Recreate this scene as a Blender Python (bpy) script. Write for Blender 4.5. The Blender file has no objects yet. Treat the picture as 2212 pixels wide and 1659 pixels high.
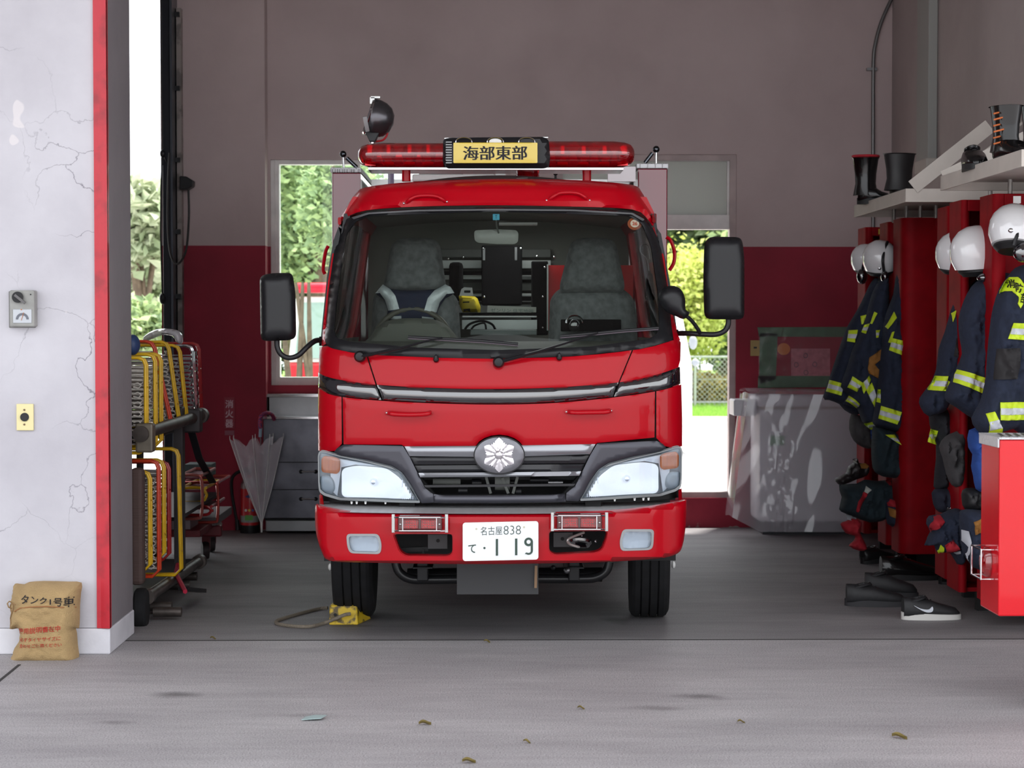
import bpy, math, random
from mathutils import Vector, Matrix, Euler, noise as mnoise
from mathutils.geometry import delaunay_2d_cdt
random.seed(7)
SC = bpy.context.scene
COL = SC.collection
PI = math.pi
F = 4125.0
CAM = Vector((0, 0, 1.432))
# ---------------------------------------------------------------- camera
cd = bpy.data.cameras.new('camera'); cam = bpy.data.objects.new('camera', cd); COL.objects.link(cam)
cam.location = CAM
cam.rotation_euler = (PI/2 - math.atan(129.5/F), 0, -math.atan(43/F))
cd.sensor_width = 36; cd.lens = 36*F/2212; cd.clip_end = 500
cd.dof.use_dof = True; cd.dof.focus_distance = 8.5; cd.dof.aperture_fstop = 5.6
SC.camera = cam
RM = cam.rotation_euler.to_matrix()
# ---------------------------------------------------------------- sky, sun, exposure
w = bpy.data.worlds.new('overcast_sky'); SC.world = w; w.use_nodes = True
nt = w.node_tree; nt.nodes.clear()
o_ = nt.nodes.new('ShaderNodeOutputWorld'); b_ = nt.nodes.new('ShaderNodeBackground')
g_ = nt.nodes.new('ShaderNodeTexCoord'); n_ = nt.nodes.new('ShaderNodeTexNoise'); r_ = nt.nodes.new('ShaderNodeValToRGB')
n_.inputs['Scale'].default_value = 2.0; n_.inputs['Detail'].default_value = 3
r_.color_ramp.elements[0].color = (0.86, 0.92, 1, 1); r_.color_ramp.elements[1].color = (1, 1, 1, 1)
nt.links.new(g_.outputs['Generated'], n_.inputs['Vector']); nt.links.new(n_.outputs['Fac'], r_.inputs[0])
nt.links.new(r_.outputs[0], b_.inputs[0]); b_.inputs[1].default_value = 1.8
nt.links.new(b_.outputs[0], o_.inputs[0])
sd = bpy.data.lights.new('sun', 'SUN'); sd.energy = 6.5; sd.angle = 0.08; sd.color = (1, 0.97, 0.9)
sun = bpy.data.objects.new('sun', sd); COL.objects.link(sun)
sun.rotation_euler = Vector((0.2, 0.36, 1.5)).to_track_quat('Z', 'Y').to_euler()
SC.view_settings.view_transform = 'Standard'; SC.view_settings.look = 'None'
SC.view_settings.exposure = 0.5; SC.view_settings.gamma = 1; SC.view_settings.use_curve_mapping = False

# ---------------------------------------------------------------- helpers
def ray(px, py):
    return RM @ Vector(((px-1106)/F, -(py-829.5)/F, -1))
def W(px, py, Y):
    d = ray(px, py); return CAM + d*(Y/d.y)
ORG = {}
def tag(o, label=None, cat=None, group=None, kind=None):
    if label: o['label'] = label
    if cat: o['category'] = cat
    if group: o['group'] = group
    if kind: o['kind'] = kind
    return o
def thing(name, label, cat, loc, group=None, rz=0):
    o = bpy.data.objects.new(name, None); COL.objects.link(o); o.location = loc; o.rotation_euler = (0, 0, rz)
    o.empty_display_size = .1
    ORG[o.name] = Vector(loc); return tag(o, label, cat, group)
class MB:
    def __init__(s): s.v = []; s.f = []
    def add(s, vs, fs):
        n = len(s.v); s.v += [tuple(v) for v in vs]; s.f += [tuple(i+n for i in f) for f in fs]; return s
    def box(s, x0, x1, y0, y1, z0, z1):
        vs = [(x, y, z) for x in (x0, x1) for y in (y0, y1) for z in (z0, z1)]
        return s.add(vs, [(0,1,3,2),(4,6,7,5),(0,4,5,1),(2,3,7,6),(0,2,6,4),(1,5,7,3)])
    def obox(s, c, ax, h):  # centre, 3 axes, half sizes
        vs = [Vector(c)+ax[0]*h[0]*i+ax[1]*h[1]*j+ax[2]*h[2]*k for i in (-1,1) for j in (-1,1) for k in (-1,1)]
        return s.add(vs, [(0,1,3,2),(4,6,7,5),(0,4,5,1),(2,3,7,6),(0,2,6,4),(1,5,7,3)])
    def bar(s, a, b, w, h, up=(0,0,1)):
        a = Vector(a); b = Vector(b); d = (b-a); L = d.length; d.normalize(); u = Vector(up)
        sd_ = d.cross(u)
        if sd_.length < 1e-3: sd_ = d.cross(Vector((0,1,0)))
        sd_.normalize(); u = sd_.cross(d)
        return s.obox((a+b)/2, (d, sd_, u), (L/2, w/2, h/2))
    def tube(s, pts, r, n=8, closed=False, caps=True, flat=1.0):
        pts = [Vector(p) for p in pts]; N = len(pts)
        rs = r if isinstance(r, (list, tuple)) else [r]*N
        t0 = (pts[1]-pts[0]).normalized()
        u = Vector((0,0,1)) if abs(t0.z) < .9 else Vector((0,1,0))
        base = len(s.v); nn = (u - t0*u.dot(t0)).normalized()
        for i in range(N):
            if closed: t = (pts[(i+1)%N]-pts[i-1])
            else: t = pts[min(i+1,N-1)]-pts[max(i-1,0)]
            if t.length < 1e-9: t = t0.copy()
            t.normalize(); nn = nn - t*nn.dot(t)
            if nn.length < 1e-6: nn = t.orthogonal()
            nn.normalize(); bb = t.cross(nn)
            for k in range(n):
                a = 2*PI*k/n
                s.v.append(tuple(pts[i]+(nn*math.cos(a)*flat+bb*math.sin(a))*rs[i]))
        for i in range(N if closed else N-1):
            j = (i+1) % N
            for k in range(n):
                k2 = (k+1) % n
                s.f.append((base+i*n+k, base+i*n+k2, base+j*n+k2, base+j*n+k))
        if caps and not closed:
            s.f.append(tuple(base+k for k in range(n-1,-1,-1))); s.f.append(tuple(base+(N-1)*n+k for k in range(n)))
        return s
    def cyl(s, a, b, r, r2=None, n=20, caps=True):
        return s.tube([a, b], [r, r if r2 is None else r2], n, caps=caps)
    def lathe(s, c, axis, prof, n=24, sx=1, sy=1, xd=None):
        c = Vector(c); ax = Vector(axis).normalized(); u = Vector(xd) if xd else ax.orthogonal(); u = (u-ax*u.dot(ax)).normalized(); v = ax.cross(u)
        base = len(s.v); m = len(prof)
        for (r, h) in prof:
            for k in range(n):
                a = 2*PI*k/n
                s.v.append(tuple(c+ax*h+u*math.cos(a)*r*sx+v*math.sin(a)*r*sy))
        for i in range(m-1):
            for k in range(n):
                k2 = (k+1)%n
                s.f.append((base+i*n+k, base+i*n+k2, base+(i+1)*n+k2, base+(i+1)*n+k))
        if prof[0][0] > 1e-5: s.f.append(tuple(base+k for k in range(n-1,-1,-1)))
        if prof[-1][0] > 1e-5: s.f.append(tuple(base+(m-1)*n+k for k in range(n)))
        return s
    def ball(s, c, r, n=16, m=10, sc=(1,1,1)):
        c = Vector(c); base = len(s.v)
        for i in range(m+1):
            t = PI*i/m
            for k in range(n):
                a = 2*PI*k/n
                s.v.append((c.x+r*sc[0]*math.sin(t)*math.cos(a), c.y+r*sc[1]*math.sin(t)*math.sin(a), c.z+r*sc[2]*math.cos(t)))
        for i in range(m):
            for k in range(n):
                k2 = (k+1)%n
                s.f.append((base+i*n+k, base+(i+1)*n+k, base+(i+1)*n+k2, base+i*n+k2))
        return s
    def grid(s, fn, nu, nv, closeu=False):
        base = len(s.v)
        for j in range(nv+1):
            for i in range(nu+(0 if closeu else 1)):
                s.v.append(tuple(fn(i/nu, j/nv)))
        wd = nu if closeu else nu+1
        for j in range(nv):
            for i in range(nu):
                i2 = (i+1) % wd
                s.f.append((base+j*wd+i, base+j*wd+i2, base+(j+1)*wd+i2, base+(j+1)*wd+i))
        return s
    def prism(s, pts, d):   # 3D polygon extruded by vector d
        n = len(pts); d = Vector(d); pts = [Vector(p) for p in pts]
        vs = pts+[p+d for p in pts]
        return s.add(vs, [tuple(range(n)), tuple(range(2*n-1, n-1, -1))]+[(i, i+n, (i+1)%n+n, (i+1)%n) for i in range(n)])
    def build(s, name, mat, parent=None, smooth=True, bevel=0, world=True, ang=38):
        org = ORG.get(parent.name, Vector()) if parent is not None else Vector()
        vs = [tuple(Vector(v)-org) for v in s.v] if (world and parent is not None) else s.v
        me = bpy.data.meshes.new(name); me.from_pydata(vs, [], s.f); me.update()
        import bmesh
        bm = bmesh.new(); bm.from_mesh(me); bmesh.ops.remove_doubles(bm, verts=bm.verts, dist=1e-6)
        bmesh.ops.recalc_face_normals(bm, faces=bm.faces); bm.to_mesh(me); bm.free()
        if smooth: me.shade_smooth(); me.set_sharp_from_angle(angle=math.radians(ang))
        me.materials.append(mat)
        o = bpy.data.objects.new(name, me); COL.objects.link(o)
        if parent is not None: o.parent = parent; ORG[o.name] = org
        if bevel:
            b = o.modifiers.new('bevel', 'BEVEL'); b.width = bevel; b.segments = 2; b.limit_method = 'ANGLE'
        return o
def copy_tree(o, parent=None):
    c = o.copy(); COL.objects.link(c)
    if parent is not None: c.parent = parent
    for ch in list(o.children): copy_tree(ch, c)
    return c

def pip(x, y, P):
    r = False; j = len(P)-1
    for i in range(len(P)):
        xi, yi = P[i]; xj, yj = P[j]
        if (yi > y) != (yj > y) and x < (xj-xi)*(y-yi)/(yj-yi)+xi: r = not r
        j = i
    return r
def dseg(x, y, loops):
    m = 1e18
    for P in loops:
        j = len(P)-1
        for i in range(len(P)):
            ax, ay = P[j]; bx, by = P[i]; dx, dy = bx-ax, by-ay; L = dx*dx+dy*dy
            t = 0 if L == 0 else max(0, min(1, ((x-ax)*dx+(y-ay)*dy)/L))
            q = (x-ax-t*dx)**2+(y-ay-t*dy)**2
            if q < m: m = q
            j = i
    return math.sqrt(m)
def dens(P, step):
    R = []
    for i in range(len(P)):
        a = P[i]; b = P[(i+1)%len(P)]; n = max(1, int(math.hypot(b[0]-a[0], b[1]-a[1])/step+.5))
        for k in range(n): R.append((a[0]+(b[0]-a[0])*k/n, a[1]+(b[1]-a[1])*k/n))
    return R
def smooth(P, n=4, closed=True):
    R = []; N = len(P)
    rng = range(N) if closed else range(N-1)
    for i in rng:
        if closed: p0, p1, p2, p3 = P[i-1], P[i], P[(i+1)%N], P[(i+2)%N]
        else: p0, p1, p2, p3 = P[max(i-1,0)], P[i], P[i+1], P[min(i+2,N-1)]
        for k in range(n):
            t = k/n
            R.append(tuple(.5*((2*b)+(-a+c)*t+(2*a-5*b+4*c-d)*t*t+(-a+3*b-3*c+d)*t**3) for a, b, c, d in zip(p0, p1, p2, p3)))
    if not closed: R.append(tuple(P[-1]))
    return R
def rr(x0, y0, x1, y1, r, n=5):
    R = []
    for cx, cy, a0 in ((x1-r, y0+r, -90), (x1-r, y1-r, 0), (x0+r, y1-r, 90), (x0+r, y0+r, 180)):
        for k in range(n+1):
            a = math.radians(a0+90*k/n); R.append((cx+r*math.cos(a), cy+r*math.sin(a)))
    return R
def rquad(P, r, n=4):   # polygon with rounded corners, r number or list
    R = []; N = len(P)
    for i in range(N):
        p = Vector(P[i]); a = Vector(P[i-1]); b = Vector(P[(i+1)%N]); q = r[i] if isinstance(r, (list, tuple)) else r
        if q <= 0: R.append(tuple(p)); continue
        A = p+(a-p).normalized()*min(q, (a-p).length/2); B = p+(b-p).normalized()*min(q, (b-p).length/2)
        for k in range(n+1):
            t = k/n; v = A*(1-t)**2+p*2*t*(1-t)+B*t*t; R.append((v.x, v.y))
    return R
def tri_poly(outer, holes, step):
    loops = [dens(outer, step)]+[dens(h, step) for h in holes]
    vs = []; es = []
    for L in loops:
        b = len(vs); vs += [Vector(p) for p in L]; es += [(b+i, b+(i+1)%len(L)) for i in range(len(L))]
    xs = [p[0] for p in outer]; ys = [p[1] for p in outer]
    y = min(ys)+step*.5; row = 0
    while y < max(ys):
        x = min(xs)+(step*.5 if row % 2 else 0)
        while x < max(xs):
            if pip(x, y, outer) and not any(pip(x, y, h) for h in holes) and dseg(x, y, [outer]+list(holes)) > step*.45: vs.append(Vector((x, y)))
            x += step
        y += step*.87; row += 1
    V, E, T, *_ = delaunay_2d_cdt(vs, es, [], 0, 1e-5)
    ok = []
    for t in T:
        cx = sum(V[i].x for i in t)/len(t); cy = sum(V[i].y for i in t)/len(t)
        if pip(cx, cy, outer) and not any(pip(cx, cy, h) for h in holes): ok.append(tuple(t))
    return [(v.x, v.y) for v in V], ok
def sheet(mb, S, outer, holes=(), step=10, off=0, thick=.01, rnd=None, hf=None, rh=True):
    """outline on surface S (photo outline -> surface point at its own depth); real thickness; rounded rim"""
    holes = list(holes)
    V, T = tri_poly(outer, holes, step)
    loops = [outer]+(holes if rh else [])
    fr = []; bk = []
    for (x, y) in V:
        o = off
        if rnd:
            d = min(dseg(x, y, loops)/rnd[0], 1); o -= rnd[1]*(1-math.sqrt(max(0, 1-(1-d)**2)))
        if hf: o += hf(x, y)
        p = S(x, y); fr.append(Vector((p.x, p.y-o, p.z))); bk.append(Vector((p.x, p.y-min(off, o)+thick, p.z)))
    n = len(fr); cnt = {}
    for t in T:
        for i in range(3):
            a, b = t[i], t[(i+1)%3]; k = (min(a,b), max(a,b)); cnt.setdefault(k, []).append((a, b))
    fs = list(T)+[tuple(i+n for i in reversed(t)) for t in T]
    for k, l in cnt.items():
        if len(l) == 1: a, b = l[0]; fs.append((b, a, a+n, b+n))
    mb.add(fr+bk, fs); return mb
def plane(Y, lean=0, py0=0):     # vertical plane at depth Y; lean = metres back per metre up from py0
    if not lean: return lambda x, y: W(x, y, Y)
    z0 = W(1063, py0, Y).z
    def S(x, y):
        q = Y
        for _ in range(8): p = W(x, y, q); q = Y+lean*(p.z-z0)
        return W(x, y, q)
    return S
def puff(mb, Y, outer, depth, step=8, wpx=25, folds=.01, fs=(.05, .02), seed=0, back=.5, lean=0, py0=0):
    """soft body: outline at depth Y bulging to both sides"""
    base = plane(Y, lean, py0)
    def h(x, y):
        d = min(dseg(x, y, [outer])/wpx, 1)
        return depth*math.sqrt(max(0, 1-(1-d)**2))+folds*d*(mnoise.noise(Vector((x*fs[0], y*fs[1], seed*3.1)))+.5*mnoise.noise(Vector((x*fs[0]*2.7, y*fs[1]*2.7, seed*3.1+9))))
    def S(x, y, off=0):
        p = base(x, y); return Vector((p.x, p.y-h(x, y)-off, p.z))
    V, T = tri_poly(outer, [], step); n = len(V)
    fr = [S(x, y) for x, y in V]; bk = []
    for (x, y) in V:
        p = base(x, y); bk.append(Vector((p.x, p.y+h(x, y)*back, p.z)))
    cnt = {}
    for t in T:
        for i in range(3):
            a, b = t[i], t[(i+1)%3]; cnt.setdefault((min(a,b), max(a,b)), []).append((a, b))
    f = list(T)+[tuple(i+n for i in reversed(t)) for t in T]
    for k, l in cnt.items():
        if len(l) == 1: a, b = l[0]; f.append((b, a, a+n, b+n))
    mb.add(fr, []); mb.v += [tuple(p) for p in bk]; off = len(mb.v)-2*n
    mb.f += [tuple(i+off for i in q) for q in f]
    return S
_tc = {}
def text_on(name, S, s, quad, mat, parent, off=.002, bold=0, res=3, slant=0):
    """lettering laid on a surface: quad = photo corners TL, TR, BR, BL"""
    c = bpy.data.curves.new(name, 'FONT'); c.body = s; c.size = 1; c.offset = bold; c.resolution_u = res
    o = bpy.data.objects.new('tmp', c); COL.objects.link(o)
    dg = bpy.context.evaluated_depsgraph_get(); dg.update()
    me = bpy.data.meshes.new_from_object(o.evaluated_get(dg))
    vs = [v.co.copy() for v in me.vertices]; fs = [tuple(p.vertices) for p in me.polygons]
    bpy.data.objects.remove(o); bpy.data.meshes.remove(me)
    x0 = min(v.x for v in vs); x1 = max(v.x for v in vs); y0 = min(v.y for v in vs); y1 = max(v.y for v in vs)
    tl, tr, br, bl = [Vector(q) for q in quad]
    m = MB(); out = []
    for v in vs:
        a = (v.x-x0)/(x1-x0); b = 1-(v.y-y0)/(y1-y0)
        p = (tl*(1-a)+tr*a)*(1-b)+(bl*(1-a)+br*a)*b
        q = S(p.x, p.y); out.append(Vector((q.x, q.y-off, q.z)))
    m.add(out, fs)
    return m.build(name, mat, parent, smooth=False)
def Q(x0, y0, x1, y1): return [(x0,y0),(x1,y0),(x1,y1),(x0,y1)]

# ---------------------------------------------------------------- materials
def lin(c):
    return tuple(((x/255)/12.92 if x/255 <= .04045 else ((x/255+.055)/1.055)**2.4) for x in c)+(1,)
_m = {}
def mat(name, rgb, rough=.5, metal=0, nz=None, bump=None, coat=0, trans=0, spec=.5, alpha=1, emit=None, rgb2=None, ior=1.5, vec='Object', stretch=(1,1,1)):
    if name in _m: return _m[name]
    m = bpy.data.materials.new(name); m.use_nodes = True; t = m.node_tree; p = t.nodes['Principled BSDF']
    p.inputs['Base Color'].default_value = lin(rgb); p.inputs['Roughness'].default_value = rough; p.inputs['Metallic'].default_value = metal
    p.inputs['Coat Weight'].default_value = coat; p.inputs['Coat Roughness'].default_value = .04; p.inputs['Specular IOR Level'].default_value = spec
    p.inputs['Transmission Weight'].default_value = trans; p.inputs['Alpha'].default_value = alpha; p.inputs['IOR'].default_value = ior
    if emit: p.inputs['Emission Color'].default_value = lin(emit[0]); p.inputs['Emission Strength'].default_value = emit[1]
    if nz or bump:
        tc = t.nodes.new('ShaderNodeTexCoord'); mp = t.nodes.new('ShaderNodeMapping'); mp.inputs['Scale'].default_value = stretch
        t.links.new(tc.outputs[vec], mp.inputs[0])
    if nz:
        n = t.nodes.new('ShaderNodeTexNoise'); n.inputs['Scale'].default_value = nz[0]; n.inputs['Detail'].default_value = 6
        r = t.nodes.new('ShaderNodeValToRGB'); c1 = lin(rgb); c2 = lin(rgb2) if rgb2 else tuple(x*(1-nz[1]) for x in c1[:3])+(1,)
        lo = nz[2] if len(nz) > 2 else .35; hi = nz[3] if len(nz) > 3 else .65
        r.color_ramp.elements[0].position = lo; r.color_ramp.elements[1].position = hi
        r.color_ramp.elements[0].color = c2; r.color_ramp.elements[1].color = c1
        t.links.new(mp.outputs[0], n.inputs['Vector']); t.links.new(n.outputs['Fac'], r.inputs[0]); t.links.new(r.outputs[0], p.inputs['Base Color'])
    if bump:
        n2 = t.nodes.new('ShaderNodeTexNoise'); n2.inputs['Scale'].default_value = bump[0]; n2.inputs['Detail'].default_value = 4
        b = t.nodes.new('ShaderNodeBump'); b.inputs['Strength'].default_value = bump[1]; b.inputs['Distance'].default_value = .01
        t.links.new(mp.outputs[0], n2.inputs['Vector']); t.links.new(n2.outputs['Fac'], b.inputs['Height']); t.links.new(b.outputs[0], p.inputs['Normal'])
    _m[name] = m; return m
def glass(name, tint=(255,255,255), refl=1.0, rough=0):
    if name in _m: return _m[name]
    m = bpy.data.materials.new(name); m.use_nodes = True; t = m.node_tree; t.nodes.clear()
    o = t.nodes.new('ShaderNodeOutputMaterial'); mx = t.nodes.new('ShaderNodeMixShader'); tr = t.nodes.new('ShaderNodeBsdfTransparent')
    gl = t.nodes.new('ShaderNodeBsdfGlossy'); fr = t.nodes.new('ShaderNodeFresnel'); mu = t.nodes.new('ShaderNodeMath'); mu.operation = 'MULTIPLY'; mu.inputs[1].default_value = refl
    tr.inputs[0].default_value = lin(tint); gl.inputs['Roughness'].default_value = rough; fr.inputs[0].default_value = 1.45
    t.links.new(fr.outputs[0], mu.inputs[0]); t.links.new(mu.outputs[0], mx.inputs[0]); t.links.new(tr.outputs[0], mx.inputs[1]); t.links.new(gl.outputs[0], mx.inputs[2]); t.links.new(mx.outputs[0], o.inputs[0])
    _m[name] = m; return m
def film(name, col, op, rough=.12, refl=1.5, bs=.3, sc=9):   # translucent plastic sheet: part see-through, part milky
    if name in _m: return _m[name]
    m = bpy.data.materials.new(name); m.use_nodes = True; t = m.node_tree; p = t.nodes['Principled BSDF']
    p.inputs['Base Color'].default_value = lin(col); p.inputs['Roughness'].default_value = rough; p.inputs['Specular IOR Level'].default_value = min(1, .5*refl)
    p.inputs['Coat Weight'].default_value = .6; p.inputs['Coat Roughness'].default_value = .05; p.inputs['Alpha'].default_value = op
    tc = t.nodes.new('ShaderNodeTexCoord'); n2 = t.nodes.new('ShaderNodeTexNoise'); n2.inputs['Scale'].default_value = sc; n2.inputs['Detail'].default_value = 2; n2.inputs['Distortion'].default_value = .6
    b = t.nodes.new('ShaderNodeBump'); b.inputs['Strength'].default_value = bs; b.inputs['Distance'].default_value = .03
    t.links.new(tc.outputs['Object'], n2.inputs['Vector']); t.links.new(n2.outputs['Fac'], b.inputs['Height']); t.links.new(b.outputs[0], p.inputs['Normal']); t.links.new(b.outputs[0], p.inputs['Coat Normal'])
    _m[name] = m; return m

RED = mat('truck_red', (172, 0, 20), .34, coat=.32, spec=.14)
REDI = mat('red_paint_dull', (165, 14, 22), .4, coat=.3, nz=(6, .25))
LOCK = mat('locker_red', (136, 8, 20), .6, coat=0, spec=.1, nz=(7, .3, .3, .6))
BLK = mat('black_plastic', (24, 24, 27), .38, spec=.35)
BLKG = mat('gloss_black', (18, 18, 24), .1, coat=1, spec=.9)
BLKG.node_tree.nodes['Principled BSDF'].inputs['Coat IOR'].default_value = 2.1
BLKM = mat('dark_underside', (16, 16, 17), .7)
RUB = mat('tyre_rubber', (30, 30, 32), .85, nz=(20, .3), spec=.3)
CHR = mat('chrome', (215, 215, 218), .12, metal=1)
STL = mat('brushed_steel', (150, 150, 152), .35, metal=1, nz=(3, .3))
ALU = mat('aluminium', (200, 200, 198), .38, metal=.9, nz=(14, .2))
GRY = mat('grey_plastic', (105, 108, 104), .6)
WHT = mat('white_plastic', (232, 232, 230), .35)
SIL = mat('silver_paint', (150, 152, 158), .3, metal=.7, coat=.5)
GUN = mat('gunmetal_paint', (66, 66, 74), .33, metal=.55, coat=.3)
YEL = mat('yellow_paint', (222, 176, 20), .4, nz=(12, .2))
ORG_ = mat('orange_paint', (205, 62, 28), .4, nz=(12, .2))
NAVY = mat('navy_cloth', (30, 38, 58), .9, nz=(40, .25), bump=(60, .25))
LIME = mat('lime_reflective', (200, 222, 40), .6)
SLV = mat('silver_reflective', (200, 204, 212), .5)
INK = mat('black_ink', (16, 16, 20), .7)
# ================================================================= SETTING
def nodes_of(name):
    m = bpy.data.materials.new(name); m.use_nodes = True; return m, m.node_tree, m.node_tree.nodes['Principled BSDF']
def N(t, kind, **kw):
    n = t.nodes.new(kind)
    for k, v in kw.items():
        if k in n.inputs: n.inputs[k].default_value = v
        else: setattr(n, k, v)
    return n
def ramp(t, src, stops):
    r = t.nodes.new('ShaderNodeValToRGB'); e = r.color_ramp.elements
    while len(e) < len(stops): e.new(.5)
    for i, (p, c) in enumerate(stops): e[i].position = p; e[i].color = c if len(c) == 4 else lin(c)
    t.links.new(src, r.inputs[0]); return r.outputs[0]
def mixc(t, a, b, f, mode='MIX'):
    m = t.nodes.new('ShaderNodeMix'); m.data_type = 'RGBA'; m.blend_type = mode
    for s, v in ((6, a), (7, b), (0, f)):
        if isinstance(v, (int, float)): m.inputs[s].default_value = v
        elif isinstance(v, tuple): m.inputs[s].default_value = v
        else: t.links.new(v, m.inputs[s])
    return m.outputs[2]
G1 = (1,1,1,1); G0 = (0,0,0,1)
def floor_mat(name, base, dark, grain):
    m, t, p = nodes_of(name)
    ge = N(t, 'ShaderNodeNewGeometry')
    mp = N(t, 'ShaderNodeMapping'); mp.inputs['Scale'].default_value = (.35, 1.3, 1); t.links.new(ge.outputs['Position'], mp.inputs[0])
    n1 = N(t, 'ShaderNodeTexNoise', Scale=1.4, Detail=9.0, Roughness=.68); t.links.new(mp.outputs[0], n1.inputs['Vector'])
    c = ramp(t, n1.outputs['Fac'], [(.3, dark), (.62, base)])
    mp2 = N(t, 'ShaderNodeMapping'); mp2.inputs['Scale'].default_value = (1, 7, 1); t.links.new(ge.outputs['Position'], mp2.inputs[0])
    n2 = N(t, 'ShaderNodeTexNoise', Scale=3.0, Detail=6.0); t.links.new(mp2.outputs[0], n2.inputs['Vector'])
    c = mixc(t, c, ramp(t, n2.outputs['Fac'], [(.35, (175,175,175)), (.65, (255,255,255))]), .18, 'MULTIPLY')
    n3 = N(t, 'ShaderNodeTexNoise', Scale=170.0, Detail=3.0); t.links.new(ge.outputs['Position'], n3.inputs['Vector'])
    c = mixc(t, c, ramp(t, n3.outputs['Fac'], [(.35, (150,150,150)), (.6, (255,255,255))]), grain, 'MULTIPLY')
    # oil stains and tyre marks worn into the concrete
    for (px, py, sx, sy, k) in ((395,1500,.30,.13,.55),(240,1560,.2,.10,.45),(640,1545,.35,.10,.3),(1520,1505,.28,.13,.5),(1420,1530,.3,.1,.35),(1330,1340,.16,.3,.55),(760,1352,.25,.12,.5),(1000,1380,1.6,.12,.18)):
        d = ray(px, py); q = CAM+d*(-CAM.z/d.z)
        v = N(t, 'ShaderNodeVectorMath', operation='SUBTRACT'); t.links.new(ge.outputs['Position'], v.inputs[0]); v.inputs[1].default_value = q
        v2 = N(t, 'ShaderNodeVectorMath', operation='DIVIDE'); t.links.new(v.outputs[0], v2.inputs[0]); v2.inputs[1].default_value = (sx, sy, 1)
        nw = N(t, 'ShaderNodeTexNoise', Scale=6.0, Detail=4.0); t.links.new(ge.outputs['Position'], nw.inputs['Vector'])
        ln = N(t, 'ShaderNodeVectorMath', operation='LENGTH'); t.links.new(v2.outputs[0], ln.inputs[0])
        ad = N(t, 'ShaderNodeMath', operation='ADD'); t.links.new(ln.outputs['Value'], ad.inputs[0]); t.links.new(nw.outputs['Fac'], ad.inputs[1])
        s = ramp(t, ad.outputs[0], [(.55, (1-k,)*3+(1,)), (1.0, G1)])
        c = mixc(t, c, s, 1.0, 'MULTIPLY')
    t.links.new(c, p.inputs['Base Color']); p.inputs['Roughness'].default_value = .62
    b = N(t, 'ShaderNodeBump', Strength=.35, Distance=.004); t.links.new(n3.outputs['Fac'], b.inputs['Height']); t.links.new(b.outputs[0], p.inputs['Normal'])
    return m
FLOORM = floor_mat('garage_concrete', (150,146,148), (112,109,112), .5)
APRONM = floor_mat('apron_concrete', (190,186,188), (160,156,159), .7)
def plaster(name, base, alt, split=None, red=None, cracks=0, wear=.0):
    m, t, p = nodes_of(name)
    ge = N(t, 'ShaderNodeNewGeometry')
    n1 = N(t, 'ShaderNodeTexNoise', Scale=1.6, Detail=8.0, Roughness=.6); t.links.new(ge.outputs['Position'], n1.inputs['Vector'])
    c = ramp(t, n1.outputs['Fac'], [(.3, alt), (.65, base)])
    if cracks:
        vo = N(t, 'ShaderNodeTexVoronoi', feature='DISTANCE_TO_EDGE', Scale=3.4)
        ns = N(t, 'ShaderNodeTexNoise', Scale=4.0, Detail=8.0); t.links.new(ge.outputs['Position'], ns.inputs['Vector'])
        mx = mixc(t, ge.outputs['Position'], ns.outputs['Color'], .22); t.links.new(mx, vo.inputs['Vector'])
        cr = ramp(t, vo.outputs['Distance'], [(.0, (160,158,165)), (.006, (255,255,255))])
        nk = N(t, 'ShaderNodeTexNoise', Scale=1.3, Detail=2.0); t.links.new(ge.outputs['Position'], nk.inputs['Vector'])
        k = ramp(t, nk.outputs['Fac'], [(.45, G0), (.6, G1)])
        c = mixc(t, c, mixc(t, c, cr, 1.0, 'MULTIPLY'), k)
        npz = N(t, 'ShaderNodeTexNoise', Scale=5.0, Detail=1.0, Distortion=.4); t.links.new(ge.outputs['Position'], npz.inputs['Vector'])
        c = mixc(t, c, lin((222,216,216)), ramp(t, npz.outputs['Fac'], [(.715, G0), (.725, (.6,.6,.6,1))]))
    if red:
        sp = N(t, 'ShaderNodeSeparateXYZ'); t.links.new(ge.outputs['Position'], sp.inputs[0])
        n2 = N(t, 'ShaderNodeTexNoise', Scale=2.4, Detail=7.0); t.links.new(ge.outputs['Position'], n2.inputs['Vector'])
        rc = ramp(t, n2.outputs['Fac'], [(.3, red[1]), (.7, red[0])])
        n3 = N(t, 'ShaderNodeTexNoise', Scale=5.5, Detail=3.0); t.links.new(ge.outputs['Position'], n3.inputs['Vector'])
        a = N(t, 'ShaderNodeMath', operation='MULTIPLY_ADD'); t.links.new(sp.outputs['Z'], a.inputs[0]); a.inputs[1].default_value = -1.1; t.links.new(n3.outputs['Fac'], a.inputs[2])
        rc = mixc(t, rc, lin((150,140,134)), ramp(t, a.outputs[0], [(.54, G0), (.56, G1)]))
        g = N(t, 'ShaderNodeMath', operation='GREATER_THAN'); t.links.new(sp.outputs['Z'], g.inputs[0]); g.inputs[1].default_value = split
        c = mixc(t, rc, c, g.outputs[0])
    t.links.new(c, p.inputs['Base Color']); p.inputs['Roughness'].default_value = .7
    n4 = N(t, 'ShaderNodeTexNoise', Scale=22.0, Detail=5.0); t.links.new(ge.outputs['Position'], n4.inputs['Vector'])
    b = N(t, 'ShaderNodeBump', Strength=.25, Distance=.006); t.links.new(n4.outputs['Fac'], b.inputs['Height']); t.links.new(b.outputs[0], p.inputs['Normal'])
    return m
YB = 13.4
WALLM = plaster('two_tone_wall', (190,172,171), (178,160,159), 1.974, ((158,28,54), (134,20,44)))
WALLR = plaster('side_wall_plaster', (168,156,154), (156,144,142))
PILM = plaster('pillar_plaster', (198,196,202), (180,177,184), cracks=1)
PLIN = plaster('plinth_plaster', (226,225,230), (180,178,186))
CEIL = plaster('ceiling_plaster', (150,142,140), (135,128,126))
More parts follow.
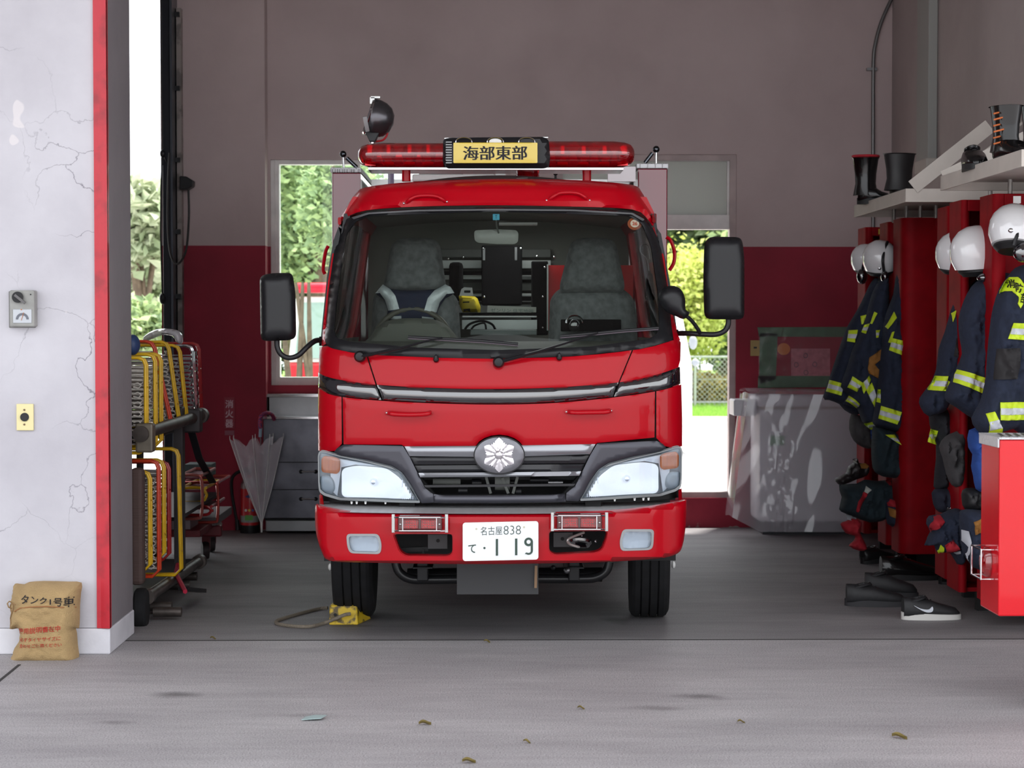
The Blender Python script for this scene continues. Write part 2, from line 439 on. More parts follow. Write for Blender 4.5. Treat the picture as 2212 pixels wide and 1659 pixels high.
def struct(name, mb, m, bevel=0, sm=False):
    o = mb.build(name, m, None, smooth=sm, bevel=bevel); o['kind'] = 'structure'; return o
XL, XR, ZC = -4.2, 2.80, 4.3
def Z(py, Y=YB): return W(1063, py, Y).z
def X(px, Y=YB): return W(px, 700, Y).x
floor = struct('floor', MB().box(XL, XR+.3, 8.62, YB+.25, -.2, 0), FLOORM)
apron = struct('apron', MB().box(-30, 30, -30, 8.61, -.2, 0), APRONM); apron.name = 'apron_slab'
yard = struct('yard_pavement', MB().box(-40, 40, YB+.25, 28.2, -.2, -.005), mat('pale_paving', (205,203,200), .8, nz=(2, .12)))
# expansion joint filler strip
j = struct('trim_1', MB().box(XL, XR+.3, 8.607, 8.623, -.01, .0015), mat('joint_filler', (52,50,50), .9))
d = ray(0, 1470); a = CAM+d*(-CAM.z/d.z); d = ray(42, 1436); b = CAM+d*(-CAM.z/d.z)
struct('trim_2', MB().bar(Vector((a.x-1.2*(b.x-a.x)/.2*.2, a.y-1.2*(b.y-a.y)/.2*.2, 0)), Vector((b.x, b.y, 0)), .012, .004), _m['joint_filler'])
# back wall with openings  (x from, x to, z from, z to)
T = .22
xo1 = X(358); za = 4.1                      # roller-door bay at the far left
w1x0, w1x1, w1z0, w1z1 = X(585), X(960), Z(832), Z(345)
w2x0, w2x1, w2z0, w2z1 = X(1200), X(1590), Z(1076), Z(333)
wb = MB()
wb.box(XL, X(575), YB-.08, YB+T, za, ZC) if False else None
wb.box(XL, xo1, YB, YB+T, za, ZC)
wb.box(X(575), w1x0, YB, YB+T, 0, ZC); wb.box(w1x0, w1x1, YB, YB+T, 0, w1z0); wb.box(w1x0, w1x1, YB, YB+T, w1z1, ZC)
wb.box(w1x1, w2x0, YB, YB+T, 0, ZC); wb.box(w2x0, w2x1, YB, YB+T, 0, w2z0); wb.box(w2x0, w2x1, YB, YB+T, w2z1, ZC)
wb.box(w2x1, XR, YB, YB+T, 0, ZC)
struct('wall_back', wb, WALLM)
struct('pier_back', MB().box(xo1, X(574, YB-.16), YB-.16, YB+T, 0, ZC), WALLM).name = 'pilaster_back'
struct('wall_right', MB().box(XR, XR+.25, 8.75, YB+T, 0, ZC), WALLR)
struct('wall_left', MB().box(XL-.25, XL, 8.3, YB+T, 0, ZC), WALLR)
struct('ceiling', MB().box(XL-.25, XR+.3, 8.3, YB+T, ZC, ZC+.3), CEIL)
struct('header_front', MB().box(-1.65, XR+.3, 8.3, 8.75, 4.0, ZC), WALLR).name = 'wall_header'
struct('canopy', MB().box(-8, 8, 5.1, 8.3, 4.35, 4.5), CEIL).name = 'sky_block_canopy'  # unseen canopy, added and sized to keep sky reflection off the windshield
# front pillar wall with plinth and steel corner guard
YP = 8.26; xp = W(238, 1400, YP).x
zp = W(214, 1357, YP).z
struct('wall_front', MB().box(XL-3, xp-.012, YP+.012, YP+.55, zp, 4.2), PILM)
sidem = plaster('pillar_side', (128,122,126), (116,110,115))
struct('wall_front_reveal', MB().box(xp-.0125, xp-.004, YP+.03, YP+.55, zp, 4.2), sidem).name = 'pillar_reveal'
struct('baseboard_front', MB().box(XL-3, xp, YP, YP+.56, 0, zp-.002), PLIN, bevel=.006)
GUARD = mat('guard_red', (186, 22, 42), .45, coat=.2, nz=(14, .35, .28, .5))
struct('trim_corner_guard', MB().box(W(205,700,YP).x, xp+.001, YP+.0, YP+.012, zp, 4.2).box(xp-.013, xp+.001, YP+.0, YP+.03, zp, 4.2).prism([(W(214,700,YP).x, YP-.0, zp), (xp+.001, YP+.0, zp), (xp+.001, YP-.012, zp)], (0,0,4.2-zp)), GUARD).name = 'trim_3'
# ---- window_1 frame (left) and window_2 (right, open door with frosted transom)
FRM = mat('window_frame_paint', (236,232,230), .5, nz=(8, .15))
FRM2 = mat('door_frame_mauve', (186,168,166), .55, nz=(8, .2))
w1 = MB()
for (x0, x1, z0, z1) in ((w1x0, w1x0+.058, w1z0, w1z1), (w1x1-.05, w1x1, w1z0, w1z1), (w1x0+.0585, w1x1-.0505, w1z0, w1z0+.055), (w1x0+.0585, w1x1-.0505, w1z1-.03, w1z1)):
    w1.box(x0, x1, YB+.03, YB+.13, z0, z1)
w1.box(w1x0+.03, w1x0+.036, YB+.02, YB+.0295, w1z0, w1z1)
win1 = struct('window_1', w1, FRM)
for (x0, x1) in ((w1x0+.058, (w1x0+w1x1)/2-.015), ((w1x0+w1x1)/2+.015, w1x1-.05)):
    g = MB().box(x0, x1, YB+.075, YB+.081, w1z0+.055, w1z1-.03).build('pane', glass('window_glass', (244,250,246), .6), None, smooth=False); g.parent = win1
g = MB().box((w1x0+w1x1)/2-.015, (w1x0+w1x1)/2+.015, YB+.06, YB+.1, w1z0+.055, w1z1-.03).build('mullion', FRM, None, smooth=False); g.parent = win1
w2 = MB()
zt0, zt1, zr0 = Z(463), Z(347), Z(495)
for (x0, x1, z0, z1) in ((w2x1-.045, w2x1, w2z0, w2z1), (w2x0, w2x0+.05, w2z0, w2z1), (w2x0+.0505, w2x1-.0455, w2z0, w2z0+.04), (w2x0+.0505, w2x1-.0455, w2z1-.04, w2z1)):
    w2.box(x0, x1, YB+.02, YB+.12, z0, z1)
win2 = struct('door_1', w2, FRM2)
r = MB().box(w2x0+.05, w2x1-.045, YB+.03, YB+.09, zr0, zt0).box(w2x1-.062, w2x1-.045, YB+.04, YB+.08, zt0, zt1).box(w2x0+.05, w2x1-.045, YB+.04, YB+.08, zt1, zt1+.012).build('transom_rail', FRM, None, smooth=False, bevel=.003); r.parent = win2
fm = bpy.data.materials.new('frosted_glass'); fm.use_nodes = True; t = fm.node_tree; t.nodes.clear()
o_ = N(t, 'ShaderNodeOutputMaterial'); mx = N(t, 'ShaderNodeMixShader'); mx.inputs[0].default_value = .5
a_ = N(t, 'ShaderNodeBsdfTranslucent'); a_.inputs[0].default_value = lin((168,170,166)); b2 = N(t, 'ShaderNodeBsdfPrincipled'); b2.inputs['Base Color'].default_value = lin((170,168,166)); b2.inputs['Roughness'].default_value = .3
t.links.new(a_.outputs[0], mx.inputs[1]); t.links.new(b2.outputs[0], mx.inputs[2]); t.links.new(mx.outputs[0], o_.inputs[0])
g = MB().box(w2x0+.05, w2x1-.062, YB+.055, YB+.06, zt0, zt1).build('transom_pane', fm, None, smooth=False); g.parent = win2
# ---- roller shutter guide rail on the pilaster edge
gr = MB().box(X(356,13.1), X(372,13.1), 13.05, 13.24, 0, 4.3).build('guide', mat('guide_rail_dark', (44,46,52), .35, metal=.6), None, smooth=False, bevel=.004)
rail = thing('shutter_guide_rail', 'dark vertical steel guide rail of the roller door, left of the pilaster', 'guide rail', (X(372,13.1), 13.2, 0))
gr.location = -Vector((X(372,13.1), 13.2, 0)); gr.parent = rail
MB().box(X(374,13.1), X(379,13.1), 13.02, 13.24, 0, 4.3).box(X(372,13.1), X(376,13.1), 13.12, 13.24, 0, 4.3).build('channel_lip', mat('rail_grey', (84,88,96), .3, metal=.8), rail, smooth=False)
m = MB()
m.box(X(381,13.1), X(391,13.1), 13.16, 13.235, Z(730,13.1), Z(15,13.1))
m.build('backing_strip', mat('rusty_white_strip', (150,140,136), .6, nz=(9, .5, .4, .5)), rail, smooth=False)
for py in (30, 190, 345, 500, 640, 720): MB().box(X(379,13.1), X(389,13.1), 13.13, 13.17, Z(py+5,13.1), Z(py-5,13.1)).build('bracket', BLK, rail, smooth=False)
# back-left pull chain
c = thing('pull_chain', 'thin black pull cord with a knot hanging in the open roller doorway', 'cord', W(350, 650, 13.0))
m = MB(); m.tube([W(348,0-60,13.0), W(349,120,13.0), W(352,328,13.0)], .0045, 6); m.tube([W(351,330,13.0), W(348,400,13.0), W(347,500,13.0), W(351,640,13.0)], .006, 6); m.ball(W(351,332,13.0), .018, 8, 6, (1,1,1.6)); m.ball(W(351,645,13.0), .022, 8, 6, (1,1,1.8))
m.tube([W(352,334,13.0), W(360,350,13.05), W(362,380,13.1)], .005, 5)
m.build('cord', BLK, c)
c = thing('shutter_winder', 'black hand winder box with looped cable on the guide rail by the pilaster', 'winder', W(400, 410, 13.12))
m = MB(); q0 = W(386, 412, 13.12); q1 = W(417, 380, 13.12)
m.prism([W(388,380,13.1), W(402,381,13.1), W(417,390,13.1), W(416,402,13.1), W(404,409,13.1), W(388,410,13.1)], (0, .1, 0)); m.build('winder_box', BLK, c, bevel=.006, smooth=False)
m = MB(); m.tube(smooth([W(407,408,13.08), W(408,470,13.08), W(402,540,13.08), (W(385,570,13.02))[:], W(370,555,13.0), W(363,500,13.0), W(363,400,13.0), W(366,330,13.0)], 5, False), .0075, 8); m.build('cable', mat('dark_cable', (50,48,48), .6), c)
struct('wall_front_side', MB().box(XR+.25, XR+7, 8.32, 8.75, 0, 4.35), PILM).name = 'wall_front_right'
# ================================================================= FIRE TRUCK
CX = .036
truck = thing('fire_truck', 'red cab-over fire truck with red light bar parked facing out in the garage', 'fire truck', (CX, 8.3, 0))
def lerp_tab(z, T):
    if z <= T[0][0]: return T[0][1]
    for (a, va), (b, vb) in zip(T, T[1:]):
        if z <= b: return va+(vb-va)*(z-a)/(b-a)
    return T[-1][1]
def hw(z): return lerp_tab(z, [(.6, .848), (1.3, .846), (1.42, .81), (1.95, .735), (2.1, .66)])
def prof(z): return lerp_tab(z, [(.6, .0), (.95, -.012), (1.15, -.01), (1.33, .03), (1.95, .26), (2.06, .32), (2.12, .42), (2.15, .62)])
def cabY(x, z):
    u = min(abs(x-CX)/hw(z), .995)
    return 8.52+prof(z)+.10*u*u+.2*(1-math.sqrt(1-u**8))
def Sc(px, py):
    Y = 8.6
    for _ in range(14):
        p = W(px, py, Y); Y = .5*Y+.5*cabY(p.x, p.z)
    return W(px, py, Y)
def bumY(x, z):
    u = min(abs(x-CX)/.835, .99)
    return 8.26+.10*u*u+.16*(1-math.sqrt(1-u**10))
def Sb(px, py):
    Y = 8.4
    for _ in range(14):
        p = W(px, py, Y); Y = .5*Y+.5*bumY(p.x, p.z)
    return W(px, py, Y)
def Sh(px, py):      # lamp surface: same face, easing off before the corner
    Y = 8.6
    for _ in range(14):
        p = W(px, py, Y); lim = .86*hw(p.z); x = CX+max(-lim, min(lim, p.x-CX)); Y = .5*Y+.5*cabY(x, p.z)
    return W(px, py, Y)
def mir(P): return [(2160.5-x, y-.0125*(2160.5-2*x)) for x, y in reversed(P)]
def part(name, S, outer, m, holes=(), step=10, off=0, thick=.02, rnd=None, parent=None, hf=None, ang=38, label=None, rh=True):
    o = sheet(MB(), S, outer, holes, step, off, thick, rnd, hf, rh).build(name, m, parent or truck, ang=ang)
    if label: o['label'] = label
    return o
# ---- lower cab front panels
top = [(690,752),(713,752),(760,762),(828,768),(950,774),(1069,776),(1236,772),(1384,756),(1451,738),(1468,734)]
def topy(x): 
    for (a, ya), (b, yb) in zip(top, top[1:]):
        if a <= x <= b: return ya+(yb-ya)*(x-a)/(b-a)
    return top[0][1] if x < top[0][0] else top[-1][1]
bt = smooth([(687,803),(717,816),(812,830),(956,837.5),(1080,839),(1200,836),(1337,825),(1420,808),(1469,791)], 4, False)
bb = smooth([(687,837),(723,854),(825,865),(956,871),(1080,873),(1200,869.5),(1323,858),(1420,844),(1470,830)], 4, False)
def yon(c, x):
    for (a, ya), (b, yb) in zip(c, c[1:]):
        if a <= x <= b: return ya+(yb-ya)*(x-a)/(b-a)
    return c[0][1] if x < c[0][0] else c[-1][1]
def cut(c, x0, x1, dy=0): return [(x0, yon(c, x0)+dy)]+[(x, y+dy) for x, y in c if x0+2 < x < x1-2]+[(x1, yon(c, x1)+dy)]
tp = [(x, y-2) for x, y in smooth(top, 3, False)]
# hood (between diagonal gaps) and cowl corners
part('hood_panel', Sc, cut(tp, 792.5, 1365)+list(reversed(cut(bt, 814, 1336, 1))), RED, rnd=(5, .006), step=9)
part('cowl_corner', Sc, cut(tp, 690, 789.5)+list(reversed(cut(bt, 688, 811, 1))), RED, rnd=(5, .006), step=9)
part('cowl_corner', Sc, cut(tp, 1368, 1466)+[(1471,740),(1470,778),(1466,792)]+list(reversed(cut(bt, 1339, 1462, 1))), RED, rnd=(5, .006), step=9)
part('black_band', Sc, cut(bt, 814, 1336, 1.5)+list(reversed(cut(bb, 826.5, 1323.5, -1))), BLKG, rnd=(16, .016), step=6, off=.012)
part('black_band', Sc, cut(bt, 687, 811, 1.5)+list(reversed(cut(bb, 687, 823.5, -1))), BLKG, rnd=(16, .016), step=6, off=.012)
part('black_band', Sc, cut(bt, 1339, 1469, 1.5)+list(reversed(cut(bb, 1326.5, 1470, -1))), BLKG, rnd=(16, .016), step=6, off=.012)
# front access panel between band and grille, with side pillars
part('front_panel', Sc, cut(bb, 740, 1415, 1)+[(1414,945),(1385,948),(1290,957),(1287,960),(1137,963),(1130.5,964),(1122,954),(1111,946.5),(1096,941.3),(1078.5,939),(1061,941.3),(1046,946.5),(1035,954),(1026.5,964.5),(872,964),(868,961),(742,960)], RED, rnd=(5, .006), step=9)
part('side_pillar', Sc, cut(bb, 687, 737.5, 1)+[(738,959),(724,974),(700,976),(687,973)], RED, rnd=(5, .006), step=8)
part('side_pillar', Sc, cut(bb, 1418, 1472, 1)+[(1474,905),(1474,964),(1450,967),(1433,963),(1421,949),(1418,946)], RED, rnd=(5, .006), step=8)
# lower body behind the lamps, down to the bumper
part('lower_body', Sc, [(690,960),(1470,955),(1472,1078),(1380,1088),(1080,1091),(790,1090),(690,1086)], BLKM, step=20, off=-.075, thick=.06, holes=[[(905,1029),(1256,1026),(1215,1072),(940,1072)]])
m = MB(); m.box(CX-.8, CX+.8, 8.95, 9.0, .5, 1.2)
m.build('firewall', BLKM, truck, smooth=False)
part('skirt', Sc, [(689,1070),(696,1070),(700,1100),(690,1098)], RED, step=6, off=-.01); part('skirt', Sc, [(1466,1060),(1473,1056),(1474,1084),(1467,1086)], RED, step=6, off=-.01)
# ---- grille
SLT = mat('slat_black', (30,30,34), .35)
WL = [(721,977),(728,968),(742,960.5),(868,963),(871,964),(884,985),(906,1030),(918,1054),(937,1068),(938,1085),(911,1087),(902,1074),(886,1044),(869,1020),(846,1006),(790,993),(734,983)]
part('grille_wing', Sc, rquad(WL, 3), GUN, step=7, off=.012, rnd=(7, .008))
part('grille_wing', Sc, rquad(mir(WL), 3), GUN, step=7, off=.012, rnd=(7, .008))
part('grille_bar', Sc, [(874,964),(1040,963),(1078,963),(1118,962),(1286,959),(1274,981),(1078,987),(885,985)], SIL, step=8, off=.02, rnd=(8, .01))
part('grille_slat', Sc, [(886,988),(1273,984),(1264,1001),(895,1004)], SLT, step=8, off=.0, rnd=(6, .006)); part('grille_slat', Sc, [(896,1006),(1263,1003),(1256,1017),(903,1020)], SLT, step=8, off=.0, rnd=(6, .006))
part('grille_bar', Sc, [(904,1021),(1078,1020),(1255,1017.5),(1251,1027),(1078,1029.5),(908,1030.5)], SIL, step=6, off=.02, rnd=(4, .006))
part('grille_slat', Sc, [(916,1048),(1243,1045),(1239,1050),(919,1053)], SLT, step=5, off=.0, thick=.02)
part('grille_frame', Sc, [(937,1067),(960,1070),(1078,1070),(1196,1068.5),(1220,1066),(1222,1083),(1196,1085),(1078,1087),(960,1087),(937,1085.5)], GUN, step=7, off=.018, rnd=(8, .01), ang=50)
# machinery seen through the grille opening
m = MB(); m.box(CX-.35, CX+.4, 8.72, 8.75, .72, .83); m.build('radiator', mat('radiator_grey', (52,52,54), .6, nz=(30,.5)), truck, smooth=False)
for px, py, r, l in ((965,1040,7,30), (1030,1043,9,10), (1085,1040,20,16), (1108,1042,5,5), (1165,1037,6,20), (1176,1035,4,6), (1000,1060,10,10), (1120,1062,12,6), (1200,1042,6,16)):
    p = W(px, py, 8.66); r = r*8.6/F; l = l*8.6/F
    MB().cyl(p-Vector((l,0,0)), p+Vector((l,0,0)), r, n=12).build('engine_fitting', [STL, BLK, GRY][px % 3], truck)
for (x0, y0, x1, y1) in ((1050,1030,1060,1066), (1085,1032,1098,1066), (1118,1030,1108,1066)):
    MB().bar(W(x0,y0,8.62), W(x1,y1,8.62), .012, .012, (0,1,0)).build('radiator_strut', GRY, truck, smooth=False)
# emblem : oval plate, cut-out crest
em = part('emblem_plate', Sc, [(1078.5+53*math.cos(a*PI/24), 982.5+38.5*math.sin(a*PI/24)) for a in range(48)], mat('emblem_grey', (120,120,126), .35, metal=.6), step=7, off=.035, rnd=(4, .006), thick=.05)
part('emblem_ring', Sc, [(1078.5+55.5*math.cos(a*PI/24), 982.5+41*math.sin(a*PI/24)) for a in range(48)], BLK, step=8, off=.028, thick=.03, parent=em)
cr = []
for k in range(6):      # six flared arms with two small lobes between
    a0 = PI/2+k*PI/3; R = 36 if k in (0, 3) else 35.5
    for da, r in ((-30, 26), (-25, 29.5), (-20, 27), (-16, 31), (-13, 31.5), (-8, 34), (0, R+1.5), (8, 34), (13, 31.5), (16, 31), (20, 27), (25, 29.5)):
        a = a0+math.radians(da); cr.append((1078+r*math.cos(a), 981.5-r*math.sin(a)))
def hcrest(x, y):
    dx, dy = x-1078, y-981.5; r = math.hypot(dx, dy); a = math.atan2(dy, dx)
    return .012+.005*abs(math.cos(6*a))*min(r/14, 1)*(1-r/60)-.004*r/36+(.012*math.sqrt(max(0, 1-(r/9)**2)) if r < 9 else 0)
part('crest', Sc, cr, mat('crest_metal', (225,222,226), .28, metal=.85), step=2.6, off=.028, thick=.03, hf=hcrest, parent=em, ang=25)
# ---- headlights
HL = [(687,983),(690,974),(700,974),(734,984),(790,995),(845,1008),(867,1022),(884,1046),(909,1086),(860,1085),(734,1080),(700,1070),(690,1062),(688,1046)]
LENS = bpy.data.materials.new('lamp_lens'); LENS.use_nodes = True; t = LENS.node_tree; t.nodes.clear()
o_ = N(t, 'ShaderNodeOutputMaterial'); mx = N(t, 'ShaderNodeMixShader'); tr = N(t, 'ShaderNodeBsdfTransparent'); gl = N(t, 'ShaderNodeBsdfGlossy', Roughness=.03); fr = N(t, 'ShaderNodeFresnel', IOR=1.5)
tr.inputs[0].default_value = lin((240,244,248)); t.links.new(fr.outputs[0], mx.inputs[0]); t.links.new(tr.outputs[0], mx.inputs[1]); t.links.new(gl.outputs[0], mx.inputs[2]); t.links.new(mx.outputs[0], o_.inputs[0])
REFL = mat('lamp_reflector', (236,238,242), .14, metal=1)
REFLS = mat('lamp_reflector_satin', (250,251,253), .2, metal=0, coat=.6, bump=(30,.2))
AMB = mat('amber_lens', (236, 120, 44), .2, coat=1, nz=(50,.3), stretch=(1,1,.1))
HBASE = mat('lamp_bezel', (158,164,168), .35, metal=.1)
for side in (0, 1):
    f = mir if side else (lambda P: P)
    h = part('headlight', Sh, f(rquad(HL, 5)), HBASE, step=7, off=-.045, thick=.05)
    part('lens', Sh, f(rquad(HL, 5)), LENS, step=7, off=.008, rnd=(10, .012), thick=.004, parent=h)
    part('rim', Sh, f(rquad(HL, 5)), mat('lamp_rim', (128,132,134), .35, metal=.4), holes=[f([(x+(3 if x < 800 else -4), y+(3 if y < 1020 else -5)) for x, y in HL])], step=6, off=.012, thick=.02, parent=h)
    # main bowl: dished reflector, given a weak emission to whiten it
    BW = rquad([(738,1012),(770,1006),(835,1012),(866,1035),(892,1078),(738,1074)], 12)
    cx_, cy_ = (806, 1042); cc = f([(cx_, cy_)])[0]
    def hb(x, y, cc=cc): 
        r = math.hypot((x-cc[0])/62, (y-cc[1])/38); return -.025*(1-min(r, 1.2)**2)+.0015*math.sin(x*1.1)
    part('reflector', Sh, f(BW), mat('emissive_lamp_bowl', (250,251,253), .2, metal=0, coat=.6, bump=(30,.2), emit=((255,255,255),.4)), step=7, off=-.012, thick=.004, hf=hb, parent=h)
    b = f([(806,1042)])[0]; p = Sh(*b)+Vector((0, .035, 0))
    MB().lathe(p, (0,-1,0), [(.0, .035), (.010, .033), (.016, .02), (.018, 0)], 16).build('bulb_cap', REFL, h)
    # top filler of the lamp, inner fins
    part('reflector', Sh, f([(712,992),(734,992),(790,1002),(830,1009),(768,1004),(737,1010),(728,1072),(715,1060)]), REFLS, step=7, off=-.014, thick=.006, parent=h)
    for k in range(7):
        x = 868+k*4.5; y0 = 1036+k*7
        part('fin', Sh, f([(x, y0), (x+2.2, y0+2), (x+2.2, 1079), (x, 1079)]), REFL, step=9, off=-.01, thick=.01, parent=h)
    am = part('turn_signal', Sh, f(rquad([(694,992),(700,985),(722,987),(734,992),(734,1018),(728,1024),(698,1021),(694,1016)], 4)), AMB, step=4, off=.0, rnd=(5,.005), thick=.02, parent=h)
    part('side_marker', Sh, f(rquad([(691,1028),(712,1027),(722,1040),(724,1058),(716,1068),(698,1066),(690,1056)], 7)), mat('marker_glass', (168,176,180), .2, metal=.15), step=5, off=.0, rnd=(6,.006), parent=h)
    for k, x in enumerate((757, 768, 787, 830)):
        part('lamp_tab', Sh, f([(x,1083),(x+5,1083.5),(x+4,1089),(x+1,1089)]), WHT, step=5, off=.0, thick=.01, parent=h)
# ---- windshield surround, glass
BO = [(736,477),(791,458),(900,450),(1069,447),(1240,450),(1366,456),(1399,477),(1414,500),(1427,530),(1443,625),(1452,714),(1455,735),(1384,754),(1236,770),(1069,775),(950,773),(828,768),(760,762),(713,752),(701,740),(702,717),(710,625),(722,540),(728,505)]
GI = rquad([(768,478),(795,466),(1069,457),(1358,466),(1388,484),(1407,532),(1421,625),(1425,700),(1419,722),(1403,732),(1273,749),(1073,756),(902,751),(748,737),(726,730),(721,715),(725,662),(747,506)], 8)
part('windshield_frame', Sc, rquad(BO, 10), BLK, holes=[GI], step=8, off=.004, rnd=(6, .008), thick=.04)
part('windshield', Sc, GI, glass('windshield_glass', (232,235,233), .4), step=16, off=-.004, thick=.005)
part('gasket', Sc, rquad([(760,470),(795,459.5),(900,453.5),(1069,451.5),(1240,453),(1366,460),(1392,474),(1388,478),(1364,463.5),(1240,456.5),(1069,455),(900,457),(797,463),(764,474)], 2), mat('gasket_rubber', (120,122,124), .3, metal=.5), step=6, off=.016, rnd=(2,.004), thick=.012)
# A-pillars in red outside the black surround
part('a_pillar', Sc, [(733,483),(741,476),(727,520),(714,612),(706,700),(704,742),(694,748),(698,700),(708,610),(722,520)], RED, step=6, off=-.01, thick=.05)
part('a_pillar', Sc, [(1414,488),(1421,500),(1436,560),(1446,640),(1462,715),(1470,735),(1456,737),(1449,690),(1440,605),(1424,520),(1410,492)], RED, step=6, off=-.01, thick=.05)
part('door_edge', plane(8.98), [(731,490),(735,505),(716,600),(706,710),(698,745),(692,742),(697,690),(706,600),(720,520)], BLK, step=8, thick=.06)
part('door_edge', plane(8.98), [(1417,490),(1428,505),(1440,570),(1452,640),(1462,712),(1455,710),(1444,640),(1432,570),(1418,510)], BLK, step=8, thick=.06)
# ---- roof visor
RV = [(730,483),(748,447),(769,417),(787,405),(840,397),(902,392),(985,388),(1073,386),(1180,387),(1273,390),(1366,399),(1386,414),(1402,444),(1417,470),(1411,488),(1399,473),(1366,452),(1240,446),(1069,443),(900,446),(791,454),(746,470),(738,480)]
part('roof_visor', Sc, smooth(RV, 3), RED, step=10, off=.012, rnd=(9, .02), thick=.05)
part('door_mirror_hinge', Sc, rr(731, 470, 738, 486, 3), REDI, step=4, off=.03, thick=.04); part('door_mirror_hinge', Sc, rr(1408, 462, 1417, 482, 3), REDI, step=4, off=.03, thick=.04)
def roofz(x, y): u = min(abs(x)/.70, 1); return 2.16-.10*u*u-.12*(1-math.sqrt(max(0, 1-u**8)))
m = MB(); m.grid(lambda u, v: (CX+(-.70+1.4*u), 9.12+1.5*v, roofz(-.70+1.4*u, 0)-.02+.0*v), 24, 4); m.build('roof', RED, truck)
m = MB(); m.grid(lambda u, v: (CX+(-.66+1.32*u), 9.0+1.55*v, 2.0-.04*(2*u-1)**2), 12, 4); m.build('headliner', mat('headliner', (128,130,124), .85), truck)
# side walls with window openings, rear wall
INT = mat('cab_trim', (98, 100, 94), .75)
SG = glass('side_glass', (235,240,238), .6)
for s in (-1, 1):
    def sx(z, o=0): return CX+s*(hw(z)-.005+o)
    def slab(name, ya, yb, za, zb, mt, o0=0, t=.03):
        m = MB(); n = 6
        for k in range(n):
            z0 = za+(zb-za)*k/n; z1 = za+(zb-za)*(k+1)/n
            vs = [(sx(z0,o0), ya, z0), (sx(z0,o0), yb, z0), (sx(z1,o0), yb, z1), (sx(z1,o0), ya, z1)]
            vs2 = [(x-s*t, y, z) for x, y, z in vs]
            m.add(vs+vs2, [(0,1,2,3),(7,6,5,4),(0,4,5,1),(1,5,6,2),(2,6,7,3),(3,7,4,0)])
        return m.build(name, mt, truck)
    slab('door_panel', 8.95, 9.78, .62, 1.34, RED); slab('door_panel', 9.8, 10.55, .62, 1.34, RED)
    slab('door_trim', 9.0, 9.78, .8, 1.36, INT, -.035, .02); slab('door_trim', 9.8, 10.52, .8, 1.36, INT, -.035, .02)
    slab('window_post', 9.72, 9.86, 1.34, 1.95, BLK); slab('window_post', 10.4, 10.55, 1.34, 1.95, RED); slab('window_post', 8.98, 9.12, 1.34, 1.95, BLK)
    slab('roof_rail', 9.0, 10.55, 1.93, 2.03, RED)
    slab('side_window', 9.12, 9.72, 1.34, 1.93, SG, -.01, .004); slab('side_window', 9.86, 10.4, 1.34, 1.93, SG, -.01, .004)
    P = [(709,531),(703,545),(698,580),(702,592)] if s < 0 else [(1439,512),(1449,520),(1457,545),(1455,568),(1446,584)]
    MB().tube(smooth([W(*q, 9.25) for q in P] , 5, False), .009, 8).build('side_grab_handle', RED, truck)
m = MB(); m.box(CX-.72, CX+.72, 10.56, 10.6, .62, 2.0); m.build('rear_wall', mat('cab_rear_wall', (110,112,106), .8), truck, smooth=False)
m = MB(); m.box(CX-.83, CX+.83, 9.0, 10.58, .6, .64); m.build('cab_floor', BLKM, truck, smooth=False)
# ---- cab interior
FAB = mat('seat_fabric', (120,123,124), .95, nz=(30, .35), bump=(80, .2))
VIN = mat('seat_vinyl', (74,76,72), .6)
def seat(bk, hd, lab=None):
    m = MB(); puff(m, 9.50, rquad(bk, 14), .10, 12, 40, .01, back=.6); b = m.build('seat', FAB, truck)
    m = MB(); puff(m, 9.44, rquad(hd, 14), .07, 11, 30, .006, back=.6, seed=3); h = m.build('headrest', FAB, b)
    return b
seat([(806,640),(832,615),(955,615),(990,645),(997,760),(800,760)], [(846,524),(868,514),(930,514),(950,524),(964,620),(960,632),(832,632),(828,620)])
seat([(1188,645),(1208,622),(1345,622),(1370,645),(1380,760),(1184,760)], [(1232,524),(1252,514),(1312,514),(1330,524),(1350,616),(1346,634),(1212,634),(1208,620)])
for x0 in (.0,): 
    m = MB(); m.box(CX-.66, CX-.12, 9.5, 10.0, .75, 1.05); m.build('seat_cushion', FAB, truck, bevel=.04); m = MB(); m.box(CX+.2, CX+.7, 9.5, 10.0, .75, 1.05); m.build('seat_cushion', FAB, truck, bevel=.04)
# dashboard
def dash(u, v):
    x = CX+(-.77+1.54*u); 
    a = [(8.86, 1.31), (8.95, 1.335), (9.08, 1.35), (9.18, 1.33), (9.22, 1.24), (9.2, .9)]
    t_ = v*(len(a)-1); i = min(int(t_), len(a)-2); f_ = t_-i
    y = a[i][0]+(a[i+1][0]-a[i][0])*f_; z = a[i][1]+(a[i+1][1]-a[i][1])*f_
    return (x, y+.08*(2*u-1)**2, z)
DSH = mat('dashboard_grey', (104,106,98), .7, bump=(90,.1))
MB().grid(dash, 30, 15).build('dashboard', DSH, truck)
part('instrument_hood', plane(9.16), smooth([(795,752),(800,725),(822,700),(850,690),(890,687),(935,690),(962,702),(985,728),(992,752)], 4), DSH, step=9, rnd=(16,.05), thick=.12)
sw = MB(); pts = []
for k in range(40):
    a = 2*PI*k/40; c0 = W(891, 742, 9.30)
    pts.append(c0+Vector((.187*math.cos(a), -.05*math.sin(a)*-1, .168*math.sin(a))))
sw.tube(pts, .0135, 10, closed=True); st = sw.build('steering_wheel', mat('wheel_rim_grey', (92,90,80), .45), truck)
c0 = W(891, 745, 9.32)
MB().lathe(c0, (0,-.9,.3), [(.055, 0), (.05, .02), (0, .03)], 20).build('horn_pad', DSH, st)
for a in (.4, PI-.4, -PI/2): MB().bar(c0, c0+Vector((.18*math.cos(a), 0, .16*math.sin(a))), .025, .015).build('spoke', DSH, st, smooth=False)
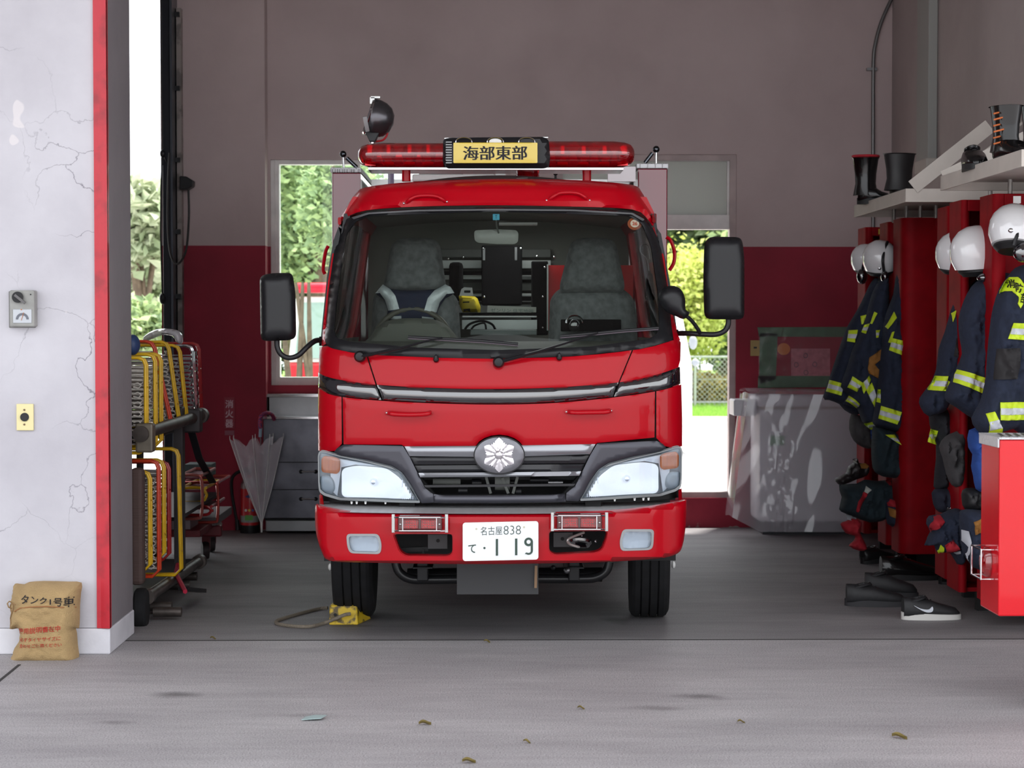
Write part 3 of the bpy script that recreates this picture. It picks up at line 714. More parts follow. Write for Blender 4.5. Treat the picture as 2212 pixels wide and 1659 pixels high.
# rear-view mirror, stickers
p = W(1072, 480, 8.88)
mr = MB(); sheet(mr, plane(8.93), rquad([(1024,501),(1028,497),(1075,495),(1115,497),(1120,503),(1119,522),(1112,527),(1074,527),(1032,524),(1025,518)], 4), step=9, rnd=(4,.01), thick=.02)
mo = mr.build('interior_mirror', mat('mirror_back', (150,152,146), .4), truck)
MB().tube([W(1072,476,8.84), W(1073,490,8.88), W(1077,503,8.93)], .004, 8).build('mirror_stalk', GRY, mo)
s1 = part('sticker', Sc, rr(1064.5,462,1079,475,1), mat('sticker_blue', (84,176,204), .5), step=8, off=-.012, thick=.002, label='small blue square sticker')
text_on('sticker_letter', Sc, 'T', Q(1069.5,464.5,1074,472), INK, s1, off=-.008)
s2 = part('sticker', Sc, [(1371.5+15.5*math.cos(a*PI/12), 483+13.5*math.sin(a*PI/12)) for a in range(24)], mat('sticker_orange', (190,92,48), .5), step=7, off=-.012, thick=.002, label='round orange inspection sticker')
part('sticker_centre', Sc, [(1371.5+9.5*math.cos(a*PI/10), 482.5+8.5*math.sin(a*PI/10)) for a in range(20)], mat('sticker_cream', (222,208,190), .6), step=7, off=-.008, thick=.002, parent=s2)
text_on('sticker_number', Sc, '26', Q(1366,478.5,1377,486.5), mat('sticker_ink', (170,70,40), .6), s2, off=-.004, bold=.02)
# rear cabin fittings
sv = mat('rack_aluminium', (196,200,198), .35, metal=.3)
dk = mat('rack_black', (14,14,15), .85, spec=.1)
def rb(name, x0, y0, x1, y1, Y, t, m, bev=0): 
    a = W(x0, y1, Y); b = W(x1, y0, Y); return MB().box(a.x, b.x, Y, Y+t, a.z, b.z).build(name, m, truck, smooth=False, bevel=bev)
for k in range(7): rb('louvre_slat', 946, 538+k*24, 1190, 556+k*24, 10.50, .02, sv if k in (1,2,4,5) else mat('louvre_grey', (92,96,92), .5), .003)
rb('rack_post', 1040, 530, 1128, 660, 10.2, .10, dk, .01); rb('rack_rail', 1043, 536, 1048, 562, 10.12, .02, STL); rb('rack_rail', 1112, 534, 1117, 562, 10.12, .02, STL)
rb('rack_bar', 950, 586, 1180, 594, 10.42, .03, dk); rb('rack_bar', 950, 640, 1180, 650, 10.42, .03, dk)
rb('rack_post', 1148, 564, 1184, 724, 10.0, .06, dk, .006); rb('rack_post', 970, 566, 1000, 640, 10.0, .1, dk, .02)
rb('counter_edge', 998, 681, 1160, 686, 9.9, .03, mat('counter_edge_white', (238,240,238), .2, metal=.2), .004)
rb('counter_panel', 998, 691, 1160, 711, 9.92, .05, sv); rb('counter_top', 996, 676, 1160, 681, 9.88, .3, dk)
rb('tray_edge', 1016, 712, 1160, 724, 9.6, .03, mat('tray_grey', (96,104,102), .4), .004)
ro = rb('red_cabinet_door', 1184, 573, 1448-80, 714, 10.02, .03, mat('cab_door_red', (206,16,24), .4)); rb('cabinet_edge', 1181, 571, 1184.5, 714, 10.0, .04, sv)
for px, py in ((1176.5,577.5),(1172.5,641),(1172,708),(968,559),(1000,556),(1160,554),(1197,555),(1043,537),(1125,537),(1046,641)):
    p = W(px, py, 9.98); MB().ball(p, .006, 8, 6).build('rivet', CHR, truck)
m = MB(); m.tube(smooth([W(1004,712,9.75), W(1015,700,9.75), W(1040,693,9.75), W(1062,700,9.75), W(1070,712,9.75)], 5, False), .006, 6); m.build('hose_loop', dk, truck)
m = MB(); m.tube(smooth([W(1018,712,9.72), W(1026,703,9.72), W(1046,698,9.72), W(1050,712,9.72)], 5, False), .005, 6); m.build('hose_loop', dk, truck)
MB().lathe(W(1404,648,8.98), (0,0,1), [(.02,0),(.024,.015),(.016,.07),(.012,.12),(0,.13)], 16).build('map_lamp', dk, truck)
MB().ball(W(1404,641,8.97), .02, 12, 6, (1,.6,.35)).build('map_lamp_lens', WHT, truck)
MB().tube(smooth([W(1402,585,8.98), W(1398,560,8.98), W(1384,545,8.98), W(1386,530,8.98), W(1400,532,8.98), W(1404,560,8.98)], 4, False), .003, 6).build('lamp_wire', STL, truck)
rb('radio_unit', 1212, 690, 1342, 716, 9.28, .06, dk, .004)
# ---- wipers, nozzles, grab handles
def off(S, px, py, o): p = S(px, py); return Vector((p.x, p.y-o, p.z))
for arm, bl in (([(778,770),(800,766),(860,753),(905,741),(956,729)], [(882,727.5),(950,731),(1040,736),(1119,743)]), ([(1077,782),(1100,776),(1160,760),(1237,736),(1290,720)], [(1210,726),(1290,719),(1350,713),(1421,708)])):
    w_ = MB().tube([off(Sc, *q, .035 if i else .03) for i, q in enumerate(arm)], [.014, .013, .011, .008, .006], 8, flat=.6).build('wiper', BLK, truck)
    p = off(Sc, *arm[0], .0); MB().lathe(p, (0,-1,0), [(.026, 0), (.026, .03), (.018, .045), (0, .048)], 16).build('wiper_pivot', BLK, w_)
    MB().tube([off(Sc, *q, .02) for q in bl], .006, 6).build('wiper_blade', BLK, w_)
    MB().tube([off(Sc, q[0], q[1]+3.5, .012) for q in bl], .004, 6).build('blade_rubber', mat('blade_mauve', (86,74,84), .4), w_)
    a, b = (arm[-1], bl[1]); MB().tube([off(Sc, *arm[-2], .035), off(Sc, *a, .03), off(Sc, *b, .025)], .004, 6).build('wiper_link', BLK, w_)
for px, py in ((942,775), (1208,771)):
    p = off(Sc, px, py+2, 0); n_ = MB().lathe(p, (0,-1,.12), [(.013, 0), (.013, .012), (.008, .02)], 14).build('washer_nozzle', BLK, truck)
    MB().lathe(p+Vector((0,-.016,.006)), (0,-.3,1), [(.009, -.008), (.007, .012), (0, .02)], 12).build('nozzle_tip', BLK, n_)
def grab(name, pts, r, feet, so=.045, m_=RED):
    P = [off(Sc, *pts[0], .004)]+[off(Sc, *q, so) for q in pts[1:-1]]+[off(Sc, *pts[-1], .004)]
    g = MB().tube(smooth(P, 5, False), r, 10).build(name, m_, truck)
    for q in feet:
        p = off(Sc, *q, -.002); MB().lathe(p, (0,-1,0), [(.011, 0), (.011, .006), (0, .008)], 14).build('foot', RED, g); MB().ball(p+Vector((0,-.011,0)), .0055, 10, 6).build('bolt', CHR, g)
grab('grab_handle', [(878,438),(887,431),(900,425),(922,423),(944,425),(954,430),(962,436)], .008, [(872.5,439.5),(965.5,436)], .03)
grab('grab_handle', [(1186,432),(1195,425),(1208,418),(1230,416.5),(1250,419),(1262,426),(1268,432)], .008, [(1180.5,433),(1273.5,433)], .03)
grab('grab_handle', [(840,892),(846,892.5),(856,894),(886,895),(915,894),(926,892),(929,891)], .010, [(835.5,891.5),(931.5,891.5)], .045)
grab('grab_handle', [(1228,889.5),(1234,889.5),(1245,890.5),(1272,890),(1302,889.5),(1313,888),(1316,887)], .010, [(1223.5,889.5),(1320,887)], .045)
# ---- bumper
BP = smooth([(680,1094),(690,1096),(737,1105),(781,1109),(914,1112),(1047,1112.5),(1180,1110.5),(1313,1106),(1400,1098),(1473,1084.5),(1484,1084),(1483.5,1120),(1481.5,1148),(1476,1180),(1464,1198),(1424,1208),(1313,1215.5),(1180,1219),(1047,1220.5),(914,1219.5),(781,1217),(711,1213),(694,1194),(683,1160),(679.5,1131)], 3)
HO1 = rquad([(848,1153),(976,1153),(979,1158),(979,1196),(970,1203),(876,1202),(862,1193)], 8)
HO2 = rquad([(1184,1147),(1313,1146),(1312,1160),(1302,1188),(1288,1195),(1196,1200),(1184,1192)], 8)
FG1 = rquad([(748,1153),(818,1153),(825,1176),(822,1197),(756,1195),(750,1180)], 9); FG2 = rquad([(1345,1143),(1413,1143),(1411,1180),(1405,1188),(1341,1190),(1338,1170)], 9)
PLH = rr(995.5,1121,1167,1213,7)
bum = part('bumper', Sb, BP, RED, holes=[HO1, HO2, FG1, FG2], step=9, off=0, rnd=(9, .03), thick=.06, rh=False)
for H in (HO1, HO2): part('opening_lip', Sb, H, RED, holes=[[(sum(x for x, y in H)/len(H)*.035+x*.965, sum(y for x, y in H)/len(H)*.05+y*.95) for x, y in H]], step=6, off=-.012, thick=.07, parent=bum)
m = MB(); m.grid(lambda u, v: (CX+(-.825+1.65*u), (bumY(CX-.825+1.65*u, .6)+.012)*(1-v)+8.80*v, W(1080, 1111.0, 8.27).z+.002+.0125*0), 40, 3)
def trm():
    m_, t, p = nodes_of('tread_plate'); tc = N(t, 'ShaderNodeTexCoord'); mp = N(t, 'ShaderNodeMapping'); t.links.new(tc.outputs['Object'], mp.inputs[0]); mp.inputs['Scale'].default_value = (34, 34, 34); mp.inputs['Rotation'].default_value = (0, 0, .785)
    ck = N(t, 'ShaderNodeTexWave', wave_type='BANDS', Scale=1.0); t.links.new(mp.outputs[0], ck.inputs['Vector'])
    ck2 = N(t, 'ShaderNodeTexChecker', Scale=1.0); t.links.new(mp.outputs[0], ck2.inputs['Vector'])
    mu = N(t, 'ShaderNodeMath', operation='MULTIPLY'); t.links.new(ck.outputs['Fac'], mu.inputs[0]); t.links.new(ck2.outputs['Fac'], mu.inputs[1])
    p.inputs['Base Color'].default_value = lin((196,196,198)); p.inputs['Metallic'].default_value = .35; p.inputs['Roughness'].default_value = .4
    b = N(t, 'ShaderNodeBump', Strength=.8, Distance=.004); t.links.new(mu.outputs[0], b.inputs['Height']); t.links.new(b.outputs[0], p.inputs['Normal']); return m_
TRD = trm()
m.build('tread_step', TRD, bum)
for F_ in (FG1, FG2):
    cx_ = sum(x for x, y in F_)/len(F_); cy_ = sum(y for x, y in F_)/len(F_)
    fo = part('fog_light', Sb, F_, mat('fog_housing', (120,122,124), .3, metal=.5), step=7, off=-.045, thick=.03)
    part('fog_rim', Sb, F_, mat('fog_rim', (150,152,154), .3, metal=.3), holes=[[(cx_+(x-cx_)*.86, cy_+(y-cy_)*.80) for x, y in F_]], step=6, off=.004, thick=.03, parent=fo)
    part('fog_reflector', Sb, [(cx_+(x-cx_)*.86, cy_+(y-cy_)*.8) for x, y in F_], REFLS, step=5, off=-.02, thick=.004, hf=lambda x, y, a=cx_, b=cy_: -.006*(1-min(1, ((x-a)/34)**2+((y-b)/20)**2)), parent=fo)
    part('fog_lens', Sb, [(cx_+(x-cx_)*.86, cy_+(y-cy_)*.8) for x, y in F_], LENS, step=6, off=.002, thick=.003, hf=lambda x, y: .002*math.sin(x*1.6), parent=fo)
# inside of the bumper openings
rbb = lambda n, x0, y0, x1, y1, Y, t, m, bev=0, par=None: (lambda a, b: MB().box(a.x, b.x, Y, Y+t, a.z, b.z).build(n, m, par or truck, smooth=False, bevel=bev))(W(x0,y1,Y), W(x1,y0,Y))
rbb('bumper_backing', 700, 1120, 1460, 1212, 8.62, .04, BLKM)
for x0, x1, yy, hx in ((924,967,1154,946),(1195,1238,1150,1215)):
    tp_ = rbb('tow_plate', x0, yy, x1, yy+32, 8.42, .02, mat('tow_plate_grey', (62,62,64), .5), .002)
    MB().cyl(W(hx, yy+14, 8.415), W(hx, yy+14, 8.425), .008, n=12).build('tow_hole', BLKM, tp_)
MB().tube(smooth([W(1262,1150,8.40), W(1236,1160,8.38), W(1226,1167,8.37), W(1232,1176,8.38), W(1252,1182,8.40)], 5, False), [.006]*20+[.004], 8).build('tow_hook', mat('worn_hook', (196,194,190), .35, metal=.5), truck)
MB().tube(smooth([W(1234,1168,8.42), W(1250,1164,8.41), W(1270,1168,8.42), W(1268,1177,8.44), W(1246,1176,8.44)], 5, True), .014, 8, closed=True).build('tow_shackle', BLKG, truck)
for q in ((1287,1169), (1256,1158)): MB().ball(W(*q, 8.42), .007, 8, 6).build('bolt', CHR, truck)
MB().bar(W(864,1188,8.5), W(925,1186,8.5), .01, .02).build('frame_bracket', BLK, truck, smooth=False); MB().bar(W(914,1186,8.48), W(914,1206,8.48), .008, .008, (0,1,0)).build('frame_bracket', BLK, truck, smooth=False)
# number plate
pl = part('number_plate', plane(8.235), rr(999.5,1127.5,1163,1210.5,6), mat('plate_white', (236,238,240), .35), step=14, thick=.004, rnd=(2,.002))
for v in pl.data.vertices: v.co.z += .0235*(v.co.x)/1.0*.9       # slight tilt of the plate
Pp = lambda x, y: (lambda p: Vector((p.x, p.y, p.z+.0211*(p.x-CX))))(W(x, y, 8.235))
DG = mat('plate_green', (48,70,60), .5)
text_on('plate_lettering', Pp, '名古屋', [(1038,1137),(1084.5,1136.5),(1085,1155),(1038.5,1155.5)], DG, pl, .002, -.006); text_on('plate_lettering', Pp, '838', [(1088,1136),(1125,1136),(1125,1155),(1088,1155)], DG, pl, .002, -.018)
text_on('plate_lettering', Pp, 'て', [(1011.5,1175),(1028,1175),(1028,1193),(1011.5,1193)], DG, pl, .002, .01)
MB().cyl(Pp(1046.5,1183)+Vector((0,-.0005,0)), Pp(1046.5,1183)+Vector((0,-.002,0)), .0048, n=12).build('plate_dot', DG, pl)
def pstroke(name, pts, wd, mt=DG, par=pl):
    P = [Pp(*q)+Vector((0,-.0015,0)) for q in pts]; return MB().tube(P, wd, 6, flat=.25).build(name, mt, par)
def numeral(name, poly, holes=()): sheet_ = sheet(MB(), Pp, poly, holes, 4, .002, .001).build(name, DG, pl, smooth=False); return sheet_
numeral('plate_numeral', Q(1071,1164,1075.8,1200)); numeral('plate_numeral', Q(1112.5,1164,1117.5,1200))
def arc(cx, cy, r, a0, a1, n=14, ry=None): return [(cx+r*math.cos(math.radians(a0+(a1-a0)*k/n)), cy+(ry or r)*math.sin(math.radians(a0+(a1-a0)*k/n))) for k in range(n+1)]
nine = arc(1141.8,1171.5,9.2,0,-360+60,24)[:-1]
O9 = arc(1141.8,1171.8,9.4,0,-180,12)+arc(1141.8,1171.8,9.4,180,75,6)+[(1146.4,1180.2),(1146.4,1190)]+arc(1142,1191,4.6,0,110,5)+[(1136.5,1194.5),(1133.6,1197.5)]+arc(1142,1190.5,9.2,125,0,6)
numeral('plate_numeral', O9, [arc(1141.8,1171.6,4.6,0,345,12)])
for x, y in ((1029,1141.5),(1132,1139.8)): MB().cyl(Pp(x,y)+Vector((0,-.0005,0)), Pp(x,y)+Vector((0,-.002,0)), .0045, n=12).build('plate_bolt', mat('brassy', (200,196,176), .4), pl)
# flashers in wire guards
FRD = mat('flasher_red', (150, 10, 22), .12, coat=1, nz=(60, .6)); FDK = mat('flasher_dark', (80, 8, 14), .2, coat=1)
for (x0, y0, x1, y1, dy) in ((848,1115,965,1150,-.4), (1192,1111,1311,1147,-.8)):
    cx_ = (x0+x1)/2
    hs = rbb('warning_light', x0+11, y0, x1-10, y1, 8.20, .06, FDK, .008)
    rbb('flasher_lens', x0+23, y0+7, cx_-2.5, y1-7, 8.185, .02, FRD, .003, hs); rbb('flasher_lens', cx_+2.5, y0+7, x1-23, y1-7, 8.185, .02, FRD, .003, hs)
    for r in range(3):
        for c_ in range(5):
            for s in (-1, 1):
                if s < 0 or 1: MB().box(*(lambda a: (a.x-.0022, a.x+.0022, 8.182, 8.186, a.z-.0015, a.z+.0015))(W(cx_+s*(9+c_*5), y0+12+r*5.5, 8.185))).build('led', mat('led_red', (230,30,40), .3), hs, smooth=False)
    for x in (x0+17, x1-16): MB().ball(W(x, (y0+y1)/2, 8.195), .005, 8, 6).build('screw', CHR, hs)
    for y in (y0+3, y1-3): MB().tube([W(x0+5, y, 8.20), W(x0+14, y, 8.17), W(x1-14, y, 8.17), W(x1-5, y, 8.20)], .0035, 8).build('guard_wire', CHR, hs)
    for x in (x0+22, x1-22): MB().tube([W(x, y0+3, 8.17), W(x, y1-3, 8.17)], .003, 8).build('guard_wire', CHR, hs)
    for x in (x0-2, x1-4):
        bk = rbb('guard_bracket', x, y0-4, x+7, y1+1, 8.215, .012, ALU, .002, hs)
# ---- underside
m = MB()
def ud(name, x0, y0, x1, y1, Y, t, m_, bev=0): return rbb(name, x0, y0, x1, y1, Y, t, m_, bev)
fl = ud('mud_flap', 987, 1216, 1163, 1284, 8.62, .008, mat('flap_rubber', (58,58,60), .55))
MB().bar(W(1158,1222,8.6), W(1157,1270,8.6), .012, .006, (0,1,0)).build('flap_clip', mat('rusty_clip', (150,120,90), .6), fl, smooth=False)
UND = mat('underside_gloss', (30,30,32), .3)
MB().tube(smooth([W(855,1215,9.0), W(862,1235,9.0), W(885,1250,9.0), W(930,1252,9.0), W(1080,1250,9.0), W(1250,1250,9.0), W(1290,1246,9.0), W(1310,1232,9.0), W(1316,1213,9.0)], 4, False), .022, 10).build('stabiliser_bar', UND, truck)
MB().tube([W(880,1243,9.15), W(1300,1241,9.15)], .035, 12).build('front_axle', UND, truck)
for x in (913, 1240): ud('spring_clamp', x-12, 1210, x+12, 1256, 8.95, .12, BLK, .006); ud('spring_clamp', x-22, 1225, x+22, 1229, 8.9, .16, UND, .003)
for x in (-.42, .42): MB().box(CX+x-.035, CX+x+.035, 8.6, 13.0, .52, .66).build('chassis_rail', BLKM, truck, smooth=False)
MB().box(CX-.3, CX+.3, 9.3, 10.4, .32, .7).build('engine_sump', BLKM, truck, bevel=.04, smooth=False)
for k, (px, py) in enumerate(((1030,1226), (1062,1230), (1195,1226), (1225,1232))): MB().ball(W(px, py, 8.85), .012+.004*(k%2), 8, 6).build('underside_bolt', STL if k % 2 else BLK, truck)
# tyres
def tyre(xc, w_, Y, r, steer=0, name='front_wheel', two=False):
    c = Vector((xc, Y, r)); ax = Vector((math.cos(steer), math.sin(steer), 0))
    R = r; pr = []; h = w_/2
    prof_ = [(R*.60, -h*.8), (R*.80, -h), (R*.92, -h*.98), (R*.975, -h*.86), (R, -h*.70)]
    gx = [-.42, 0, .42]
    for g in gx: prof_ += [(R, h*(g-.045)), (R-.011, h*(g-.035)), (R-.011, h*(g+.035)), (R, h*(g+.045))]
    prof_ += [(R, h*.70), (R*.975, h*.86), (R*.92, h*.98), (R*.80, h), (R*.60, h*.8)]
    t_ = MB().lathe(c, ax, prof_, 56, xd=(0,0,1)).build('tyre', RUB, truck, ang=25); t_.name = name
    MB().lathe(c, ax, [(R*.6, -h*.7), (R*.55, -h*.5), (R*.2, -h*.4), (.05, -h*.6)], 28).build('rim', mat('rim_red', (120,20,26), .4), t_)
    MB().lathe(c, ax, [(.05, h*.4), (R*.3, h*.4), (R*.58, h*.2), (R*.6, h*.7)], 28).build('rim', _m['rim_red'], t_)
    return t_
tyre(W(768,1240,9.32).x, .195, 9.33, .385, .012); tyre(W(1401,1240,9.32).x, .195, 9.33, .385, -.06)
for xc in (-.73, -.52, .59, .80): tyre(xc, .19, 12.15, .385, 0, 'rear_wheel')
for px, py in ((713,1225), (1455,1220)):
    MB().ball(W(px, py, 9.25), .012, 10, 8, (.8,1,1.5)).build('corner_marker', WHT, truck)
# ---- door mirrors
PM = lambda Y, lean=0: plane(Y)
def mirror(outer, Y, arm, r, ridge=None):
    m = MB(); S = puff(m, Y, rquad(outer, 12), .055, 8, 26, .0, back=.4); o = m.build('door_mirror', BLK, truck, ang=60)
    MB().tube(smooth(arm, 5, False), r, 10).build('mirror_arm', BLK, o)
    g = MB(); sheet(g, plane(Y+.035), [((x-outer[0][0])*.0+x, y) for x, y in rquad([(q[0]+(6 if q[0] < sum(p[0] for p in outer)/len(outer) else -6), q[1]+(8 if q[1] < sum(p[1] for p in outer)/len(outer) else -8)) for q in outer], 10)], step=20, thick=.003); g.build('mirror_glass', mat('mirror_silver', (220,224,226), .02, metal=1), o)
    return o, S
m1, S1 = mirror([(561,596),(585,590),(632,589),(638,630),(640,728),(628,735),(570,737),(563,730)], 8.75, [W(598,728,8.78), W(599,750,8.78), W(608,766,8.78), W(625,773,8.78), W(645,767,8.78), W(665,748,8.8), W(682,736,8.85), W(700,735,8.95)], .0125)
m2, S2 = mirror([(1527,516),(1540,511),(1596,512),(1604,520),(1608,560),(1608,684),(1600,690),(1530,690),(1521,682),(1519,600),(1521,530)], 8.75, [W(1573,685,8.78), W(1573,700,8.78), W(1566,714,8.78), W(1548,722,8.78), W(1520,722,8.8), W(1480,720,8.85), W(1452,721,8.95)], .0125)
0 and part('mirror_ridge', S2, [(1535,520),(1542,520),(1557,590),(1561,684),(1556,686),(1547,600)], BLK, step=6, off=.004, rnd=(6,.006), thick=.01, parent=m2)
o_ = MB(); S3 = puff(o_, 8.7, smooth([(1422,645),(1430,625),(1450,617),(1470,624),(1480,645),(1481,668),(1490,676),(1478,689),(1462,684),(1438,672)], 3), .05, 7, 22, 0, back=.3); um = o_.build('round_mirror', BLK, truck, ang=60)
MB().tube(smooth([W(1482,682,8.72), W(1496,695,8.75), W(1508,712,8.78), W(1512,720,8.8)], 4, False), .009, 8).build('mirror_arm', BLK, um)
MB().cyl(W(1440,722,8.95), W(1465,722,8.95), .022, n=14).build('mirror_mount', BLK, truck); MB().cyl(W(690,737,8.95), W(712,737,8.95), .022, n=14).build('mirror_mount', BLK, truck)
# ---- light bar
LY = 9.12
DOME = bpy.data.materials.new('red_dome'); DOME.use_nodes = True; p = DOME.node_tree.nodes['Principled BSDF']
p.inputs['Base Color'].default_value = (.55, .004, .012, 1); p.inputs['Roughness'].default_value = .06; p.inputs['Transmission Weight'].default_value = .75; p.inputs['IOR'].default_value = 1.3; p.inputs['Coat Weight'].default_value = 1; p.inputs['Coat IOR'].default_value = 1.9
lb = rbb('light_bar', 795, 361, 1347, 367.5, LY-.1, .22, CHR, .003)
def dome(x0, x1, y0, y1, end):
    a = W(x0, (y0+y1)/2, LY); b = W(x1, (y0+y1)/2, LY); hh = (y1-y0)/2*LY/F
    prof_ = [(0,0),(.55,.008),(.8,.025),(.95,.06),(1,.1)] if end < 0 else [(1,0)]
    L = (b-a).length; P = []
    if end < 0: P = [(0,0),(.5,.006),(.78,.022),(.92,.05),(1,.1),(1,L)]
    else: P = [(1,0),(1,L-.1),(.92,L-.05),(.78,L-.022),(.5,L-.006),(0,L)]
    m = MB().lathe(a, (1,0,0), [(r*hh, h) for r, h in P], 28, sx=1, sy=1, xd=(0,0,1))
    c0_ = a
    m.v = [(x, c0_.y+(y-c0_.y)*1.7, c0_.z+(z-c0_.z)) for x, y, z in m.v]
    return m.build('red_dome', DOME, lb)
dome(773, 960, 309, 363, -1); dome(1184, 1371, 305, 363, 1)
for px in (800, 840, 885, 925, 1215, 1260, 1305, 1345):
    p = W(px, 338, LY); MB().lathe(p+Vector((0,0,-.035)), (0,-.3,1), [(.012,0),(.028,.02),(.04,.05),(.03,.055),(.012,.02)], 16).build('rotator', mat('rotator_metal', (225,150,150), .15, metal=1), lb)
    rr_ = W(px, 352, LY-.05); MB().box(rr_.x-.025, rr_.x+.025, LY-.05, LY-.03, rr_.z-.012, rr_.z+.012).build('rotator_base', mat('rotator_red', (240,30,40), .3), lb, smooth=False)
cb = sheet(MB(), plane(LY-.13), rquad([(957,300),(968,297),(1176,295),(1186,302),(1189,340),(1186,360),(1175,363),(965,363),(956,350)], 6), step=10, rnd=(6,.02), thick=.26).build('speaker_housing', BLK, lb)
for k in range(9): MB().box(*(lambda a, b: (a.x, b.x, LY-.142, LY-.13, b.z, a.z))(W(962+k*2 if 0 else 963, 306+k*5.6, LY-.14), W(976, 308+k*5.6, LY-.14))).build('louvre', BLKG, lb, smooth=False)
for cx_ in (1002, 1070, 1138):
    MB().tube([W(cx_, 306, LY-.138)+Vector((.038*math.cos(a*PI/12), 0, .019+.0*a-.019+.02*math.sin(a*PI/12))) for a in range(25)], .0025, 6).build('speaker_ring', CHR, lb)
MB().lathe(W(1070, 306, LY-.135), (0,-1,0), [(.03,0),(.02,.005),(0,.006)], 20, sx=1, sy=.5, xd=(1,0,0)).build('speaker_centre', WHT, lb)
MB().tube([W(960,299,LY-.1), W(1184,297,LY-.1)], .004, 6).build('housing_lip', CHR, lb)
sg = sheet(MB(), plane(LY-.165), rr(979.5,308,1161,352,2), step=12, thick=.03, rnd=(1.5,.003)).build('sign_plate', mat('sign_yellow', (208,180,32), .15, coat=1), lb)
for dx_ in (-.9, 0, .9): text_on('sign_lettering', plane(LY-.165), '海部東部', [(1001+dx_,316),(1138+dx_,315),(1138+dx_,345),(1001+dx_,346)], INK, lb, .003+.0004*dx_, 0)
for x0, x1 in ((868,887),(1258,1277)): MB().cyl(W((x0+x1)/2, 392, LY), W((x0+x1)/2, 366, LY), .021, n=16).build('light_bar_stand', RED, truck)
bc = MB().lathe(W(1140,385,9.25), (0,0,1), [(.058,0),(.056,.015),(.05,.03),(.045,.045)], 20).build('small_beacon', DOME, truck)
MB().cyl(W(1140,385,9.25), W(1140,372,9.25), .02, n=12).build('beacon_core', _m['rotator_red'], bc)
# roof whip, small parts behind the bar
rbb('roof_box', 890, 376, 1070, 392, 9.9, .2, WHT, .01); rbb('roof_box', 905, 373, 1000, 377, 9.95, .1, BLK)
rbb('roof_pillar', 1070, 370, 1092, 392, 9.9, .05, ALU); MB().ball(W(1200,374,9.6), .013, 10, 8).build('roof_knob', BLK, truck); MB().cyl(W(1200,374,9.6), W(1200,388,9.6), .006, n=8).build('roof_knob_stem', BLK, truck)
rbb('roof_pillar', 838, 363, 851, 402, 10.5, .05, mat('violet_panel', (84,52,104), .2, coat=1)); rbb('roof_pillar', 1313, 360, 1373, 392, 10.5, .05, mat('pale_panel', (226,218,222), .3, coat=.5))
# ---- rear body
BY = 10.68
bl = W(717, 373, BY); br = W(1442, 364, BY)
PNL = mat('burgundy_gloss', (128, 20, 46), .08, coat=1)
MB().box(bl.x, br.x, BY+.2, 13.05, .75, 1.95).build('rear_body', PNL, truck, smooth=False, bevel=.01)
for x0, x1, y0 in ((717,779,373), (1378,1442,364)):
    a = W(x0, y0, BY); b = W(x1, y0, BY)
    lk = MB().box(a.x, b.x, BY, 13.0, .75, a.z).build('side_locker', PNL, truck, smooth=False, bevel=.006)
    MB().box(a.x-.008, b.x+.004, BY-.012, 13.0, a.z, a.z+.028).build('tread_cap', TRD, lk, smooth=False, bevel=.003)
a = W(790, 364, BY); b = W(1373, 373, BY); MB().box(a.x, b.x, BY+.5, 13.0, 1.9, b.z).build('roof_deck', ALU, truck, smooth=False)
MB().box(W(800,370,BY).x, W(856,370,BY).x, BY+.1, BY+.14, W(1,366,BY).z-.0, W(1,360,BY).z).build('tread_cap', TRD, truck, smooth=False)
for (bx, by, rx, ry, dx_, dy_) in ((741,333,743,366,771,362), (1417.5,322.5,1418,356,1393,352)):
    h = MB().ball(W(bx, by, BY), .0195, 14, 10).build('ball_knob', mat('dark_chrome', (90,94,100), .15, metal=1), truck)
    MB().cyl(W(bx, by+4, BY), W(rx, ry, BY), .0065, n=10).build('knob_rod', CHR, h); MB().cyl(W(bx+(8 if dx_ > bx else -8), by+8, BY), W(dx_, dy_, BY), .011, n=10).build('lever', mat('dark_chrome', (90,94,100), .15, metal=1), h)
# ---- searchlight
q = W(799, 252, 9.55)
ax = Vector((-.93, -.10, .30)).normalized()
sl = MB().lathe(q-ax*.03, -ax, [(.088,-.035),(.094,-.025),(.095,0),(.090,.03),(.074,.062),(.045,.084),(0,.093)], 28).build('searchlight', mat('lamp_grey_shell', (92,90,94), .25, metal=.8), truck)
MB().lathe(q-ax*.03, ax, [(.086,.034),(.05,.03),(0,.028)], 24).build('lamp_face', BLKG, sl)
MB().lathe(q-ax*.03, ax, [(.092,.028),(.097,.034),(.092,.042),(.086,.036)], 28).build('lamp_rim', CHR, sl)
MB().prism([W(784,276,9.5), W(820,276,9.5), W(818,290,9.5), W(810,306,9.5), W(798,306,9.5)], (0,.05,0)).build('yoke', BLK, sl, smooth=False, bevel=.004)
MB().bar(W(788,252,9.43), W(794,284,9.45), .02, .01, (0,1,0)).build('yoke_arm', STL, sl, smooth=False)
MB().cyl(W(804,300,9.53), W(803,372,9.53), .012, n=12).build('lamp_post', CHR, sl)
MB().box(*(lambda a, b: (a.x, b.x, 9.5, 9.53, b.z, a.z))(W(799,210,9.5), W(809,224,9.5))).build('lamp_tab', ALU, sl, smooth=False); MB().box(*(lambda a, b: (a.x, b.x, 9.5, 9.53, b.z, a.z))(W(801,208,9.5), W(821,212,9.5))).build('lamp_tab', ALU, sl, smooth=False)
MB().tube(smooth([W(822,270,9.55), W(833,274,9.55), W(837,288,9.55), W(828,302,9.55), W(810,306,9.55), W(798,308,9.55)], 5, False), .005, 8).build('lamp_cable', mat('red_cable', (170,24,34), .4), sl)

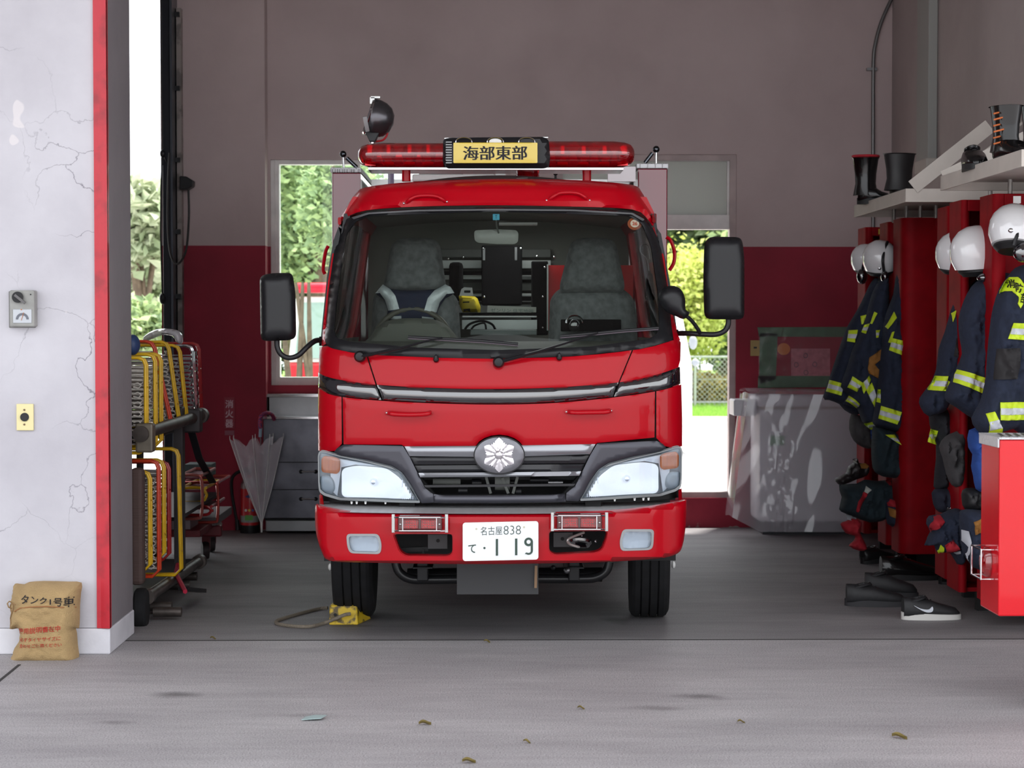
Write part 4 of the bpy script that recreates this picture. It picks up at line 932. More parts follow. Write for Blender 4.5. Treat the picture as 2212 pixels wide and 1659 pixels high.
dl = bpy.data.lights.new('cab_fill_light', 'AREA'); dl.energy = 2.2; dl.size = .3; dl.shape = 'RECTANGLE'; dl.size_y = .12  # added fill light, brightens seats and shelves behind the windshield
dlo = bpy.data.objects.new('cab_fill_light', dl); COL.objects.link(dlo); dlo.parent = truck; dlo.location = Vector((CX+.1, 10.0, 1.94))-Vector((CX, 8.3, 0))
MB().box(CX+.0, CX+.2, 9.95, 10.05, 1.948, 1.96).build('added_cab_lamp', WHT, truck, smooth=False)  # lamp casing added to go with the fill light
# ---- loose things inside the cab
zi = lambda P: [(800+x/3.456, 500+y/3.456) for x, y in P]
vt = thing('safety_vest', 'navy safety vest with silver bands over the driver seat back', 'vest', W(891, 640, 9.34))
m = MB(); Sv = puff(m, 9.385, smooth(zi([(95,398),(160,432),(300,440),(500,430),(560,398),(626,462),(560,500),(500,600),(480,680),(150,680),(130,590),(100,510),(40,462)]), 2), .045, 7, 16, .008, (.08,.06), 3); m.build('vest_body', mat('vest_navy', (34,42,66), .85), vt, ang=60)
VS = mat('vest_silver', (214,222,224), .35, metal=.15, nz=(30,.15), bump=(40,.5))
for P in ([(95,395),(150,430),(190,480),(220,580),(135,592),(110,510),(75,460),(38,462)], [(145,635),(235,630),(235,655),(145,655)], [(560,395),(600,415),(628,460),(570,468),(520,530),(495,605),(405,590),(430,500),(480,440)], [(388,635),(475,645),(475,660),(388,655)]):
    sheet(MB(), lambda x, y: Sv(x, y, .004), zi(P), step=6, thick=.003).build('silver_band', VS, vt, ang=60)
yb = thing('yellow_bag', 'small yellow carrier with white handle on the counter behind the seats', 'bag', W(1014, 675, 10.0))
m = MB(); Sy = puff(m, 10.0, zi([(660,478),(780,486),(800,500),(822,560),(822,604),(690,604),(668,560)]), .04, 6, 12, .006); m.build('bag_body', mat('bag_yellow', (214,190,40), .5), yb)
sheet(MB(), plane(9.97), zi([(680,430),(700,416),(760,420),(768,480),(664,480)]), [zi([(700,440),(748,440),(748,458),(700,458)])], step=6, thick=.01).build('bag_handle', WHT, yb, smooth=False)
for P in ([(690,525),(740,522),(740,532),(690,534)], [(695,580),(745,575),(745,600),(720,590),(700,600)]): sheet(MB(), lambda x, y: Sy(x, y, .003), zi(P), step=8, thick=.002).build('dark_print', INK, yb, smooth=False)
bd = thing('map_binder', 'white lettered map binder lying on the counter inside the cab', 'binder', W(1105, 675, 9.95))
MB().prism([W(*q, 9.93) for q in zi([(875,552),(1238,565),(1238,604),(870,604)])], (0,.1,0)).build('cover', mat('binder_white', (214,214,204), .5), bd, smooth=False)
text_on('binder_lettering', plane(9.93), 'ゼンリン 住宅地図', zi([(900,572),(1215,582),(1215,603),(900,603)]), mat('faded_ink', (96,130,124), .6), bd, .002, .0)
hs_ = thing('radio_headset', 'small dark chrome-trimmed headset lying on the dashboard, passenger side', 'headset', W(1240, 712, 9.2))
p0 = W(1241, 703, 9.2); MB().ball(p0, .028, 14, 10, (1,.7,1.1)).build('ear_cup', BLKG, hs_); MB().tube([p0+Vector((.04*math.cos(a*PI/10), 0, .012+.035*math.sin(a*PI/10))) for a in range(11)], .005, 6).build('head_band', CHR, hs_)
# ================================================================= LEFT SIDE OF THE GARAGE
# ---- meter box, socket plate on the pillar front
YF = YP+.012
def pbox(name, x0, y0, x1, y1, Y0, Y1, m, par=None, bev=.003, sm=False):
    a = W(x0, y1, Y0); b = W(x1, y0, Y0); return MB().box(a.x, b.x, Y0, Y1, a.z, b.z).build(name, m, par, smooth=sm, bevel=bev)
mb_ = thing('switch_box', 'grey wall box with black rotary knob and dial window on the pillar', 'switch box', W(47, 706, YF))
MG = mat('meter_grey', (150,150,146), .45, nz=(20,.15)); 
pbox('casing', 21, 627, 74, 706, YF-.06, YF-.002, MG, mb_, .006)
pbox('flange', 19, 629, 76, 708, YF-.012, YF-.001, mat('meter_edge', (120,120,118), .5), mb_, .003)
k_ = MB().cyl(W(38,642,YF-.06), W(38,642,YF-.075), .024, n=24).build('rotary_knob', BLK, mb_)
MB().bar(W(32,637,YF-.08), W(54,655,YF-.08), .011, .012, (0,1,0)).build('pointer', mat('knob_edge', (92,90,90), .4), k_, smooth=False)
g_ = pbox('dial_window', 28, 668, 68, 698, YF-.064, YF-.058, mat('dial_white', (176,180,186), .2, coat=1), mb_, .002)
sheet(MB(), plane(YF-.066), arc(48, 690, 14, 180, 360, 10)+arc(48, 690, 9, 360, 180, 8), step=4, thick=.001).build('dial_scale', mat('dial_grey', (98,102,112), .4), g_, smooth=False)
MB().bar(W(46,692,YF-.067), W(51,675,YF-.067), .002, .001, (0,1,0)).build('needle', mat('needle_orange', (180,110,60), .5), g_, smooth=False)
MB().cyl(W(66,636,YF-.058), W(66,636,YF-.063), .003, n=8).build('screw', BLK, mb_); MB().cyl(W(46,669,YF-.062), W(46,669,YF-.067), .003, n=8).build('screw', _m['needle_orange'], mb_)
so = thing('socket_plate', 'cream wall plate with round black socket on the pillar', 'wall socket', W(53, 930, YF))
pbox('plate', 35.5, 872.5, 72, 930, YF-.012, YF-.001, mat('cream_plate', (226,214,160), .4), so, .003)
MB().cyl(W(53,901,YF-.012), W(53,901,YF-.018), .0185, n=24).build('socket', BLK, so)
for y in (885.5, 917): MB().cyl(W(52.5,y,YF-.012), W(52.5,y,YF-.015), .0045, n=10).build('screw', mat('screw_brown', (110,84,52), .4), so)
# ---- burlap sack leaning on the plinth
bz = lambda x, y: (x/7.542, 1240+y/7.542)
BUR = mat('burlap', (176,148,104), .95, nz=(9,.18), bump=(220,.6))
sk = thing('burlap_sack', 'brown burlap sack with black and red lettering leaning on the white pillar plinth', 'sack', W(98, 1434, 8.12))
SO = [bz(*q) for q in ((232,175),(280,152),(400,165),(480,128),(720,112),(1120,122),(1330,138),(1322,300),(1305,500),(1302,700),(1290,880),(1240,880),(1255,960),(1270,1150),(1290,1300),(1290,1400),(1340,1450),(1200,1470),(850,1470),(550,1462),(400,1470),(160,1455),(165,1380),(215,1300),(235,1210),(310,1100),(330,1020),(330,900),(300,880),(200,900),(170,860),(195,700),(190,560),(190,420),(215,300))]
m = MB(); SS = puff(m, 8.19, smooth(SO, 2), .10, 4.5, 34, .012, (.045,.07), 5, back=.25, lean=.10, py0=1435); b_s = m.build('sack_body', BUR, sk, ang=60)
SSf = lambda x, y: SS(x, y, .0)
BK = mat('sack_ink', (30,28,34), .9); RK = mat('sack_red_ink', (168,58,44), .9)
text_on('sack_lettering', SSf, 'タンク', [bz(440,285),bz(860,330),bz(850,430),bz(440,425)], BK, sk, .0035, .01); text_on('sack_lettering', SSf, '1号車', [bz(905,335),bz(1275,315),bz(1265,500),bz(900,450)], BK, sk, .0035, .01)
text_on('sack_lettering', SSf, '使用説明書在中', [bz(365,830),bz(1070,775),bz(1070,870),bz(370,930)], RK, sk, .0035, .015)
text_on('sack_lettering', SSf, '必ずタイヤサイズに', [bz(390,985),bz(1070,950),bz(1070,1015),bz(390,1050)], RK, sk, .0035, .01)
text_on('sack_lettering', SSf, '合わせご使用ください', [bz(390,1085),bz(1090,1055),bz(1090,1115),bz(390,1150)], RK, sk, .0035, .01)
def seam(pts, m_, r, nm='seam'): MB().tube([SS(*bz(*q), .002) for q in pts], r, 6).build(nm, m_, sk)
seam([(320,560),(420,500),(600,478),(850,470),(1100,488),(1280,515)], mat('seam_brown', (150,104,66), .9), .003)
MB().tube([W(*bz(190,560),8.12), W(*bz(140,540),8.1), W(*bz(120,480),8.1), W(*bz(150,445),8.1), W(*bz(190,460),8.11), W(*bz(250,500),8.1)], .003, 6).build('tie_string', mat('string', (140,112,76), .9), sk)
seam([(270,600),(240,560),(215,500),(250,440),(300,470),(290,540),(250,620),(215,700),(240,760),(230,860)], _m['string'], .004, 'tie_string')
# ---- hose rack on the left behind the pillar
rk = thing('hose_rack', 'long two-level steel pipe rack on wheels behind the pillar, carrying hoses', 'rack', (-1.9, 9.9, 0))
PIP = mat('old_pipe', (92,84,80), .45, metal=.6, nz=(14,.45)); DST = mat('dark_steel', (58,54,56), .5, metal=.4, nz=(10,.3))
for nm, a, b, r in (('upper_beam', W(303,938,8.98), W(436,897,10.35), .030), ('lower_beam', W(318,1290,9.15), W(432,1212,10.6), .028)):
    MB().cyl(a, b, r, n=20, caps=False).lathe(a, (b-a), [(r, 0), (r+.008, .0), (r+.008, .05), (r, .05)], 20).build(nm, PIP, rk)
    MB().cyl(a+(b-a).normalized()*.06, a+(b-a).normalized()*.065, r*.95, n=16).build('beam_plug', BLKM, rk)
    MB().cyl(a+Vector((-.30,0,-.01)), b+Vector((-.30,0,-.01)), r, n=16).build(nm, PIP, rk)
    MB().lathe(b-(b-a).normalized()*.05, (b-a), [(r, 0), (r+.012, .0), (r+.012, .05), (0, .05)], 16).build('beam_cap', PIP, rk)
pbox('beam_bracket', 292, 915, 330, 978, 9.0, 9.08, mat('cast_bracket', (112,104,92), .5, metal=.4, nz=(16,.35)), rk, .01)
pbox('beam_bracket', 395, 884, 432, 935, 10.1, 10.2, DST, rk, .01)
pbox('rack_post', 376, 880, 394, 1232, 9.95, 10.03, DST, rk, .004)
pbox('rack_post', 296, 960, 306, 1270, 9.9, 9.96, DST, rk, .004)
MB().box(W(300,0,9.3).x-.4, W(385,0,10.3).x, 9.1, 10.4, .86, .875).build('shelf_plate', DST, rk, smooth=False)
MB().box(-2.1, -1.66, 9.15, 10.7, .10, .115).build('shelf_plate', DST, rk, smooth=False)
MB().box(-2.1, -1.64, 10.0, 11.5, .40, .42).build('shelf_plate', DST, rk, smooth=False)
for (px, py, l) in ((345,1310,.12),(372,1322,.09),(390,1264,.10),(412,1245,.07)):
    Yw = 1.432*F/(py+20-700); p = W(px, py, Yw); MB().cyl(p-Vector((l,0,0)), p+Vector((l*.5,0,0)), .024, n=14).build('cross_pipe', PIP, rk)
wl = MB().lathe(W(305,1314,9.08)+Vector((0,0,0)), (1,.05,0), [(.03,-.03),(.085,-.03),(.096,-.02),(.098,0),(.096,.02),(.085,.03),(.03,.03)], 32, xd=(0,0,1)).build('rack_wheel', RUB, rk)
MB().tube([W(388,1200,10.1), W(380,1240,9.8), W(400,1278,9.5)], .012, 6).build('ratchet_strap', mat('strap_red', (180,24,60), .7), rk)
MB().bar(W(395,1272,9.6), W(436,1276,9.9), .05, .02).build('strap_end', BLK, rk, smooth=False)
# hose carriers: tubular frame + folded canvas hose
CAN = mat('hose_canvas', (196,190,182), .9, nz=(30,.25), bump=(120,.3)); CAN2 = mat('hose_canvas_grey', (150,148,150), .9, nz=(30,.3), bump=(120,.3))
def carrier(label, Y, xr, wdt, z0, z1, m_, lean=0, hose=CAN, n=2, gap=.045, grp='folded hoses in tube frames', r=.0075, fill=True):
    t_ = thing('hose_carrier', label, 'hose carrier', (xr-wdt/2, Y, z0), grp)
    for k in range(n):
        y = Y+k*gap
        pts = [(xr, z0+.03), (xr, z1-.035), (xr-.01, z1-.01), (xr-.035, z1), (xr-wdt+.035, z1), (xr-wdt, z1-.035), (xr-wdt, z0+.03), (xr-wdt+.03, z0), (xr-.03, z0)]
        P = [Vector((x+lean*(z-z0), y+.08*abs(lean)*(z-z0), z)) for x, z in pts]
        MB().tube(P, r, 8, closed=True).build('tube_frame', m_, t_)
    for z in (z0+.12, z1-.14): MB().tube([(xr+lean*(z-z0), Y, z), (xr+lean*(z-z0), Y+gap*(n-1), z)], r*.8, 6).build('frame_tie', m_, t_)
    if fill:
        path = []; z = z0+.02; s_ = 1; rn = random.Random(int(Y*100))
        while z < z1-.05:
            a = xr-.02+rn.uniform(-.006,.008); b = xr-wdt+.02
            path += [(a if s_ > 0 else b, z), ((a+.008) if s_ > 0 else b-.008, z+.010), (a if s_ > 0 else b, z+.020)] ; z += .022; s_ = -s_
        m = MB(); ys = (Y+.012, Y+gap*(n-1)+.03)
        for th in (0,):
            vs = []
            for (x, zz) in path:
                xx = x+lean*(zz-z0); vs += [(xx, ys[0], zz-.003), (xx, ys[1], zz-.003), (xx, ys[1], zz+.003), (xx, ys[0], zz+.003)]
            fs = []
            for i in range(len(path)-1):
                for k in range(4): fs.append((i*4+k, i*4+(k+1)%4, (i+1)*4+(k+1)%4, (i+1)*4+k))
            m.add(vs, fs)
        m.build('folded_hose', hose, t_)
        for zz in [z0+.05+.045*i for i in range(int((z1-z0-.1)/.045))]:   # bulging loops at the visible end
            x = xr-.03+lean*(zz-z0); MB().tube([(x-.028, Y+.006, zz-.006), (x-.005, Y+.004, zz-.012), (x+.01, Y+.004, zz), (x-.005, Y+.004, zz+.012), (x-.028, Y+.006, zz+.006)], .0042, 5).build('hose_loop', hose, t_)
    return t_
u = lambda px, Y: (px-1063)*Y/F
up = [('first yellow-framed hose carrier on the upper rack, nearest the pillar edge', 9.06, 315, .82, 1.272, YEL, 0), ('second yellow-framed hose carrier on the upper rack', 9.26, 335, .83, 1.285, YEL, 0),
      ('third yellow-framed hose carrier on the upper rack, ahead of the orange one', 9.42, 347, .83, 1.285, YEL, 0), ('slanting orange-framed hose carrier standing on the upper rack', 9.62, 372, .90, 1.345, ORG_, -.22),
      ('slanting yellow-framed hose carrier behind the orange one on the upper rack', 9.84, 388, .90, 1.34, YEL, -.14), ('last yellow-framed hose carrier, in front of the chrome one on the upper rack', 10.05, 404, .90, 1.32, YEL, -.10),
      ('chrome-framed hose carrier with grey hose on the upper rack', 10.35, 424, .92, 1.315, CHR, -.05), ('thin red-framed hose carrier at the far end of the upper rack', 10.62, 434, .93, 1.325, REDI, -.03)]
for lab, Y, px, z0, z1, m_, ln in up: carrier(lab, Y, u(px, Y), .40, z0, z1, m_, ln, CAN2 if m_ in (CHR,) or Y > 10 else CAN)
lo = [('small yellow-framed hose carrier low on the rack, beside the brown pad', 9.20, 322, .24, .72, YEL, 0), ('low orange-framed hose carrier on the lower rack', 9.30, 341, .20, .765, ORG_, .0),
      ('low yellow-framed hose carrier just behind the orange one', 9.42, 352, .27, .76, YEL, .0), ('low red-framed hose carrier with a dark hose', 9.56, 363, .25, .74, REDI, .0), ('tall yellow-framed hose carrier at the far end of the lower rack', 9.66, 389, .16, .80, YEL, -.02)]
for i, (lab, Y, px, z0, z1, m_, ln) in enumerate(lo): carrier(lab, Y, u(px, Y), .34, z0, z1, m_, ln, CAN if i in (0,1) else CAN2, fill=(i < 4), grp='folded hoses on the lower rack')
# plastic-wrapped bundle over the upper rack
hb = thing('plastic_cover', 'grey-white crumpled plastic cover draped over hoses on the upper rack', 'cover', W(355, 740, 10.3))
m = MB(); puff(m, 10.28, smooth([(310,728),(330,714),(352,710),(378,712),(393,722),(394,742),(382,740),(372,726),(350,724),(330,732),(312,738)], 3), .05, 4, 7, .01, (.2,.2), 3); m.build('film', film('milky_film', (206,204,210), .75), hb, ang=60)
bl_ = thing('blue_helmet', 'blue rounded cap just peeking out past the pillar on the rack', 'helmet', W(290, 760, 9.1)); MB().ball(W(287, 745, 9.15), .05, 14, 10, (.7,1,1)).build('shell', mat('cap_blue', (40,62,104), .5), bl_)
pad = thing('brown_pad', 'brown ribbed upright pad standing next to the rack wheel', 'pad', W(297, 1290, 9.03)); pbox('pad_body', 280, 1012, 308, 1265, 9.02, 9.1, mat('brown_pad_cloth', (74,56,52), .8, bump=(30,.4), stretch=(.1,.1,3)), pad, .02)
# ---- red trolley with stretchers at the far end
tr_ = thing('red_trolley', 'low red trolley on casters beyond the hose rack', 'trolley', (-1.85, 11.2, 0))
TRR = mat('trolley_red', (120,26,38), .5, nz=(8,.4))
pbox('deck', 380, 1118, 466, 1136, 11.3, 12.0, mat('deck_grey', (112,106,108), .6), tr_, .004)
pbox('front_rail', 396, 1135, 478, 1160, 11.35, 11.4, TRR, tr_, .01)
MB().box(-2.3, -1.66, 10.85, 12.0, .22, .26).build('frame', TRR, tr_, smooth=False, bevel=.005)
for px, Y in ((441,11.6),(454,12.0),(330,11.6)):
    p = W(px, 700, Y); cz = .055; c_ = MB().lathe((p.x, Y, cz), (1,.3,0), [(.02,-.02),(.05,-.02),(.055,0),(.05,.02),(.02,.02)], 22, xd=(0,0,1)).build('caster', mat('caster_dark', (52,42,44), .6), tr_)
    MB().bar((p.x, Y+.03, .05), (p.x, Y+.05, .21), .05, .02, (0,1,0)).build('fork', TRR, c_, smooth=False)
pbox('green_box', 398, 1003, 456, 1030, 11.6, 11.8, mat('box_teal', (70,90,90), .5), tr_, .005)
pbox('pale_box', 362, 1120, 411, 1160, 10.9, 11.2, mat('box_grey', (150,142,146), .7), tr_, .004)
def stretch(label, Y, x0, x1, y0, y1, m_, dz=.22):
    t_ = thing('stretcher', label, 'stretcher', W((x0+x1)/2, y1, Y), 'stretchers on the red trolley')
    a = W(x0, y0, Y); b = W(x1, y1, Y); 
    MB().tube(smooth([tuple(a), (b.x-.03, a.y, a.z), (b.x, a.y, a.z-.03), (b.x, b.y, b.z+.03), (b.x-.03, b.y, b.z), (a.x, b.y, b.z)], 4, False), .009, 8).build('tube_frame', m_, t_)
    MB().tube([tuple(a), (a.x, a.y+.5, a.z), (b.x, b.y+.5, a.z), (b.x, b.y, a.z)], .009, 8).build('tube_frame', m_, t_)
    MB().box(a.x, b.x-.02, Y+.02, Y+.48, a.z-.02, a.z-.012).build('canvas', CAN2 if m_ is CHR else mat('canvas_maroon', (116,52,66), .8), t_, smooth=False)
stretch('red-framed folding stretcher with maroon cover on top of the trolley', 10.7, 392, 436, 1027, 1120, mat('rosy_tube', (170,92,84), .3, metal=.4))
stretch('yellow-framed stretcher under the maroon one on the trolley', 10.9, 394, 445, 1054, 1085, YEL); stretch('chrome-ended red stretcher sticking out at the trolley end', 11.2, 396, 470, 1043, 1128, mat('red_chrome_tube', (190,80,72), .2, metal=.5)); stretch('lowest red stretcher on the trolley', 11.0, 396, 457, 1094, 1112, REDI)
stp = thing('black_strap', 'wide black strap running down from the upper rack to the trolley', 'strap', W(459, 1045, 11)); MB().bar(W(413,930,10.5), W(430,990,10.7), .04, .006, (0,1,0)).bar(W(430,990,10.7), W(460,1043,11.1), .04, .006, (0,1,0)).build('webbing', mat('strap_black', (30,30,36), .7), stp, smooth=False)
# ---- extinguisher and its sign
YE = 13.1
ex = thing('fire_extinguisher', 'red fire extinguisher with black hose standing behind the umbrella', 'fire extinguisher', (u(539,YE), YE, 0))
ec = Vector((u(539,YE), YE, 0))
MB().lathe(ec, (0,0,1), [(.0,.0),(.066,.0),(.068,.02),(.068,.055)], 28).build('base_ring', BLK, ex)
MB().lathe(ec, (0,0,1), [(.0625,.055),(.063,.10),(.063,.30),(.060,.33),(.045,.365),(.025,.385),(.02,.40)], 28).build('cylinder', mat('ext_red', (190,24,34), .3, coat=.6), ex)
MB().lathe(ec, (0,0,1), [(.0635,.075),(.0638,.12)], 28).build('grey_band', mat('ext_band', (150,156,150), .4), ex); MB().lathe(ec, (0,0,1), [(.0632,.305),(.0605,.334),(.046,.366),(.030,.38)], 28).build('shoulder', mat('ext_silver', (160,150,152), .3, metal=.6), ex)
PE = plane(YE-.0655)
sheet(MB(), PE, rr(529,1113,546,1124,1), step=5, thick=.002).build('green_label', mat('ext_green', (92,160,70), .5), ex, smooth=False)
sheet(MB(), PE, [(529,1073),(540,1067),(546,1068),(544,1074),(536,1076)], step=5, thick=.002).build('blue_mark', mat('ext_blue', (60,70,130), .5), ex, smooth=False)
for px, c_ in ((531,(230,226,220)),(538.5,(226,196,60)),(546,(60,84,150))): MB().cyl(PE(px,1102.5), PE(px,1102.5)+Vector((0,.003,0)), .009, n=12).build('dot_mark', mat('dot%d' % c_[2], c_, .5), ex)
MB().bar(ec+Vector((0,0,.39)), ec+Vector((0,0,.45)), .03, .03, (0,1,0)).build('valve', STL, ex, smooth=False); MB().bar(ec+Vector((-.04,0,.44)), ec+Vector((.08,0,.47)), .02, .012).build('lever', BLK, ex, smooth=False)
MB().tube(smooth([ec+Vector((-.01,-.02,.42)), ec+Vector((-.06,-.03,.425)), ec+Vector((-.115,-.03,.38)), ec+Vector((-.12,-.02,.28)), ec+Vector((-.10,-.02,.15)), ec+Vector((-.085,-.02,.07))], 5, False), .011, 8).build('hose', BLK, ex)
MB().cyl(ec+Vector((-.085,-.02,.09)), ec+Vector((-.08,-.02,.02)), .014, .018, n=10).build('nozzle', BLK, ex)
YW = YB-.16
es = thing('extinguisher_sign', 'vertical red wall sign with three white characters above the extinguisher', 'sign', W(495, 940, YW))
pbox('sign_board', 484, 858, 507, 926, YW-.004, YW-.0005, mat('sign_maroon', (150,32,56), .5), es, .001)
SGW = mat('sign_pink_white', (214,176,188), .6)
for i, ch in enumerate('消火器'): text_on('sign_character', plane(YW-.005), ch, Q(486.5, 864+i*21, 504, 881.5+i*21), SGW, es, .001, .02)
pbox('small_plate', 485.5, 930, 506, 940, YW-.004, YW-.0005, mat('plate_pinkish', (150,84,100), .6), es, .001)
# ---- stainless sink cabinet against the back wall
CB = mat('stainless_dull', (104,104,112), .28, metal=.85, nz=(5,.45), bump=(6,.12)); CB2 = mat('stainless_light', (150,150,152), .3, metal=.7, nz=(4,.25))
ca = thing('steel_cabinet', 'stainless steel cabinet with splashback under the left window', 'cabinet', (u(640,13.2), 13.2, 0))
XRc = u(735, 13.0)
def cbx(n, x0, y0, y1, Y0, Y1, m_, bev=.004, x1=None, par=ca): a = W(x0, y1, Y0); b = W(x0, y0, Y0); return MB().box(a.x, x1 or XRc, Y0, Y1, a.z, b.z).build(n, m_, par, smooth=False, bevel=bev)
cbx('splashback', 577, 857, 905, 13.30, 13.37, CB2); cbx('splashback_rim', 574, 851, 858, 13.27, 13.39, CHR, .002)
cbx('side_strip', 573, 852, 1120, 13.3, 13.36, DST, .002, x1=W(579,1,13.3).x)
cbx('body', 569, 905, 1120, 12.98, 13.3, CB); cbx('top_edge', 566, 900, 905.5, 12.96, 13.32, CHR, .002)
cbx('plinth', 574, 1124, 1148, 13.02, 13.3, CB2); cbx('plinth_gap', 572, 1119, 1124, 13.0, 13.3, BLKM, 0)
for y in (998, 1057): cbx('drawer_joint', 572, y, y+1.6, 12.974, 12.98, BLKM, 0)
for y in (1019, 1078):
    h = MB().tube([W(650,y,12.98), W(652,y,12.95), W(680,y,12.95), W(682,y,12.98)], .006, 8).build('drawer_handle', CHR, ca)
    for x in (650, 682): MB().ball(W(x, y, 12.965), .014, 10, 8).build('handle_foot', BLK, h)
# ---- transparent umbrella
um = thing('clear_umbrella', 'transparent plastic umbrella with checked handle hanging on the steel cabinet', 'umbrella', W(565, 1150, 12.8))
UF = film('umbrella_film', (226,218,228), .36, refl=2, sc=20)
top_ = W(563, 955, 12.82); tip = W(565, 1133, 12.84)
def umb(uu, v):
    a = 2*PI*uu; k = abs(math.sin(a*4)); 
    R = (1-v)**.9
    rx = (.18-.05*k)*R*(1+.12*math.sin(a*3+1)); ry = (.07-.02*k)*R
    c_ = top_.lerp(tip, v)
    return c_+Vector((rx*math.cos(a)-.045*R, ry*math.sin(a), (.03*math.cos(a*8)-.045*math.cos(a)*-.2)*R*(1-v)))
MB().grid(umb, 48, 14, closeu=True).build('canopy', UF, um, ang=20)
MB().cyl(W(563,940,12.82), tip, .004, n=8).build('shaft', CHR, um)
for k in range(8):
    MB().tube([umb(k/8, 0)+Vector((0,0,.02)), umb(k/8, .0), umb(k/8, .3), umb(k/8,.6), tip], .0022, 5).build('rib', WHT, um)
MB().cyl(W(565,1128,12.84), W(565,1150,12.84), .009, .006, n=10).build('tip', WHT, um)
MB().cyl(W(562,944,12.82), W(563,924,12.82), .011, n=12).build('collar', mat('collar_blue', (150,170,190), .4), um)
HD = mat('check_handle', (60,52,110), .6, nz=(160,.5,.45,.55), rgb2=(196,60,80))
MB().tube(smooth([W(562,926,12.82), W(562,908,12.82), W(566,897,12.84), W(577,892,12.87), W(588,896,12.92), W(592,906,12.96)], 5, False), .0135, 10).build('handle', HD, um)
# ---- wheel chock and rope
YC = 1.432*F/(1352-700)
ch = thing('wheel_chock', 'worn yellow wheel chock with rope against the left front tyre', 'wheel chock', (u(745,YC), YC, 0))
CY = mat('chock_yellow', (205,172,30), .5, nz=(16,.75,.38,.46), rgb2=(88,72,34))
def wv(x, y): p = W(x, y, YC); return p
z_t = W(740,1309,YC).z
cm = MB(); xl = u(709,YC); xr_ = u(772,YC); x2 = u(796,YC)
fr = [(xl, YC, 0), (xr_, YC, 0), (xr_-.008, YC+.03, z_t), (xl+.0, YC+.03, z_t)]
bk = [(xl+.02, YC+.22, 0), (x2, YC+.19, 0), (xr_+.005, YC+.14, z_t*.98), (xl+.01, YC+.14, z_t)]
cm.add(fr+bk, [(0,1,2,3),(5,4,7,6),(1,5,6,2),(3,2,6,7),(4,0,3,7),(4,5,1,0)]); cm.build('chock_body', CY, ch, smooth=False, bevel=.006)
MB().cyl(W(724,1328,YC), W(724,1328,YC-.003), .008, n=12).build('rope_hole', BLKM, ch)
ROP = mat('rope', (128,118,104), .95, bump=(150,.8))
def gp(px, py, z=.008): d = ray(px, py); p = CAM+d*((z-CAM.z)/d.z); return p
pts = [W(757,1326,YC-.01), W(745,1328,YC-.02), W(728,1335,YC-.02), gp(700,1346), gp(672,1353), gp(640,1353), gp(612,1350), gp(597,1346), gp(600,1340), gp(625,1332), gp(660,1322), gp(690,1315), gp(708,1313,.012)]
MB().tube(smooth([tuple(p) for p in pts], 5, False), .0085, 8).build('rope', ROP, ch)
# ---- small litter on the concrete
LFM = mat('dry_leaf', (120,104,52), .8, nz=(40,.3))
for i, (px, py, s_, lab) in enumerate(((460,1380,.9,'tiny dry leaf on the floor near the pillar base'), (1052,1387,1,'tiny dry leaf centred on the floor before the truck'), (918,1565,1.5,'yellow-brown curled leaf on the front apron, left of centre'), (1138,1604,.9,'small dry leaf low on the apron, right under the number plate'), (1013,1647,1.5,'dry leaf at the very bottom edge of the apron'), (1255,1531,.9,'small dry leaf between the oil stains on the apron'), (1943,1594,1.7,'dry yellow leaf on the apron at lower right'), (1601,1561,.9,'faint tiny leaf on the apron below the doorway'))):
    p = gp(px, py, .003); lf = MB(); a0 = random.uniform(-.5,.5)
    def leaf(uu, v, p=p, a0=a0, s_=s_):
        x = (uu-.5)*.03*s_; wd = math.sin(PI*uu)**.8*.007*s_; y = (v-.5)*2*wd
        return p+Vector((x*math.cos(a0)-y*math.sin(a0), (x*math.sin(a0)+y*math.cos(a0))*1.6, .006*s_*abs(2*v-1)+.002+.004*math.sin(uu*5)))
    o = lf.grid(leaf, 8, 4).build('fallen_leaf', LFM, None); tag(o, lab, 'leaf', 'leaves on the concrete')
p = gp(677,1552,.004); o = MB().prism([p+Vector((x,y,z)) for x,y,z in ((-.04,-.03,0),(.03,-.025,.004),(.045,.02,.006),(.0,.035,.003),(-.03,.02,.0))], (0,0,.003)).build('paper_scrap', mat('scrap_grey', (150,168,168), .6), None, smooth=False); tag(o, 'small pale crumpled scrap on the apron at lower left', 'litter')
# ================================================================= RIGHT SIDE OF THE GARAGE
z3 = lambda P: [(1740+x/2.962, 400+y/2.962) for x, y in P]
z4 = lambda P: [(1740+x/3.4555, 900+y/3.4555) for x, y in P]
HT, HB = 2.036, .12
TAGY = mat('tag_yellow', (190,168,40), .5)
